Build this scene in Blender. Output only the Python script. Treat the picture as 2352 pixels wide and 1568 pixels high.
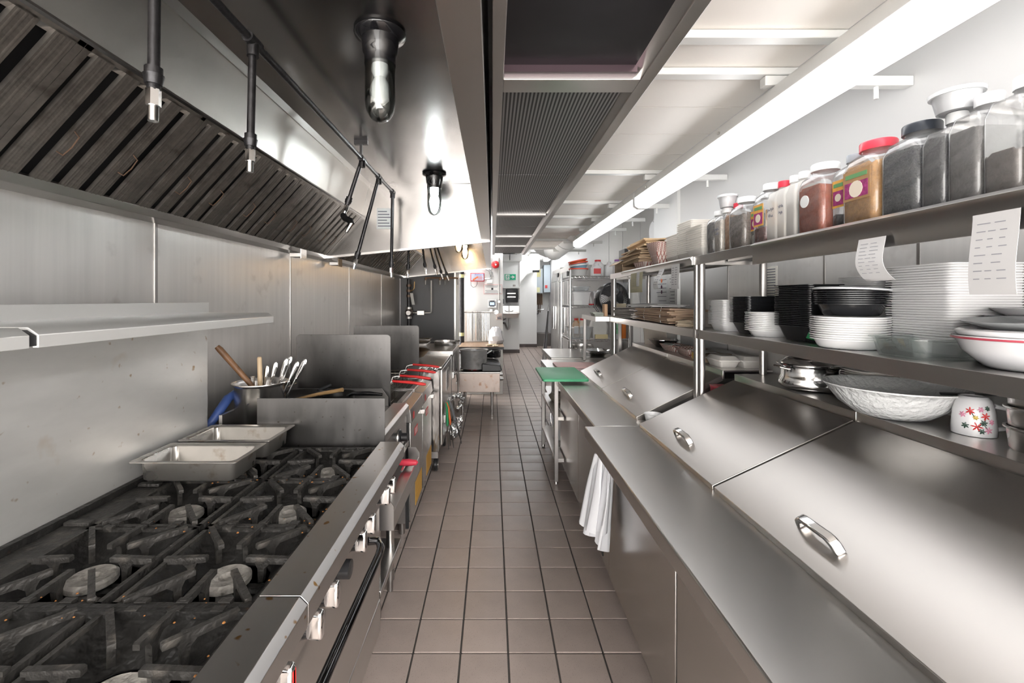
import bpy, bmesh, math, random
from mathutils import Vector, Matrix
random.seed(11)
PI = math.pi
for o in list(bpy.data.objects):
    bpy.data.objects.remove(o, do_unlink=True)
SC = bpy.context.scene
COL = SC.collection

# ------------------------------------------------------------ camera, world, exposure
EYE = 1.55
cam_d = bpy.data.cameras.new('camera')
cam_d.sensor_width = 36.0
cam_d.lens = 1030.0 / 2352.0 * 36.0
cam_d.shift_x = (1176 - 1131) / 2352.0
cam_d.shift_y = -(784 - 687) / 2352.0
cam_d.clip_start = 0.02
cam = bpy.data.objects.new('camera', cam_d)
cam.location = (0, 0, EYE)
cam.rotation_euler = (PI / 2, 0, 0)
COL.objects.link(cam)
SC.camera = cam
world = bpy.data.worlds.new('world')
SC.world = world
world.use_nodes = True
bgn = world.node_tree.nodes['Background']
bgn.inputs[0].default_value = (1.0, 0.97, 0.935, 1)
bgn.inputs[1].default_value = 4.2
SC.view_settings.view_transform = 'Standard'
SC.view_settings.look = 'None'
SC.view_settings.exposure = 1.42
SC.view_settings.gamma = 1.0
SC.view_settings.use_curve_mapping = False
SC.cycles.max_bounces = 5
SC.cycles.diffuse_bounces = 3
SC.cycles.glossy_bounces = 3
SC.cycles.transmission_bounces = 4
SC.cycles.transparent_max_bounces = 10
SC.cycles.sample_clamp_indirect = 6.0
SC.cycles.caustics_reflective = False
SC.cycles.caustics_refractive = False
SC.cycles.use_denoising = True
SC.cycles.use_light_tree = False
SC.cycles.use_adaptive_sampling = True
SC.cycles.adaptive_threshold = 0.08
TUBE_W = 2.4      # emission of the fluorescent lenses
BULB_W = 32.0      # emission of the lit hood bulbs

# ------------------------------------------------------------ materials
MATS = {}
def mat(name, col, rough=0.5, metal=0.0, var=0.0, vscale=6.0, stretch=(1, 1, 1), bump=0.0, bscale=60.0,
        rvar=0.0, spots=None, spots2=None, coat=0.0, trans=0.0, ior=1.45, emit=None, alpha=1.0, rand=0.0,
        bstretch=None, sheen=0.0, sss=0.0):
    if name in MATS:
        return MATS[name]
    m = bpy.data.materials.new(name)
    MATS[name] = m
    m.use_nodes = True
    nt = m.node_tree
    N, L = nt.nodes, nt.links
    b = N['Principled BSDF']
    c4 = (col[0], col[1], col[2], 1)
    b.inputs['Base Color'].default_value = c4
    b.inputs['Roughness'].default_value = rough
    b.inputs['Metallic'].default_value = metal
    b.inputs['IOR'].default_value = ior
    b.inputs['Coat Weight'].default_value = coat
    b.inputs['Transmission Weight'].default_value = trans
    b.inputs['Alpha'].default_value = alpha
    if sss:
        b.inputs['Subsurface Weight'].default_value = sss
        b.inputs['Subsurface Radius'].default_value = (0.02, 0.02, 0.02)
    if emit:
        b.inputs['Emission Color'].default_value = (emit[0], emit[1], emit[2], 1)
        b.inputs['Emission Strength'].default_value = emit[3]
    tc = N.new('ShaderNodeTexCoord')
    mp = N.new('ShaderNodeMapping')
    L.new(tc.outputs['Object'], mp.inputs['Vector'])
    mp.inputs['Scale'].default_value = stretch
    cur = None
    if var or rvar:
        nz = N.new('ShaderNodeTexNoise')
        nz.inputs['Scale'].default_value = vscale
        nz.inputs['Detail'].default_value = 3
        nz.inputs['Roughness'].default_value = 0.6
        L.new(mp.outputs['Vector'], nz.inputs['Vector'])
        if var:
            mr = N.new('ShaderNodeMapRange')
            mr.inputs['From Min'].default_value = 0.25
            mr.inputs['From Max'].default_value = 0.75
            mr.inputs['To Min'].default_value = 1 - var
            mr.inputs['To Max'].default_value = 1 + var
            L.new(nz.outputs['Fac'], mr.inputs['Value'])
            mx = N.new('ShaderNodeVectorMath')
            mx.operation = 'SCALE'
            mx.inputs[0].default_value = col[:3]
            L.new(mr.outputs['Result'], mx.inputs['Scale'])
            cur = mx.outputs['Vector']
        if rvar:
            mr2 = N.new('ShaderNodeMapRange')
            mr2.inputs['From Min'].default_value = 0.25
            mr2.inputs['From Max'].default_value = 0.75
            mr2.inputs['To Min'].default_value = max(0.03, rough - rvar)
            mr2.inputs['To Max'].default_value = min(1, rough + rvar)
            L.new(nz.outputs['Fac'], mr2.inputs['Value'])
            L.new(mr2.outputs['Result'], b.inputs['Roughness'])
    for sp in (spots, spots2):
        if not sp:
            continue
        scol, sscale, lo, hi = sp[:4]
        n2 = N.new('ShaderNodeTexNoise')
        n2.inputs['Scale'].default_value = sscale
        n2.inputs['Detail'].default_value = sp[4] if len(sp) > 4 else 3
        L.new(tc.outputs['Object'], n2.inputs['Vector'])
        r2 = N.new('ShaderNodeMapRange')
        r2.inputs['From Min'].default_value = lo
        r2.inputs['From Max'].default_value = hi
        L.new(n2.outputs['Fac'], r2.inputs['Value'])
        mix = N.new('ShaderNodeMix')
        mix.data_type = 'RGBA'
        L.new(r2.outputs['Result'], mix.inputs['Factor'])
        if cur is not None:
            L.new(cur, mix.inputs['A'])
        else:
            mix.inputs['A'].default_value = c4
        mix.inputs['B'].default_value = (scol[0], scol[1], scol[2], 1)
        cur = mix.outputs['Result']
    if rand:
        oi = N.new('ShaderNodeObjectInfo')
        mr3 = N.new('ShaderNodeMapRange')
        mr3.inputs['To Min'].default_value = 1 - rand
        mr3.inputs['To Max'].default_value = 1 + rand
        L.new(oi.outputs['Random'], mr3.inputs['Value'])
        sc = N.new('ShaderNodeVectorMath')
        sc.operation = 'SCALE'
        if cur is not None:
            L.new(cur, sc.inputs[0])
        else:
            sc.inputs[0].default_value = col[:3]
        L.new(mr3.outputs['Result'], sc.inputs['Scale'])
        cur = sc.outputs['Vector']
    if cur is not None:
        L.new(cur, b.inputs['Base Color'])
    if bump:
        n3 = N.new('ShaderNodeTexNoise')
        n3.inputs['Scale'].default_value = bscale
        n3.inputs['Detail'].default_value = 2
        mp2 = N.new('ShaderNodeMapping')
        mp2.inputs['Scale'].default_value = bstretch or stretch
        L.new(tc.outputs['Object'], mp2.inputs['Vector'])
        L.new(mp2.outputs['Vector'], n3.inputs['Vector'])
        bp = N.new('ShaderNodeBump')
        bp.inputs['Strength'].default_value = bump
        bp.inputs['Distance'].default_value = 0.01
        L.new(n3.outputs['Fac'], bp.inputs['Height'])
        L.new(bp.outputs['Normal'], b.inputs['Normal'])
    return m

def stripes(name, col_a, col_b, axis, freq, lo=0.35, hi=0.65, rough=0.4, metal=0.0, axis2=None, bump=0.0):
    """fine printed or perforated line pattern along one object axis (or a lattice of two)"""
    if name in MATS:
        return MATS[name]
    m = bpy.data.materials.new(name)
    MATS[name] = m
    m.use_nodes = True
    N, L = m.node_tree.nodes, m.node_tree.links
    b = N['Principled BSDF']
    b.inputs['Roughness'].default_value = rough
    b.inputs['Metallic'].default_value = metal
    tc = N.new('ShaderNodeTexCoord')
    outs = []
    for ax in ([axis, axis2] if axis2 is not None else [axis]):
        dt = N.new('ShaderNodeVectorMath')
        dt.operation = 'DOT_PRODUCT'
        dt.inputs[1].default_value = [a * freq * 2 * PI for a in ax]
        L.new(tc.outputs['Object'], dt.inputs[0])
        sn = N.new('ShaderNodeMath')
        sn.operation = 'SINE'
        L.new(dt.outputs['Value'], sn.inputs[0])
        mr = N.new('ShaderNodeMapRange')
        mr.inputs['From Min'].default_value = lo * 2 - 1
        mr.inputs['From Max'].default_value = hi * 2 - 1
        L.new(sn.outputs['Value'], mr.inputs['Value'])
        outs.append(mr.outputs['Result'])
    fac = outs[0]
    if len(outs) > 1:
        mxn = N.new('ShaderNodeMath')
        mxn.operation = 'MAXIMUM'
        L.new(outs[0], mxn.inputs[0])
        L.new(outs[1], mxn.inputs[1])
        fac = mxn.outputs['Value']
    mix = N.new('ShaderNodeMix')
    mix.data_type = 'RGBA'
    L.new(fac, mix.inputs['Factor'])
    mix.inputs['A'].default_value = (*col_a, 1)
    mix.inputs['B'].default_value = (*col_b, 1)
    L.new(mix.outputs['Result'], b.inputs['Base Color'])
    if bump:
        bp = N.new('ShaderNodeBump')
        bp.inputs['Strength'].default_value = bump
        bp.inputs['Distance'].default_value = 0.003
        L.new(fac, bp.inputs['Height'])
        L.new(bp.outputs['Normal'], b.inputs['Normal'])
    return m

STEEL = mat('stainless_steel', (0.62, 0.605, 0.59), 0.27, 1.0, var=0.03, vscale=3)
STEEL_X = mat('stainless_brushed_along', (0.62, 0.60, 0.58), 0.29, 1.0, var=0.03, vscale=2.0)
STEEL_RAIL = mat('spotted_rail_steel', (0.60, 0.585, 0.575), 0.29, 1.0, var=0.03, vscale=2.0, spots=((0.34, 0.19, 0.07), 38, 0.70, 0.76, 1))
STEEL_BRIGHT = mat('bright_shelf_steel', (0.86, 0.85, 0.83), 0.3, 0.55, var=0.03, vscale=3)
STEEL_LID = mat('stainless_lid', (0.54, 0.512, 0.488), 0.32, 1.0, var=0.03, vscale=1.6)
STEEL_DK = mat('dull_steel', (0.40, 0.385, 0.375), 0.34, 1.0, var=0.06, vscale=4)
STEEL_WALL = mat('steel_wall_sheet', (0.74, 0.72, 0.70), 0.36, 0.85, var=0.07, vscale=3.0, stretch=(1, 8, 0.35), rvar=0.05, spots=((0.44, 0.41, 0.39), 7, 0.62, 0.9, 6))
STEEL_WALL_R = mat('steel_wall_sheet_scuffed', (0.80, 0.785, 0.765), 0.34, 0.45, var=0.05, vscale=3.0, stretch=(1, 8, 0.35), rvar=0.06,
                 spots=((0.60, 0.57, 0.55), 8, 0.60, 0.85, 6))
STEEL_SPLASH = mat('splash_sheet', (0.78, 0.765, 0.745), 0.42, 0.7, var=0.05, vscale=6, stretch=(1, 1, 3), rvar=0.04,
                   spots=((0.36, 0.22, 0.10), 26, 0.69, 0.78, 2), spots2=((0.55, 0.40, 0.25), 5, 0.68, 0.9, 4))
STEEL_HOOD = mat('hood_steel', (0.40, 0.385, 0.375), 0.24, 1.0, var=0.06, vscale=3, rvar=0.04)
STEEL_HOOD_LIT = mat('hood_steel_lit', (0.60, 0.575, 0.545), 0.36, 1.0, var=0.06, vscale=4, rvar=0.05)  # lighter copy of the hood steel, the lit panel's brightness put into its colour
STEEL_GREASY = mat('greasy_baffle_steel', (0.21, 0.19, 0.17), 0.42, 0.8, var=0.35, vscale=14, stretch=(1, 1, 1), rvar=0.12, bump=0.25, bscale=40,
                   spots=((0.05, 0.035, 0.025), 12, 0.55, 0.8, 5))
BLACKGAP = mat('black_recess', (0.012, 0.012, 0.013), 0.6)
PLATE = mat('dark_steel_plate', (0.125, 0.12, 0.118), 0.36, 1.0, var=0.18, vscale=4, stretch=(3, 1, 1), rvar=0.06,
            spots=((0.05, 0.04, 0.03), 55, 0.68, 0.80, 2))
CHROME = mat('chrome', (0.78, 0.78, 0.78), 0.09, 1.0)
IRON = mat('cast_iron', (0.045, 0.042, 0.039), 0.5, 0.35, var=0.4, vscale=22, rvar=0.12, bump=0.5, bscale=70,
           spots=((0.16, 0.14, 0.12), 18, 0.56, 0.85, 6))
IRON_TRAY = mat('burnt_iron_tray', (0.018, 0.017, 0.016), 0.5, 0.2, var=0.5, vscale=18, bump=0.6, bscale=50,
                spots=((0.10, 0.045, 0.018), 16, 0.66, 0.8, 5))
ASH = mat('ashy_burner_iron', (0.34, 0.315, 0.285), 0.8, 0.0, var=0.45, vscale=30, bump=0.7, bscale=60,
          spots=((0.04, 0.035, 0.03), 24, 0.58, 0.72, 5))
BLACKPIPE = mat('black_iron_pipe', (0.035, 0.034, 0.036), 0.33, 0.6, var=0.3, vscale=20, bump=0.15, bscale=60)
BLACKPL = mat('black_plastic', (0.022, 0.022, 0.024), 0.32, var=0.1)
BLACKGLOSS = mat('black_gloss', (0.012, 0.012, 0.014), 0.12, coat=0.5)
DARKWALL = mat('charcoal_panel', (0.085, 0.085, 0.09), 0.42, 0.3, var=0.06, vscale=3)
WHITEWALL = mat('white_wall_paint', (0.87, 0.87, 0.855), 0.45)
GREYWALL = mat('grey_white_wall', (0.78, 0.775, 0.765), 0.4)
CREAMCEIL = mat('cream_ceiling_panel', (0.93, 0.885, 0.83), 0.5, var=0.02, vscale=2.5)
WHITEMETAL = mat('white_enamel', (0.80, 0.80, 0.78), 0.3, var=0.02)
GROUT = mat('dark_grout', (0.075, 0.068, 0.062), 0.8, var=0.2, vscale=20)
TILE = mat('brown_quarry_tile', (0.45, 0.37, 0.33), 0.33, var=0.10, vscale=5, rvar=0.08, rand=0.07,
           spots=((0.25, 0.19, 0.16), 240, 0.66, 0.74, 1))
BASEB = mat('dark_brown_baseboard', (0.12, 0.10, 0.095), 0.5)
FOAM = mat('white_foam', (0.86, 0.82, 0.765), 0.6)
WHITEPL = mat('white_translucent_plastic', (0.84, 0.83, 0.83), 0.28, sss=0.15)
BLACKTUB = mat('black_tub_plastic', (0.016, 0.017, 0.019), 0.22)
def glassmat(name, tint, rough=0.02, lo=0.05, hi=0.75, body=0.0):
    m = bpy.data.materials.new(name)
    MATS[name] = m
    m.use_nodes = True
    N, L = m.node_tree.nodes, m.node_tree.links
    N.remove(N['Principled BSDF'])
    out = N['Material Output']
    tr = N.new('ShaderNodeBsdfTransparent')
    tr.inputs['Color'].default_value = (*tint, 1)
    gl = N.new('ShaderNodeBsdfGlossy')
    gl.inputs['Roughness'].default_value = rough
    lw = N.new('ShaderNodeLayerWeight')
    lw.inputs['Blend'].default_value = 0.35
    mr = N.new('ShaderNodeMapRange')
    mr.inputs['To Min'].default_value = lo
    mr.inputs['To Max'].default_value = hi
    L.new(lw.outputs['Fresnel'], mr.inputs['Value'])
    mx = N.new('ShaderNodeMixShader')
    L.new(mr.outputs['Result'], mx.inputs['Fac'])
    base = tr.outputs['BSDF']
    if body:
        df = N.new('ShaderNodeBsdfDiffuse')
        df.inputs['Color'].default_value = (0.85, 0.86, 0.87, 1)
        m2 = N.new('ShaderNodeMixShader')
        m2.inputs['Fac'].default_value = body
        L.new(tr.outputs['BSDF'], m2.inputs[1])
        L.new(df.outputs['BSDF'], m2.inputs[2])
        base = m2.outputs['Shader']
    L.new(base, mx.inputs[1])
    L.new(gl.outputs['BSDF'], mx.inputs[2])
    L.new(mx.outputs['Shader'], out.inputs['Surface'])
    return m
GLASS = glassmat('clear_glass', (0.95, 0.97, 0.96))
GLASSDISH = glassmat('dish_glass', (0.93, 0.96, 0.95), 0.03, 0.02, 0.40, 0.04)
CLEARPL = glassmat('clear_plastic', (0.93, 0.94, 0.95), 0.12, 0.05, 0.6, 0.25)
PAPER = mat('white_paper', (0.85, 0.845, 0.83), 0.8, var=0.02)
RECEIPT = mat('receipt_paper', (0.70, 0.69, 0.69), 0.75, var=0.03)
KRAFT = mat('kraft_paper', (0.56, 0.41, 0.27), 0.75, var=0.14, vscale=9, bump=0.1, bscale=30)
KRAFTGREY = mat('grey_newsprint', (0.44, 0.40, 0.375), 0.8, var=0.15, vscale=14, bump=0.1, bscale=40)
CARD = mat('cardboard_brown', (0.47, 0.35, 0.24), 0.8, var=0.1, vscale=6)
WOOD = mat('wooden_handle', (0.50, 0.31, 0.14), 0.5, var=0.25, vscale=5, stretch=(1, 1, 10), bump=0.1, bscale=20)
WOODDK = mat('scorched_wood', (0.19, 0.095, 0.045), 0.5, var=0.4, vscale=7, stretch=(4, 4, 1), bump=0.1)
RED = mat('red_rubber', (0.72, 0.03, 0.03), 0.4)
REDSIGN = mat('red_paint', (0.62, 0.03, 0.035), 0.35)
REDLBL = mat('red_label', (0.70, 0.09, 0.09), 0.5)
GREEN = mat('green_cutting_board', (0.10, 0.50, 0.25), 0.45, var=0.05, vscale=8, bump=0.05, bscale=60)
PINKBOARD = mat('pink_cutting_board', (0.78, 0.52, 0.50), 0.45, var=0.04)
GREENGRIP = mat('green_grip', (0.04, 0.36, 0.14), 0.45)
ORANGE = mat('orange_grip', (0.85, 0.20, 0.06), 0.45)
YELLOWLBL = mat('amber_label', (0.80, 0.44, 0.08), 0.55, var=0.1, vscale=40)
FOIL = mat('crumpled_foil', (0.80, 0.80, 0.80), 0.16, 1.0, bump=1.0, bscale=45)
SHRINK = mat('plastic_wrap_steel', (0.30, 0.285, 0.275), 0.22, 1.0, var=0.2, vscale=8, stretch=(1, 1, 0.4), bump=0.6, bscale=14)
BLUE = mat('blue_handle_sleeve', (0.045, 0.085, 0.26), 0.45, var=0.15, vscale=14, bump=0.1)
BAGPL = mat('white_bag_film', (0.82, 0.82, 0.85), 0.3, sss=0.1, bump=0.12, bscale=14)
INK = mat('black_ink', (0.02, 0.02, 0.025), 0.7)
INKFADE = mat('faded_ink', (0.34, 0.34, 0.38), 0.7)
INKGREY = mat('grey_ink', (0.16, 0.16, 0.19), 0.7)
PASSMAT = mat('added_passage_lens', (1, 1, 1), 0.4, emit=(0.98, 0.98, 1.0, 9.5))  # lens of the lamps added to brighten the far end
TUBEMAT = mat('lit_fluorescent_lens', (1, 1, 1), 0.4, emit=(0.97, 0.98, 1.0, TUBE_W))
BULBLIT = mat('lit_bulb', (1, 1, 1), 0.4, emit=(0.93, 0.97, 1.0, BULB_W))
BULBWARM = mat('lit_warm_bulb', (1, 0.9, 0.75), 0.4, emit=(1.0, 0.62, 0.30, BULB_W * 0.8))
BULBOFF = mat('unlit_bulb', (0.86, 0.86, 0.86), 0.25)

ONES = ['', 'first', 'second', 'third', 'fourth', 'fifth', 'sixth', 'seventh', 'eighth', 'ninth', 'tenth', 'eleventh', 'twelfth', 'thirteenth', 'fourteenth', 'fifteenth', 'sixteenth', 'seventeenth', 'eighteenth', 'nineteenth', 'twentieth']
def ordinal(k):
    return ONES[k] if k <= 20 else 'twenty-' + ONES[k - 20] if k < 30 else 'thirtieth' if k == 30 else 'thirty-' + ONES[k - 30]
def in_stack(k, n):
    return 'lowest' if k == 0 else 'topmost' if k == n - 1 else ordinal(k + 1) + ' from below'

# ------------------------------------------------------------ mesh helpers
class MB:
    def __init__(s):
        s.v, s.f = [], []
    def box(s, x0, x1, y0, y1, z0, z1):
        n = len(s.v)
        s.v += [(x0, y0, z0), (x1, y0, z0), (x1, y1, z0), (x0, y1, z0), (x0, y0, z1), (x1, y0, z1), (x1, y1, z1), (x0, y1, z1)]
        s.f += [(n, n + 3, n + 2, n + 1), (n + 4, n + 5, n + 6, n + 7), (n, n + 1, n + 5, n + 4), (n + 1, n + 2, n + 6, n + 5), (n + 2, n + 3, n + 7, n + 6), (n + 3, n, n + 4, n + 7)]
        return s
    def prism(s, poly, axis, a0, a1):
        n = len(s.v)
        k = len(poly)
        for a in (a0, a1):
            for (p, q) in poly:
                s.v.append((a, p, q) if axis == 'x' else (p, a, q) if axis == 'y' else (p, q, a))
        s.f.append(tuple(range(n, n + k)))
        s.f.append(tuple(range(n + 2 * k - 1, n + k - 1, -1)))
        for i in range(k):
            j = (i + 1) % k
            s.f.append((n + i, n + j, n + k + j, n + k + i))
        return s
    def tube(s, pts, r, seg=8, cap=True):
        pts = [Vector(p) for p in pts]
        rs = r if isinstance(r, (list, tuple)) else [r] * len(pts)
        n0 = len(s.v)
        prev = None
        for i, p in enumerate(pts):
            if i == 0:
                t = pts[1] - p
            elif i == len(pts) - 1:
                t = p - pts[i - 1]
            else:
                t = (pts[i + 1] - p).normalized() + (p - pts[i - 1]).normalized()
            if t.length < 1e-9:
                t = Vector((0, 0, 1))
            t.normalize()
            if prev is None:
                u = t.orthogonal().normalized()
            else:
                u = prev - t * prev.dot(t)
                u = u.normalized() if u.length > 1e-6 else t.orthogonal().normalized()
            prev = u
            w = t.cross(u)
            for k in range(seg):
                a = 2 * PI * k / seg
                s.v.append(tuple(p + (u * math.cos(a) + w * math.sin(a)) * rs[i]))
        m = len(pts)
        for i in range(m - 1):
            for k in range(seg):
                k2 = (k + 1) % seg
                s.f.append((n0 + i * seg + k, n0 + i * seg + k2, n0 + (i + 1) * seg + k2, n0 + (i + 1) * seg + k))
        if cap:
            s.f.append(tuple(n0 + k for k in range(seg - 1, -1, -1)))
            s.f.append(tuple(n0 + (m - 1) * seg + k for k in range(seg)))
        return s
    def cyl(s, p0, p1, r0, r1=None, seg=16):
        return s.tube([p0, p1], [r0, r0 if r1 is None else r1], seg)
    def lathe(s, prof, c=(0, 0, 0), seg=32, sx=1.0, sy=1.0, axis='z'):
        n0 = len(s.v)
        for (r, z) in prof:
            for k in range(seg):
                a = 2 * PI * k / seg
                x, y = r * math.cos(a) * sx, r * math.sin(a) * sy
                p = (x, y, z) if axis == 'z' else (z, x, y) if axis == 'x' else (y, z, x)
                s.v.append((c[0] + p[0], c[1] + p[1], c[2] + p[2]))
        m = len(prof)
        for i in range(m - 1):
            for k in range(seg):
                k2 = (k + 1) % seg
                s.f.append((n0 + i * seg + k, n0 + i * seg + k2, n0 + (i + 1) * seg + k2, n0 + (i + 1) * seg + k))
        if prof[0] != prof[-1]:
            s.f.append(tuple(n0 + k for k in range(seg - 1, -1, -1)))
            s.f.append(tuple(n0 + (m - 1) * seg + k for k in range(seg)))
        return s
    def rloft(s, secs, c=(0, 0, 0), n=4, ends=True):
        """secs: (z, half_x, half_y, corner_radius[, dx, dy])"""
        n0 = len(s.v)
        cnt = 4 * (n + 1)
        for sec in secs:
            z, hx, hy, r = sec[:4]
            dx, dy = (sec[4], sec[5]) if len(sec) > 4 else (0, 0)
            r = min(r, hx, hy)
            for q, (sx, sy) in enumerate(((1, 1), (-1, 1), (-1, -1), (1, -1))):
                for k in range(n + 1):
                    a = (q + k / n) * PI / 2
                    s.v.append((c[0] + dx + sx * (hx - r) + r * math.cos(a), c[1] + dy + sy * (hy - r) + r * math.sin(a), c[2] + z))
        m = len(secs)
        for i in range(m - 1):
            for k in range(cnt):
                k2 = (k + 1) % cnt
                s.f.append((n0 + i * cnt + k, n0 + i * cnt + k2, n0 + (i + 1) * cnt + k2, n0 + (i + 1) * cnt + k))
        if ends:
            s.f.append(tuple(n0 + k for k in range(cnt - 1, -1, -1)))
            s.f.append(tuple(n0 + (m - 1) * cnt + k for k in range(cnt)))
        return s
    def sheet(s, fn, nu, nv, th, nrm=None):
        """thick curved sheet; fn(u, v) -> point, u and v in 0..1; th is an offset vector"""
        t = Vector(th)
        n0 = len(s.v)
        for lay in (0, 1):
            for i in range(nu + 1):
                for j in range(nv + 1):
                    p = Vector(fn(i / nu, j / nv)) + t * lay
                    s.v.append(tuple(p))
        w = nv + 1
        tot = (nu + 1) * w
        for i in range(nu):
            for j in range(nv):
                a = n0 + i * w + j
                s.f.append((a, a + 1, a + w + 1, a + w))
                b = a + tot
                s.f.append((b, b + w, b + w + 1, b + 1))
        def edge(a, b):
            s.f.append((a, b, b + tot, a + tot))
        for i in range(nu):
            edge(n0 + (i + 1) * w, n0 + i * w)
            edge(n0 + i * w + nv, n0 + (i + 1) * w + nv)
        for j in range(nv):
            edge(n0 + j, n0 + j + 1)
            edge(n0 + nu * w + j + 1, n0 + nu * w + j)
        return s
    def xf(s, M, start=0):
        s.v[start:] = [tuple(M @ Vector(p)) for p in s.v[start:]]
        return s
    def mesh(s, name, m, ang=38, smooth=True):
        me = bpy.data.meshes.new(name)
        me.from_pydata(s.v, [], s.f)
        bm = bmesh.new()
        bm.from_mesh(me)
        bmesh.ops.recalc_face_normals(bm, faces=bm.faces)
        bm.to_mesh(me)
        bm.free()
        if m:
            me.materials.append(m)
        if smooth:
            me.polygons.foreach_set('use_smooth', [True] * len(me.polygons))
            me.set_sharp_from_angle(angle=math.radians(ang))
        me.update()
        return me
    def build(s, name, m, parent=None, bevel=0.0, ang=38, loc=None, seg=2):
        """vertices are in scene space; the object sits at its parent's origin (or at loc)"""
        org = Vector(loc) if loc is not None else (wloc(parent) if parent else None)
        if org is None:
            xs = [p[0] for p in s.v]; ys = [p[1] for p in s.v]; zs = [p[2] for p in s.v]
            org = Vector(((min(xs) + max(xs)) / 2, (min(ys) + max(ys)) / 2, min(zs)))
        s.v = [(p[0] - org[0], p[1] - org[1], p[2] - org[2]) for p in s.v]
        o = bpy.data.objects.new(name, s.mesh(name, m, ang))
        COL.objects.link(o)
        if parent:
            o.parent = parent
            o.location = org - wloc(parent)
            o['w'] = list(org)
        else:
            o.location = org
            o['w'] = list(org)
        if bevel:
            bv = o.modifiers.new('bevel', 'BEVEL')
            bv.width = bevel
            bv.segments = seg
            bv.limit_method = 'ANGLE'
            bv.angle_limit = math.radians(40)
            bv.harden_normals = False
        return o

def wloc(o):
    return Vector(o['w']) if 'w' in o else Vector(o.location)

def tag(o, label, cat, group=None, kind=None):
    o['label'] = label
    o['category'] = cat
    if group:
        o['group'] = group
    if kind:
        o['kind'] = kind
    return o

def thing(name, label, cat, loc=(0, 0, 0), group=None):
    o = bpy.data.objects.new(name, None)
    o.empty_display_size = 0.05
    COL.objects.link(o)
    o.location = loc
    o['w'] = list(loc)
    return tag(o, label, cat, group)

def struct(o, label, cat='wall'):
    o['kind'] = 'structure'
    o['label'] = label
    o['category'] = cat
    return o

def dup(o, loc=None, rotz=None, label=None, parent=None):
    c = o.copy()
    COL.objects.link(c)
    c.parent = parent
    if loc is not None:
        c.location = loc
        c['w'] = list(loc)
    if rotz is not None:
        c.rotation_euler = (0, 0, rotz)
    if label:
        c['label'] = label
    for ch in list(o.children):
        d = ch.copy()
        COL.objects.link(d)
        d.parent = c
        for g in list(ch.children):
            e = g.copy()
            COL.objects.link(e)
            e.parent = d
    return c

def pipe_fit(mb, p, r=0.022, n=(0, 0, 1), l=0.03):
    p, n = Vector(p), Vector(n).normalized()
    return mb.cyl(tuple(p - n * l), tuple(p + n * l), r, seg=12)

def text(name, body, size, mt, parent, loc, rot, th=0.0006, align='CENTER'):
    cu = bpy.data.curves.new(name, 'FONT')
    cu.body = body
    cu.size = size
    cu.extrude = th
    cu.align_x = align
    cu.align_y = 'CENTER'
    cu.resolution_u = 2
    cu.materials.append(mt)
    tmp = bpy.data.objects.new(name + '_curve', cu)
    me = bpy.data.meshes.new_from_object(tmp)
    bpy.data.objects.remove(tmp, do_unlink=True)
    o = bpy.data.objects.new(name, me)
    COL.objects.link(o)
    o.rotation_euler = rot
    if parent:
        o.parent = parent
        o.location = Vector(loc) - wloc(parent)
    else:
        o.location = loc
    return o

# ============================================================ THE SETTING
PITCH, TS = 0.2085, 0.2005
GX, GY = 0.0685, 2.383
def make_floor():
    fl = MB().box(-1.65, 2.3, -2.5, 16.2, -0.08, -0.006).build('floor', GROUT, loc=(0, 0, 0))
    struct(fl, 'brown square quarry tile floor with dark grout running down the aisle', 'floor')
    t = TS / 2
    base = MB().rloft([(-0.010, t, t, 0.002), (-0.0015, t, t, 0.002), (0, t - 0.0018, t - 0.0018, 0.002)], n=1).mesh('tile', TILE, ang=15)
    far = MB()
    i0, i1 = int((-1.6 - GX) / PITCH), int((2.25 - GX) / PITCH)
    j0, j1 = int((-1.0 - GY) / PITCH), int((16.1 - GY) / PITCH)
    cnt = 0
    for j in range(j0, j1):
        for i in range(i0 - 1, i1):
            x, y = GX + (i + .5) * PITCH, GY + (j + .5) * PITCH
            if -0.62 < x < 0.72 and 1.55 < y < 9.2 and cnt < 300:
                o = bpy.data.objects.new('tile', base)
                COL.objects.link(o)
                o.parent = fl
                o.location = (x, y, random.uniform(-0.0006, 0.0006))
                cnt += 1
            else:
                far.box(x - t, x + t, y - t, y + t, -0.010, 0.0)
    o = far.build('far_tiles', TILE, fl)
    o['kind'] = 'stuff'
make_floor()

# left wall: steel sheets on a plain backing
wl = struct(MB().box(-1.65, -1.454, -1.0, 7.05, -0.08, 2.85).build('wall_left', STEEL_DK, loc=(-1.5, 0, 0)),
            'stainless steel clad wall behind the cooking line')
seams = [-0.66, 0.64, 1.93, 3.22, 4.54, 5.86, 7.05]
for a, b in zip(seams[:-1], seams[1:]):
    MB().box(-1.4545, -1.449, a + 0.003, b - 0.003, 0.0, 1.97).build('panel', STEEL_WALL, wl)
    MB().box(-1.4545, -1.446, b - 0.008, b + 0.008, 0.0, 1.97).build('seam_strip', STEEL_DK, wl)

# partition behind the oven line
wp = struct(MB().box(-1.65, -0.585, 7.05, 7.16, 0, 2.85).build('wall_partition', DARKWALL, loc=(-1, 7.1, 0)),
            'charcoal panelled partition wall at the end of the cooking line')
MB().box(-0.60, -0.575, 7.035, 7.17, 0, 2.85).build('edge_trim', STEEL, wp)
MB().box(-0.575, -0.53, 7.06, 7.15, 0, 2.85).build('door_frame', WHITEMETAL, wp)
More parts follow.
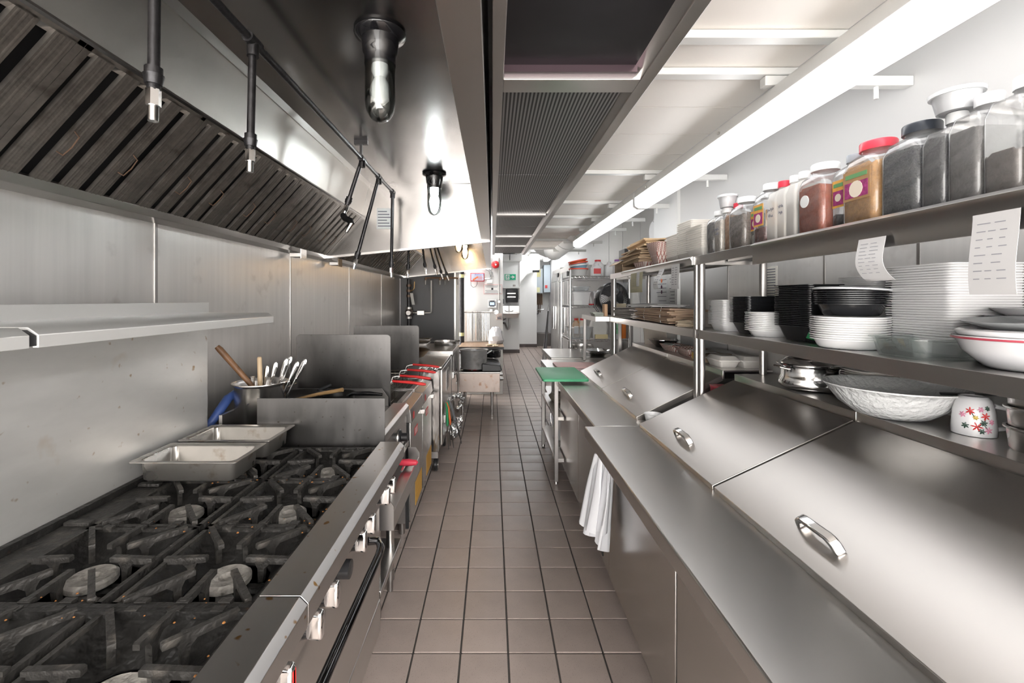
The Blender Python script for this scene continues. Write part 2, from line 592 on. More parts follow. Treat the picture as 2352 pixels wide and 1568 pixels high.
# white rear wall with the alarm and the skewers
wr = struct(MB().box(-1.65, 0.19, 8.15, 12.95, 0, 2.85).build('wall_rear', WHITEWALL, loc=(0, 8.15, 0)),
            'white painted wall carrying the red alarm bell and the control box')
ws = struct(MB().box(0.19, 0.78, 12.95, 14.55, 0, 2.85).build('wall_sink', WHITEWALL, loc=(0.5, 13, 0)),
            'white wall behind the small hand sink')
MB().box(0.19, 0.785, 12.93, 12.95, 0, 0.10).build('baseboard_sink', BASEB, ws)
wh = struct(MB().box(0.78, 1.44, 14.55, 15.4, 0, 2.85).build('wall_hall', WHITEWALL, loc=(1.1, 14.6, 0)),
            'white wall end at the far side of the passage')
MB().box(0.775, 1.445, 14.53, 14.55, 0, 0.10).build('baseboard_hall', BASEB, wh)
wm = struct(MB().box(-1.65, 2.3, 15.4, 15.6, 0, 2.85).build('wall_far', GREYWALL, loc=(1, 15.5, 0)),
            'pale far wall behind the mop sink and water heater')
# right wall: near stretch (steel clad low down), a column, then the deeper stretch
wrt = struct(MB().box(1.546, 1.75, -1.0, 3.69, -0.08, 2.85).build('wall_right', GREYWALL, loc=(1.6, 0, 0)),
             'grey white wall above the spice shelf with steel sheets lower down')
for a, b in ((-0.9, 0.35), (0.35, 1.62), (1.62, 2.08), (2.08, 2.93)):
    MB().box(1.539, 1.546, a + 0.003, b - 0.003, 0.0, 1.93).build('panel', STEEL_WALL_R, wrt)
    MB().box(1.5375, 1.546, b - 0.006, b + 0.006, 0.0, 1.93).build('seam_strip', STEEL_DK, wrt)
wc = struct(MB().box(1.52, 1.95, 3.69, 4.22, -0.08, 2.85).build('wall_column', WHITEWALL, loc=(1.6, 3.9, 0)),
            'bright white square column behind the foam containers')
wd = struct(MB().box(1.95, 2.1, 4.22, 15.5, -0.08, 2.85).build('wall_right_deep', WHITEWALL, loc=(2, 9, 0)),
            'white wall set further back behind the wire rack and fridges')
for yy in (5.1, 5.9, 6.7, 7.5):
    MB().box(1.945, 1.95, yy, yy + 0.012, 0, 2.85).build('panel_joint', GREYWALL, wd)

# upper ceiling and the dropped cream panels carried on cross rails
ce = struct(MB().box(-1.65, 2.3, -1.0, 16.2, 2.85, 2.95).build('ceiling', WHITEWALL, loc=(0, 3, 2.85)),
            'white upper ceiling above the dropped panels', 'ceiling')
rails = [-0.4, 0.45, 1.43, 1.66, 2.96, 3.87, 4.54, 5.18, 6.30, 7.4]
dc = struct(MB().box(0.43, 0.46, -0.4, 8.4, 2.385, 2.42).build('ceiling_drop', WHITEMETAL, loc=(0.8, 3, 2.4)),
            'cream metal dropped ceiling panels with white cross rails above the aisle', 'ceiling')
for a, b in zip(rails[:-1], rails[1:]):
    n = max(1, round((b - a) / 0.32))
    for k in range(n):
        p, q = a + (b - a) * k / n, a + (b - a) * (k + 1) / n
        MB().prism([(p + 0.003, 2.400), (q - 0.003, 2.400), (q - 0.008, 2.412), (p + 0.008, 2.412)], 'x', 0.46, 1.12).build('panel', CREAMCEIL, dc)
for i, r in enumerate(rails):
    x1 = 1.13 if i in (0, 1, 2) else 1.545
    z = 2.378 if i in (0, 1, 2) else 2.345
    MB().box(0.44, 1.20 if i == 2 else x1 if i < 3 else 1.13, r - 0.022, r + 0.022, 2.372, 2.398).build('cross_rail', WHITEMETAL, dc, bevel=0.003)
    if i >= 3:
        st = MB().box(1.00, 1.544, r - 0.018, r + 0.018, 2.334, 2.37).build('cross_rail', WHITEMETAL, dc, bevel=0.003)
        MB().cyl((1.42, r, 2.29), (1.42, r, 2.335), 0.008, seg=8).build('hanger_stub', WHITEMETAL, dc)
MB().box(1.535, 1.546, 1.36, 1.375, 1.9, 2.15).build('conduit', WHITEMETAL, wrt)

# ------------------------------------------------------------ fluorescent fixtures (lit)
def tube_light(y0, y1, where):
    t = thing('fluorescent_light', 'lit white fluorescent strip, ' + where, 'light', (1.07, (y0 + y1) / 2, 2.20), 'fluorescent strip lights over the right counter')
    MB().prism([(1.010, 2.270), (1.130, 2.270), (1.126, 2.310), (1.105, 2.333), (1.035, 2.333), (1.014, 2.310)], 'y', y0, y1).build('housing', WHITEMETAL, t, bevel=0.002)
    MB().prism([(1.014, 2.270), (1.016, 2.222), (1.026, 2.206), (1.045, 2.200), (1.095, 2.200), (1.114, 2.206), (1.124, 2.222), (1.126, 2.270)], 'y', y0 + 0.012, y1 - 0.012).build('lens', TUBEMAT, t)
    for e in (y0, y1 - 0.012):
        MB().prism([(1.010, 2.272), (1.012, 2.212), (1.04, 2.195), (1.10, 2.195), (1.128, 2.212), (1.130, 2.272)], 'y', e, e + 0.012).build('end_cap', WHITEMETAL, t)
    for yy in (y0 + 0.25, (y0 + y1) / 2, y1 - 0.25):
        MB().cyl((1.005, yy, 2.290), (1.014, yy, 2.290), 0.007, seg=12).build('screw', STEEL, t)
tube_light(-0.98, 0.78, 'nearest the spice jars at the frame edge')
tube_light(0.80, 3.20, 'between the cream panels and the spice jars')
tube_light(3.22, 5.62, 'the far one leading to the white duct')
def added_passage_light(x, y, label):  # lamps added out of view to brighten the passage and far walls
    t = thing('added_passage_light', label, 'light', (x, y, 2.76), 'added ceiling lights in the passage')
    MB().box(x - 0.09, x + 0.09, y - 0.6, y + 0.6, 2.80, 2.85).build('housing', WHITEMETAL, t, bevel=0.003)
    MB().rloft([(2.80, 0.075, 0.58, 0.02), (2.765, 0.06, 0.57, 0.02)], (x, y, 0), 3).build('lens', PASSMAT, t)
added_passage_light(0.55, 10.4, 'added unseen ceiling strip light in the passage before the sink wall')
added_passage_light(1.15, 13.0, 'added unseen ceiling strip light at the passage end')
added_passage_light(1.72, 13.9, 'added unseen ceiling strip light above the mop sink corner')
added_passage_light(-0.2, 7.65, 'added unseen ceiling strip light above the rear counter')

# ------------------------------------------------------------ make-up air plenum with perforated panels
PERF = stripes('perforated_steel_lines', (0.33, 0.325, 0.325), (0.045, 0.045, 0.047), (1, 0, 0), 92, 0.40, 0.62, 0.38, 0.85)
pl = thing('air_plenum', 'long steel air supply box overhead with perforated panels beside the hood', 'air vent', (0.2, 2.5, 2.1))
MB().box(0.0, 0.40, -1.2, 5.55, 2.16, 2.84).build('casing', STEEL_HOOD, pl)
MB().box(0.0, 0.028, -1.2, 5.55, 2.10, 2.16).build('side_rail', STEEL_X, pl, bevel=0.002)
MB().prism([(0.352, 2.125), (0.372, 2.100), (0.405, 2.100), (0.405, 2.19), (0.352, 2.19)], 'y', -1.2, 5.55).build('side_rail', STEEL_X, pl, bevel=0.002)
MB().box(0.028, 0.352, -1.2, 1.10, 2.125, 2.16).build('dark_panel', mat('dark_perforated_panel', (0.028, 0.027, 0.03), 0.35, 0.6, var=0.3, vscale=4), pl)
MB().box(0.028, 0.356, 1.10, 1.125, 2.108, 2.16).build('crossbar', mat('purple_brown_bar', (0.09, 0.06, 0.07), 0.35, 0.7), pl)
MB().box(0.028, 0.372, 1.125, 1.195, 2.100, 2.16).build('crossbar', STEEL_X, pl, bevel=0.002)
for a, b in ((1.195, 2.04), (2.05, 2.98), (3.04, 3.50), (3.51, 4.02), (4.07, 4.75), (4.80, 5.54)):
    MB().box(0.028, 0.352, a, b, 2.118, 2.16).build('perforated_panel', PERF, pl)
for a, b in ((2.98, 3.04), (4.02, 4.07), (4.75, 4.80)):
    MB().box(0.028, 0.356, a, b, 2.106, 2.16).build('crossbar', STEEL_DK, pl, bevel=0.002)

# ------------------------------------------------------------ exhaust hoods
def hood(name, label, y0, y1, top, near_wall=False):
    h = thing(name, label, 'exhaust hood', (-0.7, (y0 + y1) / 2, 1.9))
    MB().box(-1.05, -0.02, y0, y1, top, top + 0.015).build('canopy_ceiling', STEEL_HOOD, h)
    MB().prism([(-1.10, 2.235), (-1.085, 2.235), (-1.015, top), (-1.03, top + 0.01)], 'y', y0, y1).build('back_panel', STEEL_HOOD_LIT, h)
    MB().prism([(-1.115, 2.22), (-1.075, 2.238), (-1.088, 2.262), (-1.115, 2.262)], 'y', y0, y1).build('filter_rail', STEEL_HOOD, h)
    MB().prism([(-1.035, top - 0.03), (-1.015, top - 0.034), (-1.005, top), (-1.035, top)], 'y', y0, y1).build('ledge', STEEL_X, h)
    MB().box(-0.035, -0.02, y0, y1, 2.04, 2.84).build('front_panel', STEEL_X, h)
    MB().prism([(-0.092, 2.03), (-0.018, 2.03), (-0.018, 2.05), (-0.085, 2.05), (-0.085, 2.085), (-0.092, 2.085)], 'y', y0, y1).build('front_lip', STEEL_X, h, bevel=0.002)
    # grease trough along the wall
    MB().prism([(-1.45, 1.875), (-1.385, 1.885), (-1.375, 1.915), (-1.382, 1.915), (-1.392, 1.893), (-1.45, 1.888)], 'y', y0, y1).build('grease_trough', STEEL_X, h, bevel=0.0015)
    ends = [y1] + ([y0 + 0.015] if near_wall else [])
    for e in ends:
        MB().prism([(-1.45, 1.888), (-0.02, 2.03), (-0.02, 2.5), (-1.03, top + 0.01), (-1.45, 2.5)], 'y', e - 0.015, e).build('end_panel', STEEL_HOOD, h)
        MB().prism([(-1.45, 1.878), (-0.02, 2.022), (-0.02, 2.04), (-1.45, 1.896)], 'y', e - 0.03, e + 0.003).build('end_trim', STEEL_X, h)
    return h
hood('exhaust_hood', 'large stainless exhaust hood over the ranges, nearest the camera', -1.2, 3.72, 2.505)
hood('exhaust_hood', 'second exhaust hood further down, over the ovens, lit warm inside', 3.75, 7.02, 2.45)

# baffle filters, each one lifts out
def baffle_mesh():
    # local: u along Y (0..0.5), slope from lower (x=0,z=0) to upper (x=.3,z=.315); returns separate meshes
    L = 0.46
    fr = MB()
    for u in (0.0, 0.478):
        fr.box(u, u + 0.02, -0.012, 0.012, 0, L)
    fr.box(0, 0.498, -0.012, 0.012, 0, 0.018).box(0, 0.498, -0.012, 0.012, L - 0.018, L)
    back = MB().box(0.004, 0.494, -0.040, -0.034, 0.004, L - 0.004)  # black sheet added so the gaps between slats read as shade
    sl = MB().prism([(0.0, 0.0), (0.055, 0.0), (0.055, -0.014), (0.048, -0.006), (0.007, -0.006), (0.0, -0.014)], 'z', 0.012, L - 0.012)
    # grooves in each slat
    sl2 = MB()
    for q in (0.010, 0.0275, 0.045):
        sl2.prism([(q - 0.004, 0.0), (q, 0.0011), (q + 0.004, 0.0)], 'z', 0.02, L - 0.02)
    sl.v += []
    n = len(sl.v)
    sl.v += sl2.v
    sl.f += [tuple(i + n for i in f) for f in sl2.f]
    hd = MB().tube([(0, 0, 0), (0, 0.022, 0.004), (0, 0.026, 0.04), (0, 0.022, 0.076), (0, 0, 0.08)], 0.0022, 6)
    return fr.mesh('frame', STEEL_GREASY), back.mesh('backing', BLACKGAP), sl.mesh('baffle', STEEL_GREASY), hd.mesh('wire_handle', mat('rusty_wire', (0.16, 0.10, 0.07), 0.5, 0.6))
FRM, BCK, SLT, HND = baffle_mesh()
def filters(y0, n, w, lab):
    ords = ['nearest', 'second', 'third', 'fourth', 'fifth', 'sixth', 'seventh', 'eighth']
    for i in range(n):
        t = thing('baffle_filter', 'greasy dark baffle filter, ' + ords[i] + ' from the camera, in the ' + lab, 'filter', (-1.40, y0 + (i + 1) * w, 1.905), 'baffle filters in the ' + lab)
        s = w / 0.5
        ex = Vector((0, -1, 0)); ez = Vector((0.305, 0, 0.335)).normalized(); ey = Vector((ez.z, 0, -ez.x))
        R = Matrix((ex, ey, ez)).transposed().to_4x4()
        t.rotation_euler = R.to_euler()
        t.scale = (s, 1, 1)
        kids = [('frame', FRM, (0, 0, 0)), ('backing', BCK, (0, 0, 0))]
        for k in range(5):
            kids.append(('baffle', SLT, (0.022 + k * 0.0945, 0.012, 0)))
        for hy in (0.14, 0.36):
            kids.append(('wire_handle', HND, (hy, 0.014, 0.13)))
        for nm, me, lc in kids:
            o = bpy.data.objects.new(nm, me)
            COL.objects.link(o)
            o.parent = t
            o.location = lc
filters(0.20, 7, 0.5, 'near hood')
filters(3.77, 6, 0.54, 'far hood')

# jelly jar lamps in the hoods
def jar_lamp(x, y, top, bulb, label):
    t = thing('hood_lamp', label, 'lamp', (x, y, top), 'caged jar lamps in the hoods')
    MB().lathe([(0.0, top), (0.088, top), (0.092, top - 0.008), (0.088, top - 0.016), (0.066, top - 0.028), (0.061, top - 0.075), (0.055, top - 0.085), (0.055, top - 0.118), (0.0, top - 0.118)], (x, y, 0), 28).build('base', BLACKGLOSS, t)
    z = top - 0.118
    MB().lathe([(0.030, z), (0.032, z - 0.02), (0.020, z - 0.045), (0.034, z - 0.075), (0.038, z - 0.098), (0.032, z - 0.122), (0.016, z - 0.138), (0, z - 0.141)], (x, y, 0), 24).build('bulb', bulb, t)
    MB().lathe([(0.053, z + 0.01), (0.0535, z - 0.13), (0.049, z - 0.165), (0.034, z - 0.19), (0.014, z - 0.202), (0.0, z - 0.204), (0.0, z - 0.200), (0.013, z - 0.198), (0.032, z - 0.187), (0.046, z - 0.163), (0.0505, z - 0.13), (0.050, z + 0.01)], (x, y, 0), 28).build('glass_globe', GLASS, t)
jar_lamp(-0.402, 1.607, 2.505, BULBOFF, 'unlit bulb in a clear glass jar with black base on the hood ceiling')
jar_lamp(-0.44, 3.40, 2.505, BULBLIT, 'glaring white lit jar lamp further along the near hood ceiling')
jar_lamp(-0.42, 5.60, 2.45, BULBWARM, 'warm glowing jar lamp in the far hood, the left one')
jar_lamp(-0.40, 6.55, 2.45, BULBWARM, 'warm glowing jar lamp in the far hood, the right one')

# ------------------------------------------------------------ fire suppression piping
def nozzle(mb_pipe, mb_noz, top, bot):
    t, b = Vector(top), Vector(bot)
    d = (b - t).normalized()
    L = (b - t).length
    mb_pipe.cyl(tuple(t), tuple(t + d * (L - 0.10)), 0.0125, seg=12)
    mb_pipe.cyl(tuple(t + d * (L - 0.125)), tuple(t + d * (L - 0.105)), 0.019, seg=12)
    mb_pipe.cyl(tuple(t + d * (L - 0.108)), tuple(t + d * (L - 0.085)), 0.022, 0.018, seg=12)
    mb_pipe.cyl(tuple(t + d * (L - 0.09)), tuple(t + d * (L - 0.072)), 0.014, seg=12)
    mb_noz.cyl(tuple(t + d * (L - 0.074)), tuple(t + d * (L - 0.036)), 0.0155, seg=6)
    mb_noz.cyl(tuple(t + d * (L - 0.036)), tuple(t + d * L), 0.0115, seg=10)
def pipes(label, xz, ys, run, ceil):
    x, z = xz
    hang = MB()
    for yy in (run[0] + 0.3, (run[0] + run[1]) / 2 + 0.1, run[1] - 0.1):
        hang.box(x - 0.012, x + 0.012, yy - 0.008, yy + 0.008, z, ceil).box(x - 0.03, x + 0.03, yy - 0.012, yy + 0.012, ceil - 0.012, ceil)
    t = thing('suppression_pipe', label, 'pipe', (x, run[0], z))
    MB().cyl((x, run[0], z), (x, run[1], z), 0.0125, seg=12).build('main_pipe', BLACKPIPE, t)
    if run[0] > 0:
        hang.build('bracket', BLACKPIPE, t)
    for (y, bot) in ys:
        a, b = MB(), MB()
        pipe_fit(a, (x, y, z), 0.019, (0, 1, 0), 0.035)
        pipe_fit(a, (x, y, z - 0.03), 0.019, (0, 0, 1), 0.02)
        nozzle(a, b, (x, y, z), bot)
        o = a.build('drop_pipe', BLACKPIPE, t)
        b.build('nozzle', CHROME, o)
    return t
sp = pipes('black iron fire suppression pipe with chrome nozzles under the near hood', (-0.79, 2.40),
           [(1.051, (-0.795, 1.051, 1.967)), (1.479, (-0.80, 1.479, 1.969)), (2.72, (-0.905, 2.72, 2.05)), (3.12, (-0.965, 3.12, 1.76)), (3.55, (-0.80, 3.55, 1.725))], (-0.3, 3.57), 2.505)
MB().tube([(-0.905, 2.72, 2.06), (-0.885, 2.70, 2.035), (-0.85, 2.68, 2.02), (-0.84, 2.67, 1.995)], 0.019, 10).build('elbow', BLACKPIPE, sp)
MB().tube([(-0.84, 2.67, 2.0), (-0.865, 2.65, 1.945)], [0.015, 0.011], 8).build('nozzle', CHROME, sp)
for y in (2.70, 0.3):
    m = MB().box(-0.83, -0.75, y - 0.012, y + 0.012, 2.48, 2.505).box(-0.797, -0.783, y - 0.01, y + 0.01, 2.39, 2.49)
    m.build('bracket', BLACKPIPE, sp)
pipes('fire suppression drop pipes with small nozzles under the far hood', (-0.80, 2.33),
      [(4.35, (-0.82, 4.35, 1.76)), (5.0, (-0.74, 5.0, 1.83)), (5.5, (-0.68, 5.5, 1.85)), (6.0, (-0.66, 6.0, 1.82)), (6.4, (-0.62, 6.4, 1.82))], (3.9, 6.6), 2.45)
# grease cups hung on the trough
for i, y in enumerate((3.16, 3.92)):
    t = thing('grease_cup', ('square steel grease cup under the near hood edge', 'square steel grease cup under the start of the far hood')[i], 'grease cup', (-1.36, y, 1.82), 'grease cups')
    MB().box(-1.41, -1.33, y - 0.045, y + 0.045, 1.845, 1.872).build('tray', STEEL_DK, t, bevel=0.002)
    MB().box(-1.334, -1.328, y - 0.045, y + 0.045, 1.835, 1.90).build('front_flange', (STEEL, CARD)[i], t)
MB().box(-0.955, -0.82, 3.700, 3.704, 2.13, 2.30).build('inspection_notice', PAPER)
tag(bpy.data.objects['inspection_notice'], 'white inspection notice stuck on the near hood end panel', 'notice')
for k in range(6):
    o = bpy.data.objects['inspection_notice']
    MB().box(-0.945, -0.83 - 0.02 * (k % 3), 3.6985, 3.7005, 2.15 + k * 0.024, 2.157 + k * 0.024).build('print_line', INKGREY, o)

# ============================================================ COOKING LINE (left)
def knob(parent, x, y, z, red=False):
    k = MB().lathe([(0.0, 0), (0.038, 0), (0.038, 0.008), (0.030, 0.016), (0.028, 0.034), (0.0, 0.037)], (x, y, z), 20, axis='x').build('knob', BLACKGLOSS, parent)
    g = MB().box(x + 0.02, x + 0.064, y - 0.012, y + 0.012, z - 0.034, z + 0.034)
    g.build('knob_grip', CHROME, k, bevel=0.009, seg=3)
    if red:
        MB().box(x + 0.060, x + 0.064, y - 0.007, y + 0.007, z - 0.026, z + 0.022).build('red_mark', RED, k)
    return k

def gas_range(label, y0, y1, knobs, handle, ext=0.055):
    r = thing('gas_range', label, 'range', (-0.9, (y0 + y1) / 2, 0), 'gas ranges')
    w = y1 - y0
    MB().box(-1.27, -0.511, y0, y1, 0.16, 0.80).build('body', STEEL_DK, r, bevel=0.003)
    MB().prism([(-0.492, 0.925), (-0.405, 0.925), (-0.388, 0.908), (-0.388, 0.862), (-0.402, 0.855), (-0.492, 0.862)], 'y', y0 + (0.0 if ext else 0.003), y1 - 0.003).build('front_rail', STEEL_RAIL, r, bevel=0.0008)
    MB().box(-0.512, -0.462, y0 + 0.002, y1 - 0.002, 0.70, 0.862).build('valve_panel', STEEL_X, r, bevel=0.002)
    MB().box(-0.513, -0.488, y0 + 0.06, y1 - 0.07, 0.25, 0.69).build('oven_door', STEEL_X, r, bevel=0.004)
    MB().box(-0.511, -0.497, y0 + 0.002, y0 + 0.055, 0.2, 0.70).build('side_strip', STEEL_X, r)
    MB().box(-0.511, -0.497, y1 - 0.065, y1 - 0.002, 0.2, 0.70).build('side_strip', STEEL_X, r)
    MB().box(-0.511, -0.492, y0 + 0.002, y1 - 0.002, 0.10, 0.235).build('kick_panel', STEEL_X, r, bevel=0.003)
    # cooktop well
    m = MB().box(-1.285, -0.492, y0, y1, 0.79, 0.80)
    m.box(-1.285, -1.265, y0, y1, 0.80, 0.905).box(-0.505, -0.492, y0, y1, 0.80, 0.905).box(-1.285, -0.492, y0, y0 + 0.012, 0.80, 0.90).box(-1.285, -0.492, y1 - 0.012, y1, 0.80, 0.90)
    m.build('cooktop_well', IRON_TRAY, r)
    MB().box(-1.265, -1.17, y0 + 0.012, y1 - 0.012, 0.80, 0.885).build('back_shelf', IRON, r, bevel=0.004)
    for k in range(4):
        yy = y0 + 0.1 + k * (w - 0.2) / 3
        MB().box(-1.255, -1.18, yy - 0.012, yy + 0.012, 0.885, 0.897).build('shelf_rib', IRON, r, bevel=0.003)
    for yy in knobs:
        knob(r, -0.461, yy, 0.785, red=(yy < y0 + 0.05 or yy == 0.90))
    ty = y0 + 0.36
    MB().lathe([(0, 0), (0.044, 0), (0.044, 0.010), (0.026, 0.016), (0.026, 0.048), (0, 0.050)], (-0.461, ty, 0.765), 20, axis='x').build('thermostat_knob', BLACKPL, r)
    if handle:
        a, b = y0 + 0.05, y1 - 0.19
        MB().tube([(-0.49, a + 0.02, 0.60), (-0.455, a, 0.59), (-0.435, a + 0.03, 0.58), (-0.43, a + 0.08, 0.58), (-0.43, b - 0.08, 0.58), (-0.435, b - 0.03, 0.58), (-0.455, b, 0.59), (-0.49, b - 0.02, 0.60)], 0.0155, 12).build('oven_handle', mat('dark_chrome', (0.12, 0.12, 0.125), 0.10, 1.0), r)
    for yy in (y0 + 0.07, y1 - 0.07):
        for xx in (-1.2, -0.57):
            MB().cyl((xx, yy, 0), (xx, yy, 0.16), 0.022, seg=12).build('leg', STEEL_DK, r)
    # splash back and over-shelf
    MB().box(-1.305, -1.288, y0, y1 + ext, 0.80, 1.535).build('splash_back', STEEL_SPLASH, r)
    MB().prism([(-1.288, 1.492), (-1.288, 1.484), (-0.985, 1.474), (-0.985, 1.446), (-0.972, 1.446), (-0.972, 1.474), (-0.995, 1.490)], 'y', y0 + 0.014, y1 + (ext - 0.035 if ext else -0.003)).build('over_shelf', STEEL_BRIGHT, r, bevel=0.0015)
    if not ext:
        MB().prism([(-1.28, 1.486), (-1.28, 1.482), (-0.990, 1.470), (-0.990, 1.450), (-0.976, 1.450), (-0.976, 1.472), (-0.996, 1.484)], 'y', y1 - 0.003, y1 + 0.022).build('shelf_gap_shade', BLACKGAP, r)  # black filler stands in for the shade in the gap between shelves
    MB().box(-1.287, -1.281, y0, y1 + ext, 1.488, 1.536).build('shelf_upstand', STEEL_BRIGHT, r, bevel=0.0015)
    return r
gas_range('six burner gas range with chrome knobs and black oven handle beside the griddle', 0.946, 1.972, [1.055, 1.165, 1.42, 1.53, 1.745, 1.845], True)
gas_range('nearest gas range, cut by the bottom left frame edge', -0.10, 0.945, [0.90, 0.02, 0.2, 0.4, 0.56, 0.72], True, 0.0)

# burners and grates
def burner(x, y, label, chipped=False):
    z = 0.80
    t = thing('gas_burner', label, 'burner', (x, y, z), 'cast iron burner heads')
    MB().lathe([(0, z), (0.026, z), (0.026, z + 0.028), (0.046, z + 0.034), (0.055, z + 0.040), (0.055, z + 0.052), (0.048, z + 0.058), (0.02, z + 0.055), (0.014, z + 0.046), (0, z + 0.046)], (x, y, 0), 22).build('cap', ASH, t)
    MB().tube([(x + 0.02, y, z + 0.02), (x + 0.14, y + 0.005, z + 0.02)], 0.015, 8).build('venturi', IRON_TRAY, t)

def grate_parts():
    hx, hy = 0.158, 0.165
    fr = MB()
    z0, z1 = -0.05, -0.012
    fr.prism([(-hx, z0), (-hx + 0.016, z0), (-hx + 0.012, z1), (-hx, z1)], 'y', -hy, hy)
    fr.prism([(hx - 0.016, z0), (hx, z0), (hx, z1), (hx - 0.012, z1)], 'y', -hy, hy)
    fr.box(-hx, hx, -hy, -hy + 0.012, z0, z1)
    fr.box(-hx, hx, hy - 0.012, hy, z0, z1)
    # raised notch blocks along the rim
    for q in (-0.09, 0.0, 0.09):
        fr.box(q - 0.013, q + 0.013, -hy, -hy + 0.016, z1, z1 + 0.008)
        fr.box(q - 0.013, q + 0.013, hy - 0.016, hy, z1, z1 + 0.008)
    # sloping bowl around the burner
    bw = MB()
    bw.rloft([(-0.018, hx - 0.010, hy - 0.010, 0.01), (-0.075, 0.088, 0.088, 0.06), (-0.078, 0.088, 0.088, 0.06), (-0.024, hx - 0.008, hy - 0.008, 0.01)], n=3, ends=False)
    frame = fr.mesh('frame', IRON)
    bowl = bw.mesh('drip_bowl', IRON_TRAY)
    bars = {}
    for kind, L in (('side', 0.105), ('diag', 0.135)):
        b = MB()
        # profile in (r, z), r measured outward from the burner centre
        R1 = 0.155 if kind == 'side' else 0.205
        R0 = R1 - L
        b.prism([(R0, -0.001), (R0 + 0.004, 0.001), (R1, -0.003), (R1, -0.018), (R0 + 0.058, -0.017), (R0 + 0.046, -0.028), (R0 + 0.042, -0.062), (R0 + 0.030, -0.062), (R0 + 0.029, -0.028), (R0 + 0.022, -0.014), (R0, -0.012)], 'y', -0.0068, 0.0068)
        bars[kind] = b.mesh('grate_bar', IRON)
    return frame, bars, bowl
GFR, GBAR, GBOWL = grate_parts()
def grate(x, y, z, label, sx=1.0, sy=1.0):
    t = thing('burner_grate', label, 'grate', (x, y, z), 'cast iron burner grates')
    t.scale = (sx, sy, 1)
    o = bpy.data.objects.new('frame', GFR)
    COL.objects.link(o)
    o.parent = t
    o = bpy.data.objects.new('drip_bowl', GBOWL)
    COL.objects.link(o)
    o.parent = t
    for i in range(8):
        k = 'side' if i % 2 == 0 else 'diag'
        b = bpy.data.objects.new('grate_bar', GBAR[k])
        COL.objects.link(b)
        b.parent = t
        b.rotation_euler = (0, 0, i * PI / 4 + (0.08 if i in (1, 5) else -0.06 if i in (3, 7) else 0))
        if GBAR[k] and k == 'side' and i in (2, 6):
            b.scale = (1.04, 1, 1)
gz = 0.906
cols = [(0.785, 'nearest range, cut by the frame'), (1.125, 'near end of the six burner range'), (1.463, 'middle of the six burner range'), (1.80, 'far end of the six burner range by the spill plate')]
for yc, wh_ in cols:
    grate(-0.665, yc, gz, 'cast iron grate, aisle side, ' + wh_)
    burner(-0.665, yc, 'ashy burner, aisle side, ' + wh_)
    grate(-1.005, yc, gz, 'cast iron grate, wall side, ' + wh_)
    burner(-1.005, yc, 'ashy burner, wall side, ' + wh_)
# burnt crumbs on the range
cm = MB()
for k in range(260):
    x, y = random.uniform(-1.0, -0.505), random.uniform(0.75, 1.95)
    c = min((abs(y - 0.955), abs(y - 1.294), abs(y - 1.63)))
    if c > 0.05 and x < -0.53:
        continue
    s_ = random.uniform(0.0015, 0.0042)
    z = 0.896
    cm.lathe([(0, z), (s_, z + s_ * .3), (s_ * .6, z + s_), (0, z + s_ * 1.1)], (x, y, 0), 5)
o = cm.build('food_crumbs', mat('burnt_crumbs', (0.30, 0.12, 0.03), 0.7, var=0.6, vscale=30))
tag(o, 'orange burnt food crumbs scattered over the grates', 'crumbs', kind='stuff')

# spill plate at the far end of the range
t = tag(MB().box(-1.065, -0.487, 2.028, 2.034, 0.86, 1.102).build('spill_plate', PLATE, bevel=0.001), 'low speckled steel spill plate standing between range and griddle', 'splash guard')

# hotel pans
def pan(name, label, x0, x1, y0, y1, zb, zr, mt, group=None):
    cx, cy, hx, hy = (x0 + x1) / 2, (y0 + y1) / 2, (x1 - x0) / 2, (y1 - y0) / 2
    r = 0.022
    i = 0.022
    m = MB().rloft([(zb, hx - i - 0.012, hy - i - 0.012, r), (zb + 0.008, hx - i - 0.004, hy - i - 0.004, r), (zr - 0.004, hx - i, hy - i, r), (zr - 0.002, hx, hy, r * .6), (zr + 0.001, hx, hy, r * .6),
                    (zr + 0.001, hx - 0.003, hy - 0.003, r * .6), (zr, hx - i + 0.004, hy - i + 0.004, r), (zr - 0.006, hx - i - 0.003, hy - i - 0.003, r), (zb + 0.010, hx - i - 0.007, hy - i - 0.007, r), (zb + 0.003, hx - i - 0.016, hy - i - 0.016, r)], (cx, cy, 0), 5)
    return tag(m.build(name, mt, ang=50), label, 'pan', group)
PANM = mat('used_pan_steel', (0.50, 0.475, 0.44), 0.30, 0.9, var=0.1, vscale=6, rvar=0.08, bump=0.04, bscale=20, spots=((0.24, 0.14, 0.06), 14, 0.62, 0.8, 5))
pan('hotel_pan', 'shallow steel hotel pan in front, on the grates by the splash back', -1.262, -0.885, 1.548, 1.765, 0.908, 0.985, PANM, 'hotel pans on the range')
pan('hotel_pan', 'shallow steel hotel pan behind, against the utensil pot', -1.258, -0.885, 1.785, 2.02, 0.908, 0.985, PANM, 'hotel pans on the range')

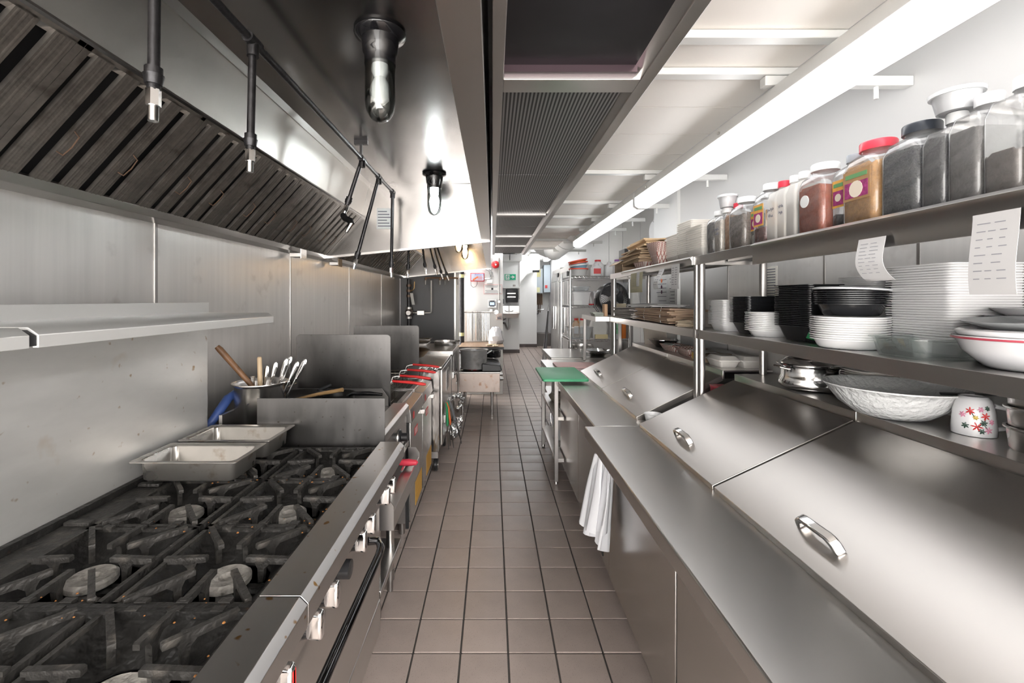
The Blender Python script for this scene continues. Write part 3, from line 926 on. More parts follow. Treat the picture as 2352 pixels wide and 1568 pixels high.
# griddle on a stand
g = thing('griddle', 'countertop griddle with sloped steel rail and one black dial', 'griddle', (-0.85, 2.44, 0.66))
MB().box(-1.25, -0.56, 2.05, 2.84, 0.66, 0.86).build('body', STEEL_DK, g, bevel=0.003)
MB().box(-1.22, -0.63, 2.06, 2.83, 0.86, 0.876).build('cooking_plate', mat('griddle_plate', (0.075, 0.07, 0.065), 0.38, 0.9, var=0.3, vscale=7, bump=0.05), g)
MB().prism([(-0.63, 0.892), (-0.548, 0.892), (-0.53, 0.876), (-0.53, 0.835), (-0.63, 0.835)], 'y', 2.04, 2.85).build('front_rail', STEEL_X, g, bevel=0.002)
MB().box(-0.56, -0.545, 2.05, 2.84, 0.67, 0.835).build('control_panel', STEEL, g)
k = MB().lathe([(0, 0), (0.040, 0), (0.040, 0.01), (0.024, 0.016), (0.024, 0.05), (0, 0.052)], (-0.545, 2.62, 0.745), 20, axis='x').build('dial', BLACKPL, g)
MB().lathe([(0, 0), (0.047, 0), (0.047, 0.004), (0, 0.004)], (-0.5455, 2.62, 0.745), 20, axis='x').build('dial_ring', CHROME, k)
MB().box(-1.25, -1.235, 2.05, 2.84, 0.86, 1.02).build('back_splash', STEEL_DK, g)
MB().prism([(-1.25, 0.86), (-0.66, 0.86), (-0.66, 0.93), (-0.70, 0.985), (-1.25, 0.985)], 'y', 2.835, 2.842).build('side_splash', STEEL_DK, g)
st = thing('griddle_stand', 'steel stand under the griddle with round legs and lower shelf', 'stand', (-0.85, 2.44, 0))
MB().box(-1.24, -0.53, 2.06, 2.84, 0.625, 0.658).build('top_frame', STEEL, st, bevel=0.002)
MB().box(-1.24, -0.502, 2.02, 2.47, 0.205, 0.235).build('lower_shelf', STEEL_X, st, bevel=0.003)
for yy in (2.10, 2.39):
    for xx in (-1.18, -0.545):
        lg = MB().cyl((xx, yy, 0.07), (xx, yy, 0.63), 0.021, seg=14).build('leg', STEEL, st)
        MB().cyl((xx, yy, 0), (xx, yy, 0.075), 0.016, seg=12).cyl((xx, yy, 0.06), (xx, yy, 0.12), 0.023, seg=12).build('adjustable_foot', STEEL_DK, lg)
tr = thing('drip_tray', 'long steel shelf tray fixed below the griddle front', 'tray', (-0.5, 2.4, 0.55))
MB().box(-0.522, -0.455, 2.06, 2.78, 0.548, 0.556).build('tray_floor', STEEL_X, tr)
MB().box(-0.458, -0.452, 2.06, 2.78, 0.49, 0.575).build('front_lip', STEEL_X, tr, bevel=0.001)
for e in (2.055, 2.78):
    MB().prism([(-0.522, 0.49), (-0.452, 0.49), (-0.452, 0.60), (-0.475, 0.632), (-0.522, 0.632)], 'y', e, e + 0.005).build('end_plate', STEEL_DK, tr)
t = thing('red_handled_tool', 'pinkish red plastic handle lying on the steel tray below the griddle', 'tool', (-0.53, 2.62, 0.556))
MB().lathe([(0, -0.07), (0.012, -0.065), (0.019, -0.03), (0.021, 0.01), (0.015, 0.055), (0, 0.065)], (-0.50, 2.63, 0.593), 14, axis='x').build('grip', mat('pink_red_plastic', (0.78, 0.06, 0.10), 0.35), t)
MB().box(-0.520, -0.51, 2.54, 2.63, 0.572, 0.580).build('blade', STEEL, t)

# utensil pot
t = thing('utensil_pot', 'tall round stainless pot holding wooden spoons and ladles behind the pans', 'pot', (-1.138, 2.20, 0.885))
ux, uy = -1.138, 2.20
MB().lathe([(0, 0.885), (0.105, 0.885), (0.112, 0.892), (0.113, 1.128), (0.122, 1.140), (0.127, 1.143), (0.127, 1.147), (0.119, 1.147), (0.109, 1.130), (0.108, 0.897), (0, 0.897)], (ux, uy, 0), 36).build('body', STEEL, t, ang=50)
MB().cyl((ux, uy - 0.114, 1.06), (ux, uy - 0.1145, 1.061), 0.004, seg=8).build('mark', INK, t)
def stick(name, label, pts, rad, mt, head=None):
    o = MB().tube(pts, rad, 10)
    return tag(o.build(name, mt, ang=60), label, 'utensil')
stick('wooden_spoon', 'dark scorched wooden spoon leaning left out of the steel pot', [(-1.06, 2.24, 0.92), (-1.185, 2.19, 1.14), (-1.30, 2.14, 1.31), (-1.312, 2.135, 1.325)], [0.011, 0.013, 0.015, 0.012], WOODDK)
stick('rolling_stick', 'pale wooden stick standing upright in the steel pot', [(-1.14, 2.22, 0.92), (-1.142, 2.205, 1.14), (-1.143, 2.20, 1.262), (-1.143, 2.20, 1.268)], [0.012, 0.012, 0.011, 0.007], mat('pale_wood', (0.62, 0.46, 0.29), 0.5, var=0.15))
stick('steel_tube_handle', 'short hollow chrome handle beside the pale stick in the pot', [(-1.17, 2.22, 0.93), (-1.178, 2.20, 1.17)], [0.010, 0.012], CHROME)
for i, (dx, dy, h, lean) in enumerate(((-0.03, 0.02, 1.20, 0.03), (0.0, -0.01, 1.235, 0.06), (0.02, 0.03, 1.255, 0.075), (0.01, 0.05, 1.27, 0.10), (0.045, 0.0, 1.245, 0.12), (0.055, 0.03, 1.26, 0.14))):
    b = Vector((ux + dx * .8, uy + dy * .5, 0.92))
    tip = Vector((ux + 0.02 + dx + lean, uy + dy, h))
    m = MB()
    ax = (tip - b).normalized()
    sd = ax.cross(Vector((0, 1, 0))).normalized()
    m.tube([tuple(b), tuple(b.lerp(tip, 0.7))], 0.005, 8)
    n = len(m.v)
    k0 = b.lerp(tip, 0.68)
    prof = [(0.006, 0), (0.008, 0.03), (0.012, 0.07), (0.013, 0.09), (0.009, 0.108), (0.003, 0.113)]
    m.lathe(prof, (0, 0, 0), 12, sx=1.0, sy=0.28)
    R = Matrix((sd, ax.cross(sd), ax)).transposed().to_4x4()
    m.xf(Matrix.Translation(k0) @ R, n)
    lab = ['shortest polished steel ladle handle, front left in the pot', 'polished steel ladle handle, second from the pale stick', 'polished steel ladle handle, tall one in the middle of the bunch', 'polished steel ladle handle, tallest in the pot', 'polished steel ladle handle leaning right in front', 'polished steel ladle handle leaning furthest right'][i]
    tag(m.build('ladle', CHROME, ang=60), lab, 'ladle', 'steel ladles in the utensil pot')

# skillets on the griddle
def skillet(label, c, r, hd, sleeve, dep=0.045):
    x, y, z = c
    t = thing('skillet', label, 'frying pan', c, 'skillets on the griddle')
    MB().lathe([(0, z), (r * 0.82, z), (r, z + dep), (r + 0.005, z + dep + 0.002), (r + 0.003, z + dep + 0.004), (r - 0.004, z + dep + 0.002), (r * 0.81, z + 0.005), (0, z + 0.005)], (x, y, 0), 36).build('pan', mat('black_skillet', (0.03, 0.028, 0.026), 0.35, 0.5, var=0.3, bump=0.15, bscale=40), t, ang=50)
    MB().tube(hd, sleeve[1], 12).build('handle', sleeve[0], t, ang=60)
    return t
skillet('black skillet with a worn rim behind the spill plate', (-1.06, 2.46, 0.984), 0.132, [(-1.0, 2.57, 1.025), (-0.96, 2.66, 1.04)], (BLACKPL, 0.010))
skillet('second black skillet with long black handle pointing to the aisle', (-0.93, 2.70, 0.877), 0.10, [(-0.86, 2.66, 0.975), (-0.82, 2.64, 0.995), (-0.72, 2.62, 1.0), (-0.64, 2.61, 0.996)], (BLACKGLOSS, [0.008, 0.012, 0.013, 0.008]), 0.105)
skillet('deep pan with a thick blue sleeved handle beside the utensil pot', (-1.06, 2.46, 0.877), 0.122, [(-1.14, 2.37, 0.97), (-1.22, 2.34, 1.04), (-1.272, 2.27, 1.095), (-1.288, 2.18, 1.065), (-1.298, 2.12, 1.01), (-1.325, 2.085, 0.955), (-1.335, 2.08, 0.945)], (BLUE, [0.007, 0.010, 0.019, 0.022, 0.022, 0.018, 0.012]), 0.10)
stick('wooden_spatula', 'light wooden spoon handle resting across the black skillet', [(-1.09, 2.44, 1.0), (-0.94, 2.42, 1.038), (-0.80, 2.40, 1.066)], [0.008, 0.010, 0.011], WOOD)

# tall divider plates
def rplate(label, x0, x1, y, z0, z1):
    r = 0.025
    p = [(x0, z0), (x1, z0)]
    for k in range(5):
        a = k / 4 * PI / 2
        p.append((x1 - r + r * math.cos(a), z1 - r + r * math.sin(a)))
    for k in range(5):
        a = PI / 2 + k / 4 * PI / 2
        p.append((x0 + r + r * math.cos(a), z1 - r + r * math.sin(a)))
    return tag(MB().prism(p, 'y', y - 0.003, y + 0.003).build('divider_plate', PLATE, bevel=0.001), label, 'splash guard', 'tall divider plates')
rplate('tall dark steel divider plate between griddle and fryers', -1.257, -0.652, 2.875, 0.84, 1.324)
rplate('tall dark steel divider plate between fryers and steam oven, further back', -1.225, -0.648, 3.962, 0.84, 1.318)

# fryers
def fryer(label, y0, y1, n):
    t = thing('deep_fryer', label, 'fryer', (-0.85, (y0 + y1) / 2, 0), 'floor fryers')
    MB().box(-1.25, -0.56, y0, y1, 0.09, 0.78).build('cabinet', STEEL_DK, t, bevel=0.002)
    MB().box(-0.56, -0.535, y0 + 0.02, y1 - 0.004, 0.09, 0.745).build('door', STEEL, t, bevel=0.004)
    MB().box(-0.565, -0.545, y0 - 0.004, y0 + 0.016, 0.06, 0.745).build('door_edge', BLACKGAP, t)
    MB().prism([(-0.60, 0.845), (-0.535, 0.83), (-0.525, 0.745), (-0.61, 0.745)], 'y', y0 + 0.003, y1 - 0.003).build('front_header', STEEL_DK, t, bevel=0.003)
    m = MB().box(-1.22, -0.60, y0 + 0.005, y0 + 0.03, 0.74, 0.862).box(-1.22, -0.60, y1 - 0.03, y1 - 0.005, 0.74, 0.862).box(-0.64, -0.60, y0 + 0.03, y1 - 0.03, 0.74, 0.862).box(-1.22, -1.17, y0 + 0.03, y1 - 0.03, 0.74, 0.862)
    m.build('vat_rim', STEEL, t, bevel=0.003)
    MB().box(-1.17, -0.64, y0 + 0.03, y1 - 0.03, 0.77, 0.785).build('oil', mat('fry_oil', (0.05, 0.025, 0.008), 0.08, coat=0.6), t)
    MB().box(-1.25, -1.20, y0 + 0.01, y1 - 0.01, 0.86, 1.08).build('flue_riser', STEEL_DK, t, bevel=0.003)
    MB().box(-1.20, -1.185, y0 + 0.03, y1 - 0.03, 0.98, 1.0).build('basket_hanger', STEEL, t)
    # red and amber warning labels on the door
    ym = y0 + 0.17
    MB().box(-0.5348, -0.533, ym, ym + 0.12, 0.61, 0.665).build('warning_label', REDLBL, t)
    for q in range(3):
        MB().box(-0.5332, -0.5325, ym + 0.01, ym + 0.105, 0.622 + q * 0.013, 0.628 + q * 0.013).build('label_print', PAPER, t)
    MB().lathe([(0, 0), (0.028, 0), (0.028, 0.001), (0, 0.001)], (-0.527, y0 + 0.09, 0.775), 16, axis='x').build('round_label', REDLBL, t)
    MB().box(-0.5348, -0.533, y0 + 0.20 if n == 0 else y0 + 0.2, y1 - 0.03, 0.12, 0.28).build('amber_label', YELLOWLBL, t)
    MB().box(-0.537, -0.50, y1 - 0.10, y1 - 0.06, 0.70, 0.735).build('door_latch', STEEL, t, bevel=0.004)
    for yy in (y0 + 0.06, y1 - 0.06):
        for xx in (-1.2, -0.60):
            MB().cyl((xx, yy, 0), (xx, yy, 0.09), 0.02, 0.024, seg=12).build('foot', STEEL_DK, t)
fryer('floor deep fryer with red label and dark door edge beside the griddle', 2.915, 3.42, 0)
fryer('second floor deep fryer, next to the steam oven', 3.44, 3.945, 1)
# fry baskets
def basket(label, yc, hz):
    t = thing('fry_basket', label, 'fry basket', (-0.9, yc, 0.80), 'red handled fry baskets')
    w = MB()
    x0, x1, ya, yb, z0, z1 = -1.10, -0.74, yc - 0.075, yc + 0.075, 0.80, 0.93
    for z in (z0, (z0 + z1) / 2, z1):
        rr = 0.0035 if z == z1 else 0.0016
        w.tube([(x0, ya, z), (x1, ya, z), (x1, yb, z), (x0, yb, z), (x0, ya, z)], rr, 5)
    for k in range(11):
        x = x0 + (x1 - x0) * k / 10
        w.tube([(x, ya, z1), (x, ya, z0), (x, yb, z0), (x, yb, z1)], 0.0013, 4)
    for k in range(1, 6):
        y = ya + (yb - ya) * k / 6
        w.tube([(x0, y, z1), (x0, y, z0), (x1, y, z0), (x1, y, z1)], 0.0013, 4)
    w.build('wire_cage', mat('basket_wire', (0.50, 0.47, 0.43), 0.3, 1.0), t)
    MB().tube([(-0.745, yc - 0.04, 0.925), (-0.73, yc - 0.02, 0.98), (-0.70, yc - 0.008, hz + 0.005), (-0.665, yc, hz + 0.006)], 0.004, 8).tube([(-0.745, yc + 0.04, 0.925), (-0.73, yc + 0.02, 0.98), (-0.70, yc + 0.008, hz + 0.005), (-0.665, yc, hz + 0.006)], 0.004, 8).build('neck', STEEL, t)
    MB().tube([(-0.68, yc, hz + 0.008), (-0.56, yc, hz), (-0.47, yc, hz - 0.012), (-0.452, yc, hz - 0.014)], [0.0085, 0.0105, 0.0105, 0.006], 10).build('grip', RED, t)
basket('red handled fry basket nearest the griddle plate', 3.05, 0.985)
basket('red handled fry basket, second from the griddle plate', 3.30, 0.98)
basket('red handled fry basket, third from the griddle plate', 3.58, 0.98)
basket('red handled fry basket furthest from the griddle plate', 3.83, 0.985)

# oven block
ov = thing('steam_oven', 'wide steel oven on casters with film wrapped corner and latched doors', 'oven', (-0.85, 4.85, 0))
MB().box(-1.25, -0.47, 3.99, 5.74, 0.19, 0.94).build('body', SHRINK, ov, bevel=0.006)
MB().box(-1.25, -0.45, 3.985, 4.88, 0.935, 0.952).build('top_plate', STEEL_X, ov, bevel=0.003)
MB().box(-1.25, -0.43, 4.89, 5.745, 0.945, 0.985).build('top_plate', STEEL_X, ov, bevel=0.003)
MB().box(-0.47, -0.448, 4.03, 4.86, 0.24, 0.92).build('door', STEEL, ov, bevel=0.006)
MB().box(-0.47, -0.445, 4.90, 5.72, 0.24, 0.93).build('door', STEEL, ov, bevel=0.006)
MB().box(-0.4485, -0.446, 4.35, 4.60, 0.66, 0.86).build('data_plate', mat('data_plate_grey', (0.42, 0.42, 0.40), 0.4, 0.7), ov)
for q in range(7):
    MB().box(-0.4465, -0.4455, 4.37, 4.57 - 0.03 * (q % 3), 0.68 + q * 0.024, 0.686 + q * 0.024).build('plate_print', INKGREY, ov)
MB().box(-0.4455, -0.4435, 5.1, 5.3, 0.72, 0.90).build('data_plate', mat('data_plate_grey', (0.42, 0.42, 0.40), 0.4, 0.7), ov)
for yy, z in ((4.60, 0.50), (5.05, 0.70), (4.15, 0.45)):
    lt = MB().box(-0.45, -0.425, yy - 0.035, yy + 0.035, z - 0.04, z + 0.04).build('latch', STEEL, ov, bevel=0.008)
    MB().tube([(-0.43, yy, z), (-0.405, yy + 0.01, z + 0.02), (-0.395, yy + 0.02, z - 0.06), (-0.41, yy + 0.02, z - 0.11)], 0.009, 8).build('lever', CHROME, lt)
def foil(name_, pts, r):
    m = MB()
    P = []
    R = []
    for (a, b) in zip(pts[:-1], pts[1:]):
        for k in range(6):
            P.append(tuple(Vector(a).lerp(Vector(b), k / 6)))
            R.append(r * random.uniform(0.75, 1.35))
    m.tube(P, R, 9)
    m.v = [(v[0] + random.uniform(-.006, .006), v[1] + random.uniform(-.006, .006), v[2] + random.uniform(-.006, .006)) for v in m.v]
    return m.build(name_, FOIL, ov, ang=15)
foil('foil_wrapped_handle', [(-0.44, 5.10, 0.44), (-0.36, 5.12, 0.46), (-0.34, 5.10, 0.42), (-0.37, 5.06, 0.34), (-0.41, 5.0, 0.31)], 0.026)
foil('foil_wrapped_handle', [(-0.44, 4.42, 0.24), (-0.37, 4.48, 0.30), (-0.32, 4.50, 0.36), (-0.35, 4.45, 0.24), (-0.41, 4.36, 0.19)], 0.034)
for yy in (4.06, 5.62, 4.75):
    for xx in (-1.18, -0.52):
        c = MB().box(xx - 0.03, xx + 0.03, yy - 0.028, yy + 0.028, 0.12, 0.19).build('caster', STEEL_DK, ov)
        MB().lathe([(0, -0.018), (0.05, -0.018), (0.058, -0.012), (0.058, 0.012), (0.05, 0.018), (0, 0.018)], (xx + 0.01, yy, 0.058), 20, axis='x').build('wheel', BLACKPL, c)
        MB().lathe([(0, -0.021), (0.036, -0.021), (0.036, 0.021), (0, 0.021)], (xx + 0.01, yy, 0.058), 16, axis='x').build('wheel_hub', STEEL_DK, c)
# foil edge on oven front
m = MB()
P = [(-0.47 - 0.5 * (k / 20), 3.982 + random.uniform(-.008, .008), 0.93 + random.uniform(-.012, .008)) for k in range(21)]
m.tube(P, [random.uniform(0.010, 0.02) for _ in P], 7)
m.build('foil_edge', FOIL, ov, ang=15)

# tongs hanging on the oven front
for i, (yy, mt, lab, dx) in enumerate(((4.10, GREENGRIP, 'green handled tongs hanging on the oven front, nearer pair', 0.0), (4.17, ORANGE, 'orange handled tongs hanging on the oven front', 0.02), (4.26, GREENGRIP, 'green handled tongs hanging on the oven front, further pair', 0.0), (4.36, mat('grey_grip', (0.2, 0.2, 0.21), 0.5), 'black gripped long tongs slanting from the oven front', 0.05))):
    t = thing('tongs', lab, 'tongs', (-0.42, yy, 0.25), 'tongs hanging on the oven')
    z1 = 0.60 - 0.01 * i
    for s in (-1, 1):
        MB().tube([(-0.425, yy, z1), (-0.415 + dx * .3, yy + s * 0.022, z1 - 0.05), (-0.41 + dx, yy + s * 0.028, z1 - 0.2)], [0.006, 0.008, 0.007], 8).build('grip', mt, t)
        MB().tube([(-0.41 + dx, yy + s * 0.027, z1 - 0.19), (-0.405 + dx * 1.6, yy + s * 0.02, z1 - 0.32), (-0.40 + dx * 2, yy + s * 0.01, z1 - 0.42)], [0.005, 0.0045, 0.003], 6).build('arm', STEEL_DK, t)
# items on the oven
t = thing('wok', 'dark round wok lying on the oven top behind the divider plate', 'wok', (-0.86, 4.45, 0.952))
MB().lathe([(0, 0.952), (0.09, 0.955), (0.18, 0.985), (0.235, 1.045), (0.238, 1.047), (0.232, 1.048), (0.176, 0.99), (0.088, 0.96), (0, 0.957)], (-0.86, 4.45, 0), 36).build('bowl', mat('seasoned_wok', (0.05, 0.043, 0.038), 0.35, 0.8, var=0.3), t)
MB().tube([(-0.98, 4.6, 1.03), (-1.10, 4.72, 1.07), (-1.18, 4.8, 1.08)], 0.012, 8).build('handle', IRON, t)
pan('steel_tray', 'rectangular steel tray with raised handle bar on the far oven top', -1.15, -0.72, 5.05, 5.40, 0.985, 1.05, STEEL, 'pans on the far oven top')
pan('steel_tray', 'second rectangular steel tray behind, by the charcoal partition', -1.15, -0.76, 5.45, 5.7, 0.985, 1.06, STEEL, 'pans on the far oven top')
t = thing('stew_pot', 'round shallow aluminium pan at the far corner of the oven top', 'pan', (-0.58, 5.52, 0.985))
MB().lathe([(0, 0.985), (0.13, 0.985), (0.135, 0.99), (0.14, 1.03), (0.155, 1.035), (0.155, 1.038), (0.136, 1.035), (0.13, 0.992), (0, 0.99)], (-0.58, 5.55, 0.0), 32).build('body', STEEL, t)
MB().tube([(-0.44, 5.50, 1.033), (-0.40, 5.52, 1.036), (-0.40, 5.58, 1.036), (-0.44, 5.60, 1.033)], 0.005, 6).build('handle', STEEL, t)

# low stock pot range
s = thing('stock_pot_range', 'low rusty stock pot range on tubular legs at the end of the line', 'range', (-0.2, 6.3, 0))
RUST = mat('rusty_steel', (0.36, 0.30, 0.27), 0.38, 0.85, var=0.15, vscale=4, stretch=(2, 1, 1), rvar=0.1, spots=((0.22, 0.10, 0.05), 14, 0.58, 0.75, 5))
MB().box(-0.44, 0.10, 5.96, 6.72, 0.315, 0.565).build('body', RUST, s, bevel=0.004)
MB().box(-0.45, 0.11, 5.95, 6.73, 0.565, 0.585).build('top_rim', STEEL_DK, s, bevel=0.003)
MB().prism([(-0.14, 0.585), (0.10, 0.585), (0.13, 0.60), (0.105, 0.665), (-0.14, 0.69)], 'y', 5.99, 6.30).build('front_shield', BLACKPL, s, bevel=0.008)
MB().prism([(-0.14, 0.585), (0.09, 0.585), (0.11, 0.60), (0.08, 0.665), (-0.14, 0.69)], 'y', 6.38, 6.70).build('front_shield', BLACKPL, s, bevel=0.008)
for yy in (6.15, 6.52):
    m = MB()
    for k in range(8):
        a = k * PI / 4
        m.tube([(-0.27 + 0.04 * math.cos(a), yy + 0.04 * math.sin(a), 0.60), (-0.27 + 0.17 * math.cos(a), yy + 0.17 * math.sin(a), 0.60)], 0.009, 6)
    m.build('trivet', IRON, s)
    MB().cyl((0.105, yy, 0.46), (0.15, yy, 0.46), 0.03, 0.024, seg=14).build('knob', CHROME, s)
MB().lathe([(0, 0.586), (0.07, 0.586), (0.07, 0.592), (0, 0.592)], (-0.27, 6.15, 0), 20).build('red_burner_disc', mat('red_burner', (0.55, 0.03, 0.03), 0.5), s)  # the burner's red glow is only base colour, nothing emits
for yy in (6.02, 6.66):
    for xx in (-0.40, -0.005):
        MB().cyl((xx, yy, 0.0), (xx, yy, 0.32), 0.018, 0.021, seg=12).build('leg', STEEL, s)
t = thing('stock_pot', 'big dull aluminium stock pot with loop handle on the low burner', 'pot', (-0.26, 6.15, 0.61))
ALU = mat('dull_aluminium', (0.60, 0.60, 0.60), 0.38, 0.6, var=0.2, vscale=8, bump=0.08, bscale=30, spots=((0.12, 0.11, 0.10), 6, 0.55, 0.8, 4))
MB().lathe([(0, 0.61), (0.17, 0.61), (0.178, 0.625), (0.182, 0.84), (0.20, 0.862), (0.198, 0.866), (0.176, 0.85), (0.172, 0.628), (0, 0.62)], (-0.255, 6.15, 0), 40).build('body', ALU, t, ang=50)
for sx in (-1, 1):
    MB().tube([(-0.255 + sx * 0.18, 6.10, 0.81), (-0.255 + sx * 0.235, 6.12, 0.84), (-0.255 + sx * 0.245, 6.15, 0.845), (-0.255 + sx * 0.235, 6.18, 0.84), (-0.255 + sx * 0.18, 6.20, 0.81)], 0.007, 8).build('handle', ALU, t)
t = thing('small_pot', 'small black pot on the far burner under the wooden table edge', 'pot', (-0.02, 6.56, 0.61))
MB().lathe([(0, 0.70), (0.10, 0.70), (0.108, 0.71), (0.11, 0.80), (0.116, 0.805), (0.104, 0.805), (0.102, 0.712), (0, 0.706)], (0.015, 6.60, 0), 28).build('body', BLACKGLOSS, t)
MB().lathe([(0, 0.69), (0.08, 0.69), (0.08, 0.70), (0, 0.70)], (0.015, 6.60, 0), 20).build('base', STEEL_DK, t)
# white cabinet with wooden top in front of the rear wall
wt = thing('wooden_top_cabinet', 'white cabinet with brown wooden counter top before the rear wall', 'counter', (-0.2, 7.6, 0))
MB().box(-0.52, 0.17, 7.32, 8.12, 0.0, 0.745).build('cabinet', WHITEMETAL, wt, bevel=0.004)
MB().box(-0.54, 0.185, 7.22, 8.13, 0.745, 0.785).build('counter_top', mat('brown_laminate', (0.30, 0.20, 0.13), 0.4, var=0.25, vscale=6, stretch=(5, 1, 1)), wt, bevel=0.003)
MB().box(-0.541, 0.186, 7.216, 7.222, 0.74, 0.78).build('dark_edge', BLACKPL, wt)
t = thing('knotted_bag', 'translucent white plastic bag slumped on the wooden counter', 'bag', (0.0, 7.75, 0.785))
m = MB().lathe([(0, 0.785), (0.11, 0.787), (0.135, 0.84), (0.125, 0.92), (0.10, 1.0), (0.06, 1.06), (0.02, 1.075), (0, 1.075)], (0.06, 7.75, 0), 18)
m.v = [(v[0] + random.uniform(-.018, .018), v[1] + random.uniform(-.018, .018), max(0.786, v[2] + random.uniform(-.012, .012))) for v in m.v]
m.build('film', BAGPL, t, ang=20)
t = thing('paper_scraps', 'crumpled pale flatbread wrappers on a paper at the counter edge', 'food', (0.03, 7.45, 0.785))
for k in range(6):
    x, y = random.uniform(-0.07, 0.13), random.uniform(7.28, 7.45)
    m = MB().rloft([(0.785 + k * .002, 0.05, 0.04, 0.03), (0.797 + k * .002, 0.045, 0.035, 0.03)], (x, y, 0), 3)
    m.v = [(v[0] + random.uniform(-.008, .008), v[1], v[2] + random.uniform(0, .01)) for v in m.v]
    m.build('wrapper', mat('cream_wrapper', (0.70, 0.60, 0.44), 0.7, var=0.3, vscale=20), t)

# ============================================================ PREP LINE (right)
def lid_handle(parent, x, y, z, ang):
    """chrome pull standing on the sloped lid; local x runs up the slope"""
    L = 0.075
    m = MB().prism([(-L, 0), (-L + 0.006, 0.022), (-L + 0.018, 0.034), (-L + 0.03, 0.037), (L - 0.03, 0.037), (L - 0.018, 0.034), (L - 0.006, 0.022), (L, 0), (L - 0.016, 0), (L - 0.022, 0.016), (L - 0.034, 0.026), (-L + 0.034, 0.026), (-L + 0.022, 0.016), (-L + 0.016, 0)], 'x', -0.013, 0.013)
    M = Matrix.Translation((x, y, z)) @ Matrix.Rotation(-ang, 4, 'Y')
    m.xf(M)
    return m.build('handle', CHROME, parent, ang=60, bevel=0.004)

def prep_unit(label, xf, xb_body, y0, y1, zc, xl, zl, doors, mid, slots, badge=None, gap=0.0, wt=0.0):
    """xf counter front edge, xl / zl lid foot; lids rise to (1.255, 1.13)"""
    u = thing('prep_fridge', label, 'prep table', (1.0, (y0 + y1) / 2, 0), 'refrigerated prep tables')
    w = y1 - y0
    MB().box(xb_body, 1.50, y0, y1, 0.085, zc - 0.04).build('cabinet', STEEL_DK, u, bevel=0.003)
    MB().box(xb_body + 0.03, 1.48, y0 + 0.02, y1 - 0.02, 0.0, 0.085).build('toe_kick', BLACKGAP, u)
    # doors facing the aisle
    ys = [y0] + doors + [y1]
    for a, b in zip(ys[:-1], ys[1:]):
        d = MB().box(xb_body - 0.028, xb_body - 0.002, a + 0.006, b - 0.006, 0.10, zc - 0.075).build('door', STEEL, u, bevel=0.004)
        for sy in slots:
            if a < sy < b:
                MB().box(xb_body - 0.031, xb_body - 0.026, sy - 0.012, sy + 0.012, zc - 0.150, zc - 0.075).build('finger_slot', BLACKGAP, d)
    MB().box(xb_body - 0.012, xb_body, y0 + 0.004, y1 - 0.004, zc - 0.07, zc - 0.04).build('header_strip', BLACKGAP, u)
    if badge:
        bd = MB().box(xb_body - 0.031, xb_body - 0.027, badge - 0.02, badge + 0.02, 0.13, 0.21).build('badge', BLACKPL, u)
        MB().box(xb_body - 0.0325, xb_body - 0.031, badge - 0.012, badge + 0.012, 0.15, 0.19).build('badge_print', STEEL, bd)
    # work top with turned-down front edge
    MB().prism([(xf, zc - 0.004), (xf + 0.004, zc), (xl + 0.05, zc), (xl + 0.05, zc - 0.02), (xf + 0.012, zc - 0.02), (xf + 0.012, zc - 0.052), (xf, zc - 0.052)], 'y', y0, y1 - wt).build('work_top', STEEL_X, u, bevel=0.0015)
    # pan rail body below the lids
    MB().prism([(xl + 0.02, zc - 0.04), (xl + 0.02, zl - 0.012), (1.245, 1.115), (1.50, 1.115), (1.50, zc - 0.04)], 'y', y0 + 0.012 + gap, y1 - 0.012).build('pan_rail', STEEL_DK, u, bevel=0.002)
    # flat top shelf behind the lids
    ms = [y0 + 0.004 + gap] + mid + [y1 - 0.004]
    for a, b in zip(ms[:-1], ms[1:]):
        MB().prism([(1.262, 1.160), (1.536, 1.160), (1.536, 1.150), (1.272, 1.150), (1.272, 1.112), (1.262, 1.112)], 'y', a + 0.002, b - 0.002).build('top_shelf', STEEL_X, u, bevel=0.0015)
    ang = math.atan2(1.130 - zl, 1.255 - xl)
    for a, b in zip(ms[:-1], ms[1:]):
        a2, b2 = a + 0.006, b - 0.006
        n = (-math.sin(ang), math.cos(ang))
        th = 0.028
        p0, p1 = (xl, zl), (1.255, 1.130)
        ld = MB().prism([p0, p1, (p1[0] - n[0] * th, p1[1] - n[1] * th), (p0[0] - n[0] * th + 0.012, p0[1] - n[1] * th), (p0[0] + 0.002, p0[1] - 0.022)], 'y', a2, b2).build('lid', STEEL_LID, u, bevel=0.002)
        hx = xl + 0.075
        lid_handle(ld, hx, (a2 + b2) / 2 + 0.02, zl + 0.075 * math.tan(ang), ang)
    return u
prep_unit('near stainless prep fridge with two big sloped lids', 0.482, 0.637, 0.70, 2.345, 0.885, 0.765, 0.902, [1.49], [1.555], [2.19, 1.80, 1.33, 0.95])
prep_unit('far stainless prep fridge with two smaller sloped lids by the green board', 0.535, 0.640, 2.355, 4.05, 0.885, 0.79, 0.905, [3.2], [3.24], [3.08, 3.34], badge=2.50, gap=0.095, wt=0.32)
MB().lathe([(0, 0.888), (0.035, 0.888), (0.045, 0.935), (0.048, 0.937), (0.043, 0.937), (0.034, 0.892), (0, 0.892)], (0.86, 2.40, 0.0015), 24).build('deli_cup', WHITEPL)
tag(bpy.data.objects['deli_cup'], 'small white plastic cup in the gap between the two prep fridges', 'cup')

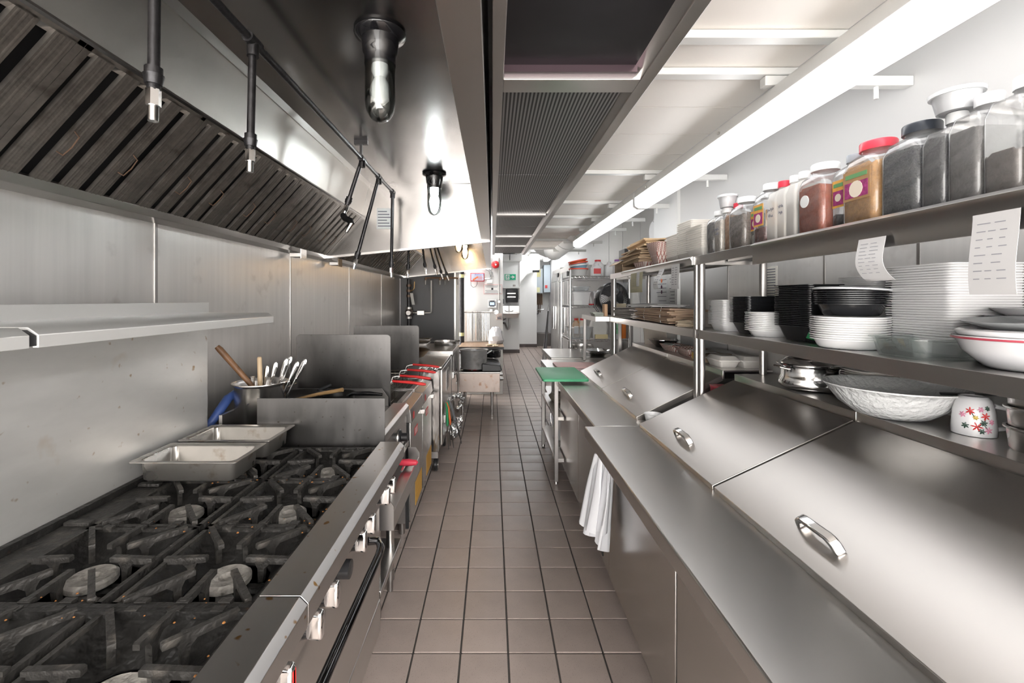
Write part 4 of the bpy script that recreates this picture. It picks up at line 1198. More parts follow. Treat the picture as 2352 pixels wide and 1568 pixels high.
# bag of plastic carrier bags hanging from the counter edge
t = thing('carrier_bags', 'bunch of white plastic carrier bags hanging from the near counter edge', 'bags', (0.56, 2.30, 0.36))
for k, (x, y, z1, z0, w, rot) in enumerate(((0.575, 2.22, 0.79, 0.40, 0.085, 0.15), (0.56, 2.27, 0.80, 0.37, 0.09, -0.1), (0.545, 2.31, 0.79, 0.36, 0.085, 0.25), (0.535, 2.26, 0.765, 0.385, 0.07, -0.2), (0.585, 2.19, 0.78, 0.33, 0.06, 0.1))):
    def fn(u, v, x=x, y=y, z1=z1, z0=z0, w=w, rot=rot, k=k):
        wd = w * (0.35 + 0.65 * min(1, v * 2.2))
        a = (u - 0.5) * 2
        fx = x + 0.022 * math.sin(u * 9 + k) * (0.4 + v) - 0.05 * v + rot * a * 0.05
        return (fx, y + a * wd, z1 + (z0 - z1) * v + 0.02 * abs(a) * v + 0.012 * math.sin(u * 7 + k * 2) * v)
    MB().sheet(fn, 14, 14, (0.004, 0, 0)).build('bag', BAGPL, t, ang=60)

# ------------------------------------------------------------ over-shelf, two sections
def over_shelf(label, y0, y1, lip_from, px_y):
    t = thing('over_shelf', label, 'shelf', (1.3, (y0 + y1) / 2, 1.16), 'steel over-shelves above the prep tables')
    for nm, z, xb in (('lower_shelf', 1.388, 1.50), ('upper_shelf', 1.780, 1.42)):
        m = MB().prism([(1.088, z), (xb, z), (xb, z - 0.03), (xb - 0.004, z - 0.03), (xb - 0.004, z - 0.004), (1.092, z - 0.004), (1.092, z - 0.046), (1.088, z - 0.046)], 'y', y0, y1)
        sh = m.build(nm, STEEL_X, t, bevel=0.001)
        for e in (y0, y1 - 0.004):
            MB().box(1.092, xb - 0.004, e, e + 0.004, z - 0.046, z - 0.003).build('end_lip', STEEL_X, sh)
        MB().box(1.25, 1.31, y0 + 0.02, y1 - 0.02, z - 0.03, z - 0.004).build('stiffener', STEEL_DK, sh)
    for (x, y, zb) in px_y:
        p = MB().cyl((x, y, zb), (x, y, 1.776), 0.0175, seg=18).build('post', STEEL_DK, t)
        MB().cyl((x, y, 1.34), (x, y, 1.388), 0.022, seg=16).build('collar', STEEL_DK, p)
    return t
os1 = over_shelf('near steel over-shelf with spice jars on its upper deck', 0.30, 2.400, 1.86, [(1.108, 2.375, 0.889), (1.40, 2.32, 1.161), (1.40, 0.80, 1.161), (1.11, 0.38, 0.0)])
# sloped ticket rail on the front of the upper deck
MB().prism([(1.086, 1.783), (1.068, 1.772), (1.078, 1.758), (1.078, 1.693), (1.086, 1.693)], 'y', 0.30, 1.86).build('ticket_rail', STEEL_X, os1, bevel=0.001)
os2 = over_shelf('far steel over-shelf with paper bags and foam boxes', 2.404, 4.14, 3.6, [(1.108, 2.428, 0.889), (1.108, 4.12, 0.906), (1.40, 4.02, 1.161), (1.108, 4.078, 0.906)])
MB().prism([(1.087, 1.783), (1.071, 1.772), (1.08, 1.758), (1.08, 1.735), (1.087, 1.735)], 'y', 2.43, 3.75).build('ticket_rail', STEEL_X, os2, bevel=0.001)

# ------------------------------------------------------------ steel work tables beyond
def work_table(label, x0, x1, y0, y1, z, shelves, legs):
    t = thing('work_table', label, 'table', ((x0 + x1) / 2, (y0 + y1) / 2, 0), 'steel work tables')
    m = MB().box(x0, x1, y0, y1, z - 0.004, z).box(x0, x0 + 0.004, y0, y1, z - 0.045, z).box(x0, x1, y0, y0 + 0.004, z - 0.045, z).box(x0, x1, y1 - 0.004, y1, z - 0.045, z).box(x1 - 0.004, x1, y0, y1, z - 0.045, z)
    m.build('table_top', STEEL_X, t)
    for zz in shelves:
        MB().box(x0 + 0.02, x1 - 0.02, y0 + 0.02, y1 - 0.02, zz - 0.03, zz).build('undershelf', STEEL_X, t, bevel=0.002)
    for (lx, ly) in legs:
        l = MB().box(lx - 0.016, lx + 0.016, ly - 0.016, ly + 0.016, 0.02, z - 0.004).build('leg', STEEL_DK, t, bevel=0.002)
        MB().cyl((lx, ly, 0), (lx, ly, 0.025), 0.018, 0.014, seg=12).build('foot', STEEL, l)
    return t
t = thing('work_table', 'narrow steel work table under the green board with two undershelves', 'table', (0.8, 4.3, 0), 'steel work tables')
z = 0.905
m = MB().box(0.515, 0.785, 3.735, 4.06, z - 0.004, z).box(0.515, 1.08, 4.06, 4.79, z - 0.004, z)
m.box(0.515, 0.519, 3.735, 4.79, z - 0.045, z - 0.004).box(0.515, 1.08, 4.786, 4.79, z - 0.045, z - 0.004).box(0.515, 0.785, 3.735, 3.739, z - 0.045, z - 0.004)
m.build('table_top', STEEL_X, t)
for zz in (0.56, 0.21):
    MB().box(0.525, 0.602, 3.77, 4.075, zz - 0.03, zz).box(0.525, 1.07, 4.075, 4.77, zz - 0.03, zz).build('undershelf', STEEL_X, t, bevel=0.002)
for (lx, ly) in ((0.537, 3.775), (0.537, 4.74), (1.05, 4.11), (1.05, 4.74)):
    l = MB().box(lx - 0.016, lx + 0.016, ly - 0.016, ly + 0.016, 0.02, z - 0.004).build('leg', STEEL_DK, t, bevel=0.002)
    MB().cyl((lx, ly, 0), (lx, ly, 0.025), 0.018, 0.014, seg=12).build('foot', STEEL, l)
work_table('second steel work table, set back towards the wire rack', 0.63, 1.36, 4.83, 5.72, 0.92, [0.45], [(0.66, 4.87), (0.66, 5.68), (1.33, 4.87), (1.33, 5.68)])
t = thing('cutting_board', 'bright green plastic cutting board on the prep counter', 'cutting board', (0.57, 3.8, 0.905), 'plastic cutting boards')
MB().rloft([(0.906, 0.178, 0.31, 0.02), (0.909, 0.181, 0.313, 0.02), (0.923, 0.181, 0.313, 0.02), (0.926, 0.178, 0.31, 0.02)], (0.575, 3.81, 0), 4).build('board', GREEN, t)
t = thing('cutting_board', 'pale pink plastic cutting board behind the green one', 'cutting board', (0.75, 4.33, 0.905), 'plastic cutting boards')
MB().rloft([(0.906, 0.20, 0.15, 0.02), (0.922, 0.20, 0.15, 0.02)], (0.80, 4.33, 0), 4).build('board', PINKBOARD, t)
t = thing('bucket', 'white plastic bucket with bail handle and bag on the low undershelf', 'bucket', (0.70, 4.35, 0.212))
MB().lathe([(0, 0.212), (0.11, 0.212), (0.115, 0.22), (0.135, 0.48), (0.142, 0.485), (0.142, 0.505), (0.136, 0.505), (0.131, 0.485), (0.110, 0.225), (0, 0.22)], (0.70, 4.34, 0), 30).build('body', WHITEPL, t)
MB().tube([(0.565, 4.30, 0.49), (0.555, 4.28, 0.43), (0.56, 4.27, 0.38), (0.575, 4.25, 0.35)], 0.003, 6).build('bail_handle', STEEL, t)
def fn(u, v):
    return (0.565 + 0.012 * math.sin(u * 8), 4.30 + (u - .5) * 0.12, 0.50 - v * 0.16 + 0.01 * math.sin(u * 6))
MB().sheet(fn, 8, 6, (0.003, 0, 0)).build('liner_edge', BAGPL, t)
t = thing('crumpled_cloth', 'grey crumpled plastic sack on the upper undershelf', 'sack', (0.62, 4.35, 0.56))
m = MB().lathe([(0, 0.562), (0.07, 0.563), (0.09, 0.60), (0.06, 0.64), (0, 0.66)], (0.63, 4.36, 0), 14, sx=0.9, sy=1.5)
m.v = [(v[0] + random.uniform(-.014, .014), v[1] + random.uniform(-.014, .014), max(.561, v[2] + random.uniform(-.01, .01))) for v in m.v]
m.build('folds', mat('grey_sack', (0.30, 0.28, 0.22), 0.5, var=0.3), t, ang=20)
t = thing('tan_crate', 'tan board box side standing inside the work table', 'box', (0.85, 4.55, 0.561))
MB().box(0.72, 0.74, 4.2, 4.70, 0.561, 0.80).build('panel', mat('tan_board', (0.55, 0.36, 0.22), 0.6), t)
# low end shelf on posts at the far end of the over-shelf
t = thing('end_shelf', 'short steel shelf on square posts carrying the black fan', 'shelf', (1.1, 4.5, 0.92))
MB().prism([(0.955, 1.388), (1.50, 1.388), (1.50, 1.35), (1.496, 1.35), (1.496, 1.384), (0.959, 1.384), (0.959, 1.345), (0.955, 1.345)], 'y', 4.16, 4.79).build('deck', STEEL_X, t)
MB().box(0.955, 1.5, 4.155, 4.16, 1.345, 1.387).build('end_lip', STEEL_X, t)
for (x, y, z) in ((0.975, 4.74, 0.906), (1.48, 4.77, 0.92), (1.19, 4.19, 0.90)):
    MB().box(x - 0.013, x + 0.013, y - 0.013, y + 0.013, z, 1.384).build('post', STEEL_DK, t, bevel=0.002)

# ------------------------------------------------------------ fan
f = thing('desk_fan', 'round black floor fan with spiral grille on the end shelf', 'fan', (1.28, 4.5, 1.388))
fc = Vector((1.205, 4.52, 1.556))
FT = Matrix.Translation(fc) @ Matrix.Rotation(0.25, 4, 'Z') @ Matrix.Rotation(-0.1, 4, 'X')
m = MB().lathe([(0.150, -0.05), (0.162, -0.045), (0.166, 0.0), (0.162, 0.05), (0.150, 0.06), (0.146, 0.05), (0.150, 0.0), (0.146, -0.045), (0.150, -0.05)], (0, 0, 0), 40, axis='y')
m.xf(FT).build('ring', BLACKPL, f)
m = MB()
for k in range(44):
    a = k * 2 * PI / 44
    pts = []
    for q in range(5):
        r = 0.035 + (0.150 - 0.035) * q / 4
        aa = a + 0.5 * (q / 4)
        pts.append((r * math.cos(aa), -0.045 - 0.012 * (1 - q / 4), r * math.sin(aa)))
    m.tube(pts, 0.0022, 5)
m.xf(FT).build('grille', BLACKPL, f)
MB().lathe([(0, -0.066), (0.036, -0.062), (0.040, -0.05), (0, -0.045)], (0, 0, 0), 20, axis='y').xf(FT).build('hub_cap', BLACKPL, f)
for k in range(3):
    a0 = k * 2 * PI / 3
    def fb(u, v, a0=a0):
        r = 0.03 + 0.105 * u
        a = a0 + (v - .5) * (0.9 + .5 * u)
        return (r * math.cos(a), 0.005 + 0.02 * (v - .5), r * math.sin(a))
    MB().sheet(fb, 5, 5, (0, 0.003, 0)).xf(FT).build('blade', mat('fan_blade', (0.07, 0.07, 0.075), 0.4), f)
MB().tube([tuple(fc + Vector((-0.168, 0, 0.0))), tuple(fc + Vector((-0.175, -0.01, -0.08))), tuple(fc + Vector((-0.13, -0.02, -0.152))), tuple(fc + Vector((0.13, -0.02, -0.152))), tuple(fc + Vector((0.175, -0.01, -0.08))), tuple(fc + Vector((0.168, 0, 0.0)))], 0.011, 8).build('stand', BLACKPL, f)

# ------------------------------------------------------------ wire rack
KR = 1.18
def RX(x): return 1.008 + (x - 0.855) * KR
def RY(y): return 5.79 + (y - 4.92) * 0.62
def RZ(z): return 1.55 + (z - 1.55) * KR
def wire_rack():
    t = thing('wire_rack', 'chrome wire shelving rack holding tubs and bins, beyond the fan', 'rack', (1.4, 6.1, 0))
    x0, x1, y0, y1 = 1.008, 1.77, 5.79, 6.52
    for x in (x0, x1):
        for y in (y0, y1):
            MB().cyl((x, y, 0), (x, y, 1.93), 0.0145, seg=12).build('post', CHROME, t)
    for z in (1.848, 1.471, 1.033, 0.55):
        m = MB()
        for dz in (0, -0.03):
            m.tube([(x0, y0, z + dz), (x1, y0, z + dz), (x1, y1, z + dz), (x0, y1, z + dz), (x0, y0, z + dz)], 0.0035, 6)
        n = 14
        for k in range(n):
            a, b = x0 + (x1 - x0) * k / n, x0 + (x1 - x0) * (k + .5) / n
            c = x0 + (x1 - x0) * (k + 1) / n
            m.tube([(a, y0, z), (b, y0, z - 0.03), (c, y0, z)], 0.0028, 5)
            m.tube([(b, y0, z + 0.002), (b, y1, z + 0.002)], 0.0022, 4)
        n2 = 18
        for k in range(n2):
            a, b, c = [y0 + (y1 - y0) * q / n2 for q in (k, k + .5, k + 1)]
            m.tube([(x0, a, z), (x0, b, z - 0.03), (x0, c, z)], 0.0028, 5)
        m.build('wire_shelf', CHROME, t)
    return t
wire_rack()

def tub(name, label, c, r0, r1, h, mt, cat='bowl', group=None, rim=None, tilt=0.0):
    x, y, z = RX(c[0]), RY(c[1]) + 0.06, RZ(c[2])
    r0, r1, h = r0 * KR, r1 * KR, h * KR
    m = MB().lathe([(0, 0), (r0, 0), (r1, h), (r1 + 0.008, h + 0.002), (r1 + 0.008, h - 0.006), (r1 + 0.006, h + 0.004), (r1 - 0.003, h), (r0 - 0.003, 0.004), (0, 0.004)], (0, 0, 0), 28)
    m.xf(Matrix.Translation((x, y, z)) @ Matrix.Rotation(tilt, 4, 'Y'))
    o = m.build(name, mt, ang=50)
    tag(o, label, cat, group)
    if rim:
        MB().lathe([(r1 + 0.004, h - 0.012), (r1 + 0.011, h - 0.010), (r1 + 0.011, h + 0.005), (r1 + 0.004, h + 0.006), (r1 + 0.004, h - 0.012)], (0, 0, 0), 28).xf(Matrix.Translation((x, y, z)) @ Matrix.Rotation(tilt, 4, 'Y')).build('rim_band', rim, o)
    return o
OR_ = mat('orange_plastic', (0.90, 0.28, 0.06), 0.35)
BL_ = mat('light_blue_plastic', (0.35, 0.62, 0.80), 0.35)
GR_ = mat('light_grey_plastic', (0.66, 0.66, 0.65), 0.35)
RB_ = mat('red_band', (0.78, 0.10, 0.06), 0.4)
tub('plastic_basin', 'light grey plastic basin with red band at the bottom of the basin stack', (0.96, 5.0, 1.803), 0.075, 0.10, 0.085, GR_, group='basins on the wire rack', rim=RB_)
tub('plastic_basin', 'light blue plastic basin tilted in the basin stack', (0.97, 5.0, 1.875), 0.07, 0.098, 0.055, BL_, group='basins on the wire rack', rim=WHITEPL, tilt=-0.12)
tub('plastic_basin', 'white plastic basin with red band in the basin stack', (0.965, 5.0, 1.905), 0.07, 0.098, 0.05, WHITEPL, group='basins on the wire rack', rim=RB_, tilt=-0.16)
tub('plastic_basin', 'orange plastic basin on top of the basin stack', (0.96, 5.0, 1.93), 0.07, 0.098, 0.05, OR_, group='basins on the wire rack', rim=RB_, tilt=-0.2)
def bottle(label, x, y, z, w, h, mt, capm, lblm=None, cat='bottle', grp=None, name='jug', square=True):
    x, y, z, w, h = RX(x), RY(y) + 0.06, RZ(z), w * KR, h * KR
    t = thing(name, label, cat, (x, y, z), grp)
    MB().rloft([(z, w * .9, w * .9, w * .4), (z + 0.006, w, w, w * .45), (z + h * .70, w, w, w * .45), (z + h * .86, w * .55, w * .55, w * .5), (z + h * .90, w * .5, w * .5, w * .5)], (x, y, 0), 4).build('body', mt, t, ang=50)
    MB().lathe([(0, z + h * .90), (w * .58, z + h * .90), (w * .58, z + h), (0, z + h)], (x, y, 0), 18).build('cap', capm, t)
    if lblm:
        MB().box(x - w * .72, x + w * .72, y - w - 0.002, y - w + 0.002, z + h * .2, z + h * .6).build('paper_label', lblm, t)
    return t
bottle('white tub with red printed label beside the basins', 1.16, 5.02, 1.803, 0.055, 0.145, WHITEPL, WHITEPL, REDLBL, grp='bottles on the wire rack')
bottle('clear tub with a red lid behind the white tub', 1.19, 5.12, 1.803, 0.06, 0.19, WHITEPL, REDSIGN, PAPER, grp='bottles on the wire rack')
bottle('tall white squeeze bottle on the wire rack top', 1.30, 5.0, 1.803, 0.042, 0.16, WHITEPL, WHITEPL, None, grp='bottles on the wire rack')
bottle('white jug with purple red lid at the right of the rack top', 1.40, 5.05, 1.803, 0.055, 0.19, WHITEPL, mat('purple_lid', (0.35, 0.12, 0.45), 0.4), REDLBL, grp='bottles on the wire rack')
def bin_(label, x, y, z, w, d, h, mt, cat='bin', lid=None, name='storage_bin'):
    x, y, z, w, h = RX(x), RY(y) + 0.06, RZ(z), w * KR, h * KR
    o = MB().rloft([(z, w * .42, d * .42, 0.015), (z + h, w * .5, d * .5, 0.02), (z + h, w * .53, d * .53, 0.02), (z + h - .012, w * .53, d * .53, 0.02), (z + h - .012, w * .48, d * .48, 0.02), (z + 0.006, w * .4, d * .4, 0.012)], (x, y, 0), 3).build(name, mt, ang=40)
    tag(o, label, cat, 'bins on the wire rack')
    if lid:
        MB().rloft([(z + h, w * .54, d * .54, 0.02), (z + h + 0.012, w * .53, d * .53, 0.02), (z + h + .014, w * .3, d * .3, 0.02)], (x, y, 0), 3).build('lid', lid, o)
    return o
bin_('white lidded bin on the left of the rack middle shelf', 0.98, 5.06, 1.4865, 0.20, 0.25, 0.14, WHITEPL, lid=CLEARPL)
bin_('white lidded bin in the middle of the rack middle shelf', 1.20, 5.08, 1.4865, 0.18, 0.25, 0.14, WHITEPL, lid=CLEARPL)
bin_('clear bin on top of the left white bin', 0.98, 5.06, 1.6425, 0.19, 0.22, 0.05, CLEARPL)
bin_('clear tall bin at the right of the rack middle shelf', 1.42, 5.1, 1.4865, 0.16, 0.24, 0.13, WHITEPL, lid=CLEARPL)
bin_('clear bin stacked at the upper right of the rack', 1.42, 5.1, 1.6305, 0.18, 0.22, 0.11, CLEARPL)
tag(MB().box(1.05, 1.16, 5.80, 5.85, 1.4745, 1.528).build('paper_box', PAPER, bevel=0.003), 'small white box at the front left of the rack middle shelf', 'box')
tag(MB().rloft([(1.4745, .065, .02, .01), (1.491, .07, .024, .012)], (1.32, 5.83, 0), 3).build('flat_red_tray', REDSIGN), 'flat red tray lying on the rack middle shelf', 'tray')
bin_('clear basket full of bottles on the rack lower shelf', 0.97, 5.05, 1.115, 0.26, 0.28, 0.13, CLEARPL)
for i, (x, y, c, cp, l) in enumerate(((0.93, 5.0, (0.55, 0.40, 0.28), REDSIGN, 'brown sauce bottle with red cap in the rack basket'), (1.00, 5.02, (0.70, 0.62, 0.52), REDSIGN, 'beige bottle with red cap in the rack basket'), (0.95, 5.1, (0.75, 0.35, 0.10), OR_, 'orange bottle at the back of the rack basket'))):
    bottle(l, x, y, 1.127, 0.035, 0.21, mat('sauce_%d' % i, c, 0.35), cp, PAPER, grp='sauce bottles on the wire rack', name='sauce_bottle')
tag(MB().rloft([(1.0365, .09, .08, .02), (1.2, .112, .08, .03), (1.34, .07, .05, .03), (1.355, .035, .025, .02)], (1.415, 5.98, 0), 4).build('flour_sack', mat('sack_paper', (0.72, 0.70, 0.67), 0.7, var=0.08), ang=60), 'standing white paper sack on the rack lower shelf', 'sack')
tag(MB().box(1.333, 1.497, 5.81, 5.85, 1.0365, 1.092).build('tea_box', mat('cream_box', (0.75, 0.63, 0.36), 0.6), bevel=0.002), 'small cream and red packet before the paper sack', 'box')
bottle('large white bottle with green label on the rack lower shelf', 1.37, 5.0, 1.115, 0.055, 0.27, WHITEPL, WHITEPL, mat('green_print', (0.20, 0.45, 0.25), 0.6, var=0.6, vscale=40), grp='bottles on the wire rack')
bottle('slim orange bottle at the right of the rack lower shelf', 1.46, 4.99, 1.115, 0.025, 0.28, mat('orange_bottle', (0.85, 0.25, 0.05), 0.4), WHITEPL, None, grp='bottles on the wire rack')
t = thing('steel_bucket', 'grey steel bucket on the bottom of the rack', 'bucket', (1.16, 5.96, 0.553))
MB().lathe([(0, 0.553), (0.12, 0.553), (0.15, 0.94), (0.16, 0.945), (0.16, 0.95), (0.145, 0.945), (0.116, 0.56), (0, 0.56)], (1.18, 5.97, 0), 28).build('body', STEEL, t)
MB().tube([(1.02, 5.97, 0.93), (1.04, 5.84, 0.90), (1.18, 5.81, 0.88), (1.32, 5.84, 0.90), (1.34, 5.97, 0.93)], 0.004, 6).build('bail', STEEL, t)
t = thing('steel_mixing_bowl', 'wide steel mixing bowl on the back table under the end shelf', 'bowl', (1.2, 5.2, 0.92))
MB().lathe([(0, 0.921), (0.07, 0.922), (0.12, 0.95), (0.145, 0.985), (0.15, 0.987), (0.143, 0.988), (0.117, 0.954), (0.068, 0.927), (0, 0.926)], (1.17, 5.0, 0), 32).build('body', CHROME, t)
MB().lathe([(0, 0.95), (0.125, 0.952), (0, 0.954)], (1.17, 5.0, 0), 20).build('contents', mat('dark_herbs', (0.06, 0.06, 0.05), 0.8, var=0.5, vscale=60, bump=0.5), t)

# ------------------------------------------------------------ upright fridges
def upright(label, y0, y1, h):
    t = thing('upright_fridge', label, 'fridge', (1.45, (y0 + y1) / 2, 0), 'upright steel fridges')
    MB().box(1.150, 1.930, y0, y1, 0.12, h).build('cabinet', mat('pale_aluminium', (0.74, 0.73, 0.72), 0.4, 0.3), t, bevel=0.004)
    ym = (y0 + y1) / 2
    for a, b, hs in ((y0 + 0.01, ym - 0.004, 1), (ym + 0.004, y1 - 0.01, -1)):
        d = MB().box(1.120, 1.148, a, b, 0.16, h - 0.23).build('door', STEEL, t, bevel=0.006)
        hy = b - 0.045 if hs > 0 else a + 0.045
        MB().box(1.111, 1.121, hy - 0.018, hy + 0.018, 1.02, 1.42).build('handle', BLACKPL, d, bevel=0.003)
        MB().box(1.097, 1.115, hy + 0.012, hy + 0.022, 1.02, 1.42).build('handle_bar', CHROME, d)
    MB().prism([(1.125, h - 0.225), (1.160, h - 0.015), (1.175, h - 0.015), (1.175, h - 0.225)], 'y', y0 + 0.004, y1 - 0.004).build('top_grille', STEEL, t, bevel=0.004)
    MB().box(1.121, 1.141, y0 + 0.06, y0 + 0.16, h - 0.16, h - 0.09).build('thermometer', BLACKPL, t, bevel=0.003)
    for yy in (y0 + 0.08, y1 - 0.08):
        MB().cyl((1.195, yy, 0), (1.195, yy, 0.12), 0.02, 0.028, seg=12).build('foot', STEEL_DK, t)
upright('tall steel upright fridge nearer the wire rack', 6.64, 7.60, 2.06)
upright('tall steel upright fridge further back by the passage', 7.63, 8.60, 2.09)

# ============================================================ FAR END
# gas valve line before the charcoal partition
t = thing('gas_pipe', 'thick black vertical gas pipe with valve, regulator and paper tag', 'pipe', (-1.29, 6.93, 0.0))
MB().cyl((-1.29, 6.93, 0.0), (-1.29, 6.93, 1.86), 0.03, seg=16).build('riser', BLACKPIPE, t)
for z in (1.60, 1.68, 1.76, 1.37):
    MB().cyl((-1.29, 6.93, z - 0.018), (-1.29, 6.93, z + 0.018), 0.040, seg=14).build('coupling', mat('rusty_fitting', (0.16, 0.11, 0.085), 0.45, 0.7, var=0.3), t)
v = MB().lathe([(0, -0.07), (0.035, -0.07), (0.06, -0.03), (0.068, 0), (0.06, 0.03), (0.035, 0.07), (0, 0.07)], (-1.285, 6.92, 1.34), 18, axis='y').build('regulator', STEEL_DK, t)
MB().cyl((-1.29, 6.93, 1.25), (-1.29, 6.93, 1.43), 0.045, seg=14).build('regulator_body', STEEL_DK, v)
MB().cyl((-1.22, 6.92, 1.34), (-1.15, 6.92, 1.34), 0.012, seg=10).build('outlet', STEEL, t)
MB().box(-1.16, -1.05, 6.895, 6.945, 1.305, 1.375).build('solenoid', STEEL_X, t, bevel=0.004)
MB().tube([(-1.05, 6.92, 1.34), (-0.97, 6.92, 1.34), (-0.95, 6.92, 1.345), (-0.945, 6.92, 1.37), (-0.945, 6.92, 1.84)], 0.011, 10).build('white_conduit', WHITEMETAL, t)
MB().tube([(-1.26, 6.90, 1.68), (-1.22, 6.88, 1.69), (-1.20, 6.88, 1.72), (-1.195, 6.88, 1.82)], 0.007, 8).build('valve_lever', mat('brass', (0.55, 0.36, 0.16), 0.35, 1.0), t)
MB().sheet(lambda u, v_: (-1.265 + u * 0.045 + v_ * 0.03, 6.885 - 0.01 * math.sin(v_ * 3), 1.645 - v_ * 0.18), 4, 8, (0, 0.002, 0)).build('tag', PAPER, t)
# branch line with small nozzles
t = thing('branch_pipe', 'thin rusty branch pipe with three small nozzles before the partition', 'pipe', (-0.8, 6.85, 1.86))
RP = mat('rusty_pipe', (0.22, 0.14, 0.09), 0.45, 0.7, var=0.3, vscale=12)
MB().tube([(-1.02, 6.85, 1.875), (-0.56, 6.85, 1.875), (-0.535, 6.85, 1.872), (-0.53, 6.85, 1.855)], 0.012, 10).build('run', RP, t)
for x in (-1.02, -0.80, -0.72):
    MB().cyl((x, 6.85, 1.84), (x, 6.85, 1.88), 0.016, seg=10).build('tee', RP, t)
    MB().cyl((x, 6.85, 1.77), (x, 6.85, 1.84), 0.009, 0.013, seg=8).build('nozzle', CHROME, t)
MB().cyl((-0.53, 6.85, 1.77), (-0.53, 6.85, 1.855), 0.009, 0.013, seg=8).build('nozzle', CHROME, t)
t = thing('drain_pipe', 'black vertical pipe with yellow tape bands beside the partition edge', 'pipe', (-0.55, 7.9, 0))
MB().cyl((-0.545, 7.95, 0), (-0.545, 7.95, 2.5), 0.045, seg=18).build('pipe', BLACKPIPE, t)
for z in (0.93, 1.96):
    MB().cyl((-0.545, 7.95, z - 0.03), (-0.545, 7.95, z + 0.03), 0.047, seg=18).build('tape_band', mat('yellow_tape', (0.62, 0.60, 0.30), 0.5), t)
t = thing('copper_pipe', 'pinkish vertical pipe with clamp beside the black pipe', 'pipe', (-0.68, 8.0, 0))
MB().cyl((-0.66, 8.05, 0), (-0.66, 8.05, 1.33), 0.028, seg=14).build('pipe', mat('pink_pipe', (0.48, 0.30, 0.24), 0.45), t)
MB().box(-0.70, -0.62, 7.99, 8.10, 1.32, 1.40).build('clamp', STEEL_DK, t, bevel=0.005)

# skewers on a rail
t = thing('skewer_rail', 'grey rail with round end fixed on the rear wall', 'rail', (-0.15, 8.08, 1.3))
MB().cyl((-0.52, 8.08, 1.318), (0.06, 8.08, 1.318), 0.013, seg=12).build('bar', STEEL_DK, t)
MB().lathe([(0, -0.02), (0.042, -0.02), (0.042, 0.0), (0.02, 0.008), (0, 0.01)], (0.07, 8.09, 1.318), 20, axis='y').build('end_rosette', STEEL_DK, t)
MB().box(-0.05, 0.0, 8.07, 8.15, 1.33, 1.37).build('bracket', STEEL_DK, t)
SK = [mat('skewer_steel', (0.62, 0.60, 0.58), 0.3, 1.0), mat('skewer_dark', (0.16, 0.155, 0.15), 0.35, 1.0), mat('skewer_tan', (0.60, 0.48, 0.42), 0.35, 0.8)]
ordn = ['first', 'second', 'third', 'fourth', 'fifth', 'sixth', 'seventh', 'eighth', 'ninth', 'tenth', 'eleventh', 'twelfth', 'thirteenth', 'fourteenth', 'fifteenth', 'sixteenth']
for k in range(16):
    x = -0.505 + k * 0.0295
    mt = SK[(0, 2, 0, 0, 0, 1, 0, 2, 1, 1, 1, 0, 0, 0, 0, 0)[k]]
    w = (0.006, 0.009, 0.0075)[k % 3]
    m = MB().tube([(x, 8.06, 1.335), (x - 0.008, 8.06, 1.318), (x, 8.06, 1.300), (x + 0.008, 8.06, 1.318), (x, 8.06, 1.336)], 0.0025, 5)
    m.prism([(x - w, 1.295), (x + w, 1.295), (x + w * .9, 0.82), (x, 0.79), (x - w * .9, 0.82)], 'y', 8.055, 8.063)
    tag(m.build('skewer', mt), 'long flat metal skewer hanging from the wall rail, ' + ordn[k] + ' from the black pipe', 'skewer', 'skewers hanging on the wall rail')

# alarm bell
t = thing('alarm_bell', 'round red fire alarm bell on the white rear wall', 'alarm bell', (0.06, 8.14, 2.18))
bx, bz = 0.058, 2.175
MB().lathe([(0, -0.0), (0.05, 0), (0.05, 0.03), (0, 0.03)], (bx, 8.12, bz), 20, axis='y').build('back_box', REDSIGN, t)
MB().lathe([(0.068, 0.0), (0.070, -0.012), (0.060, -0.045), (0.04, -0.058), (0, -0.062)], (bx, 8.115, bz), 28, axis='y').build('gong', REDSIGN, t)
MB().lathe([(0, -0.07), (0.018, -0.068), (0.022, -0.058), (0, -0.055)], (bx, 8.115, bz), 16, axis='y').build('centre_nut', STEEL, t)
# control box
t = thing('control_box', 'red framed white fire system control box with ProTex II print on the rear wall', 'control box', (-0.27, 8.1, 1.94))
cx0, cx1, cz0, cz1 = -0.395, -0.145, 1.872, 2.022
MB().box(cx0, cx1, 8.06, 8.15, cz0, cz1).build('case', REDSIGN, t, bevel=0.006)
MB().box(cx0 + 0.012, cx1 - 0.012, 8.056, 8.061, cz0 + 0.014, cz1 - 0.012).build('face', mat('pale_blue_face', (0.62, 0.66, 0.80), 0.5), t)
text('lettering', 'ProTex II', 0.042, mat('blue_ink', (0.06, 0.10, 0.50), 0.5), t, (-0.235, 8.054, 1.99), (PI / 2, 0, 0))
m = MB()
for k in range(3):
    m.prism([(-0.36 + k * .03, 1.90 + k * .02), (-0.335 + k * .03, 1.925 + k * .02), (-0.31 + k * .03, 1.905 + k * .02), (-0.335 + k * .03, 1.885 + k * .02)], 'y', 8.053, 8.056)
m.build('flame_emblem', mat('orange_red_ink', (0.85, 0.22, 0.08), 0.5), t)
for k in range(4):
    MB().box(-0.27, -0.175 - 0.012 * (k % 2), 8.054, 8.0565, 1.905 + k * 0.016, 1.911 + k * 0.016).build('print_line', REDLBL, t)
MB().tube([(-0.39, 8.10, 1.88), (-0.385, 8.09, 1.80), (-0.35, 8.09, 1.765), (-0.30, 8.09, 1.775), (-0.28, 8.09, 1.82), (-0.275, 8.1, 1.872)], 0.004, 6).build('cable', BLACKPL, t)
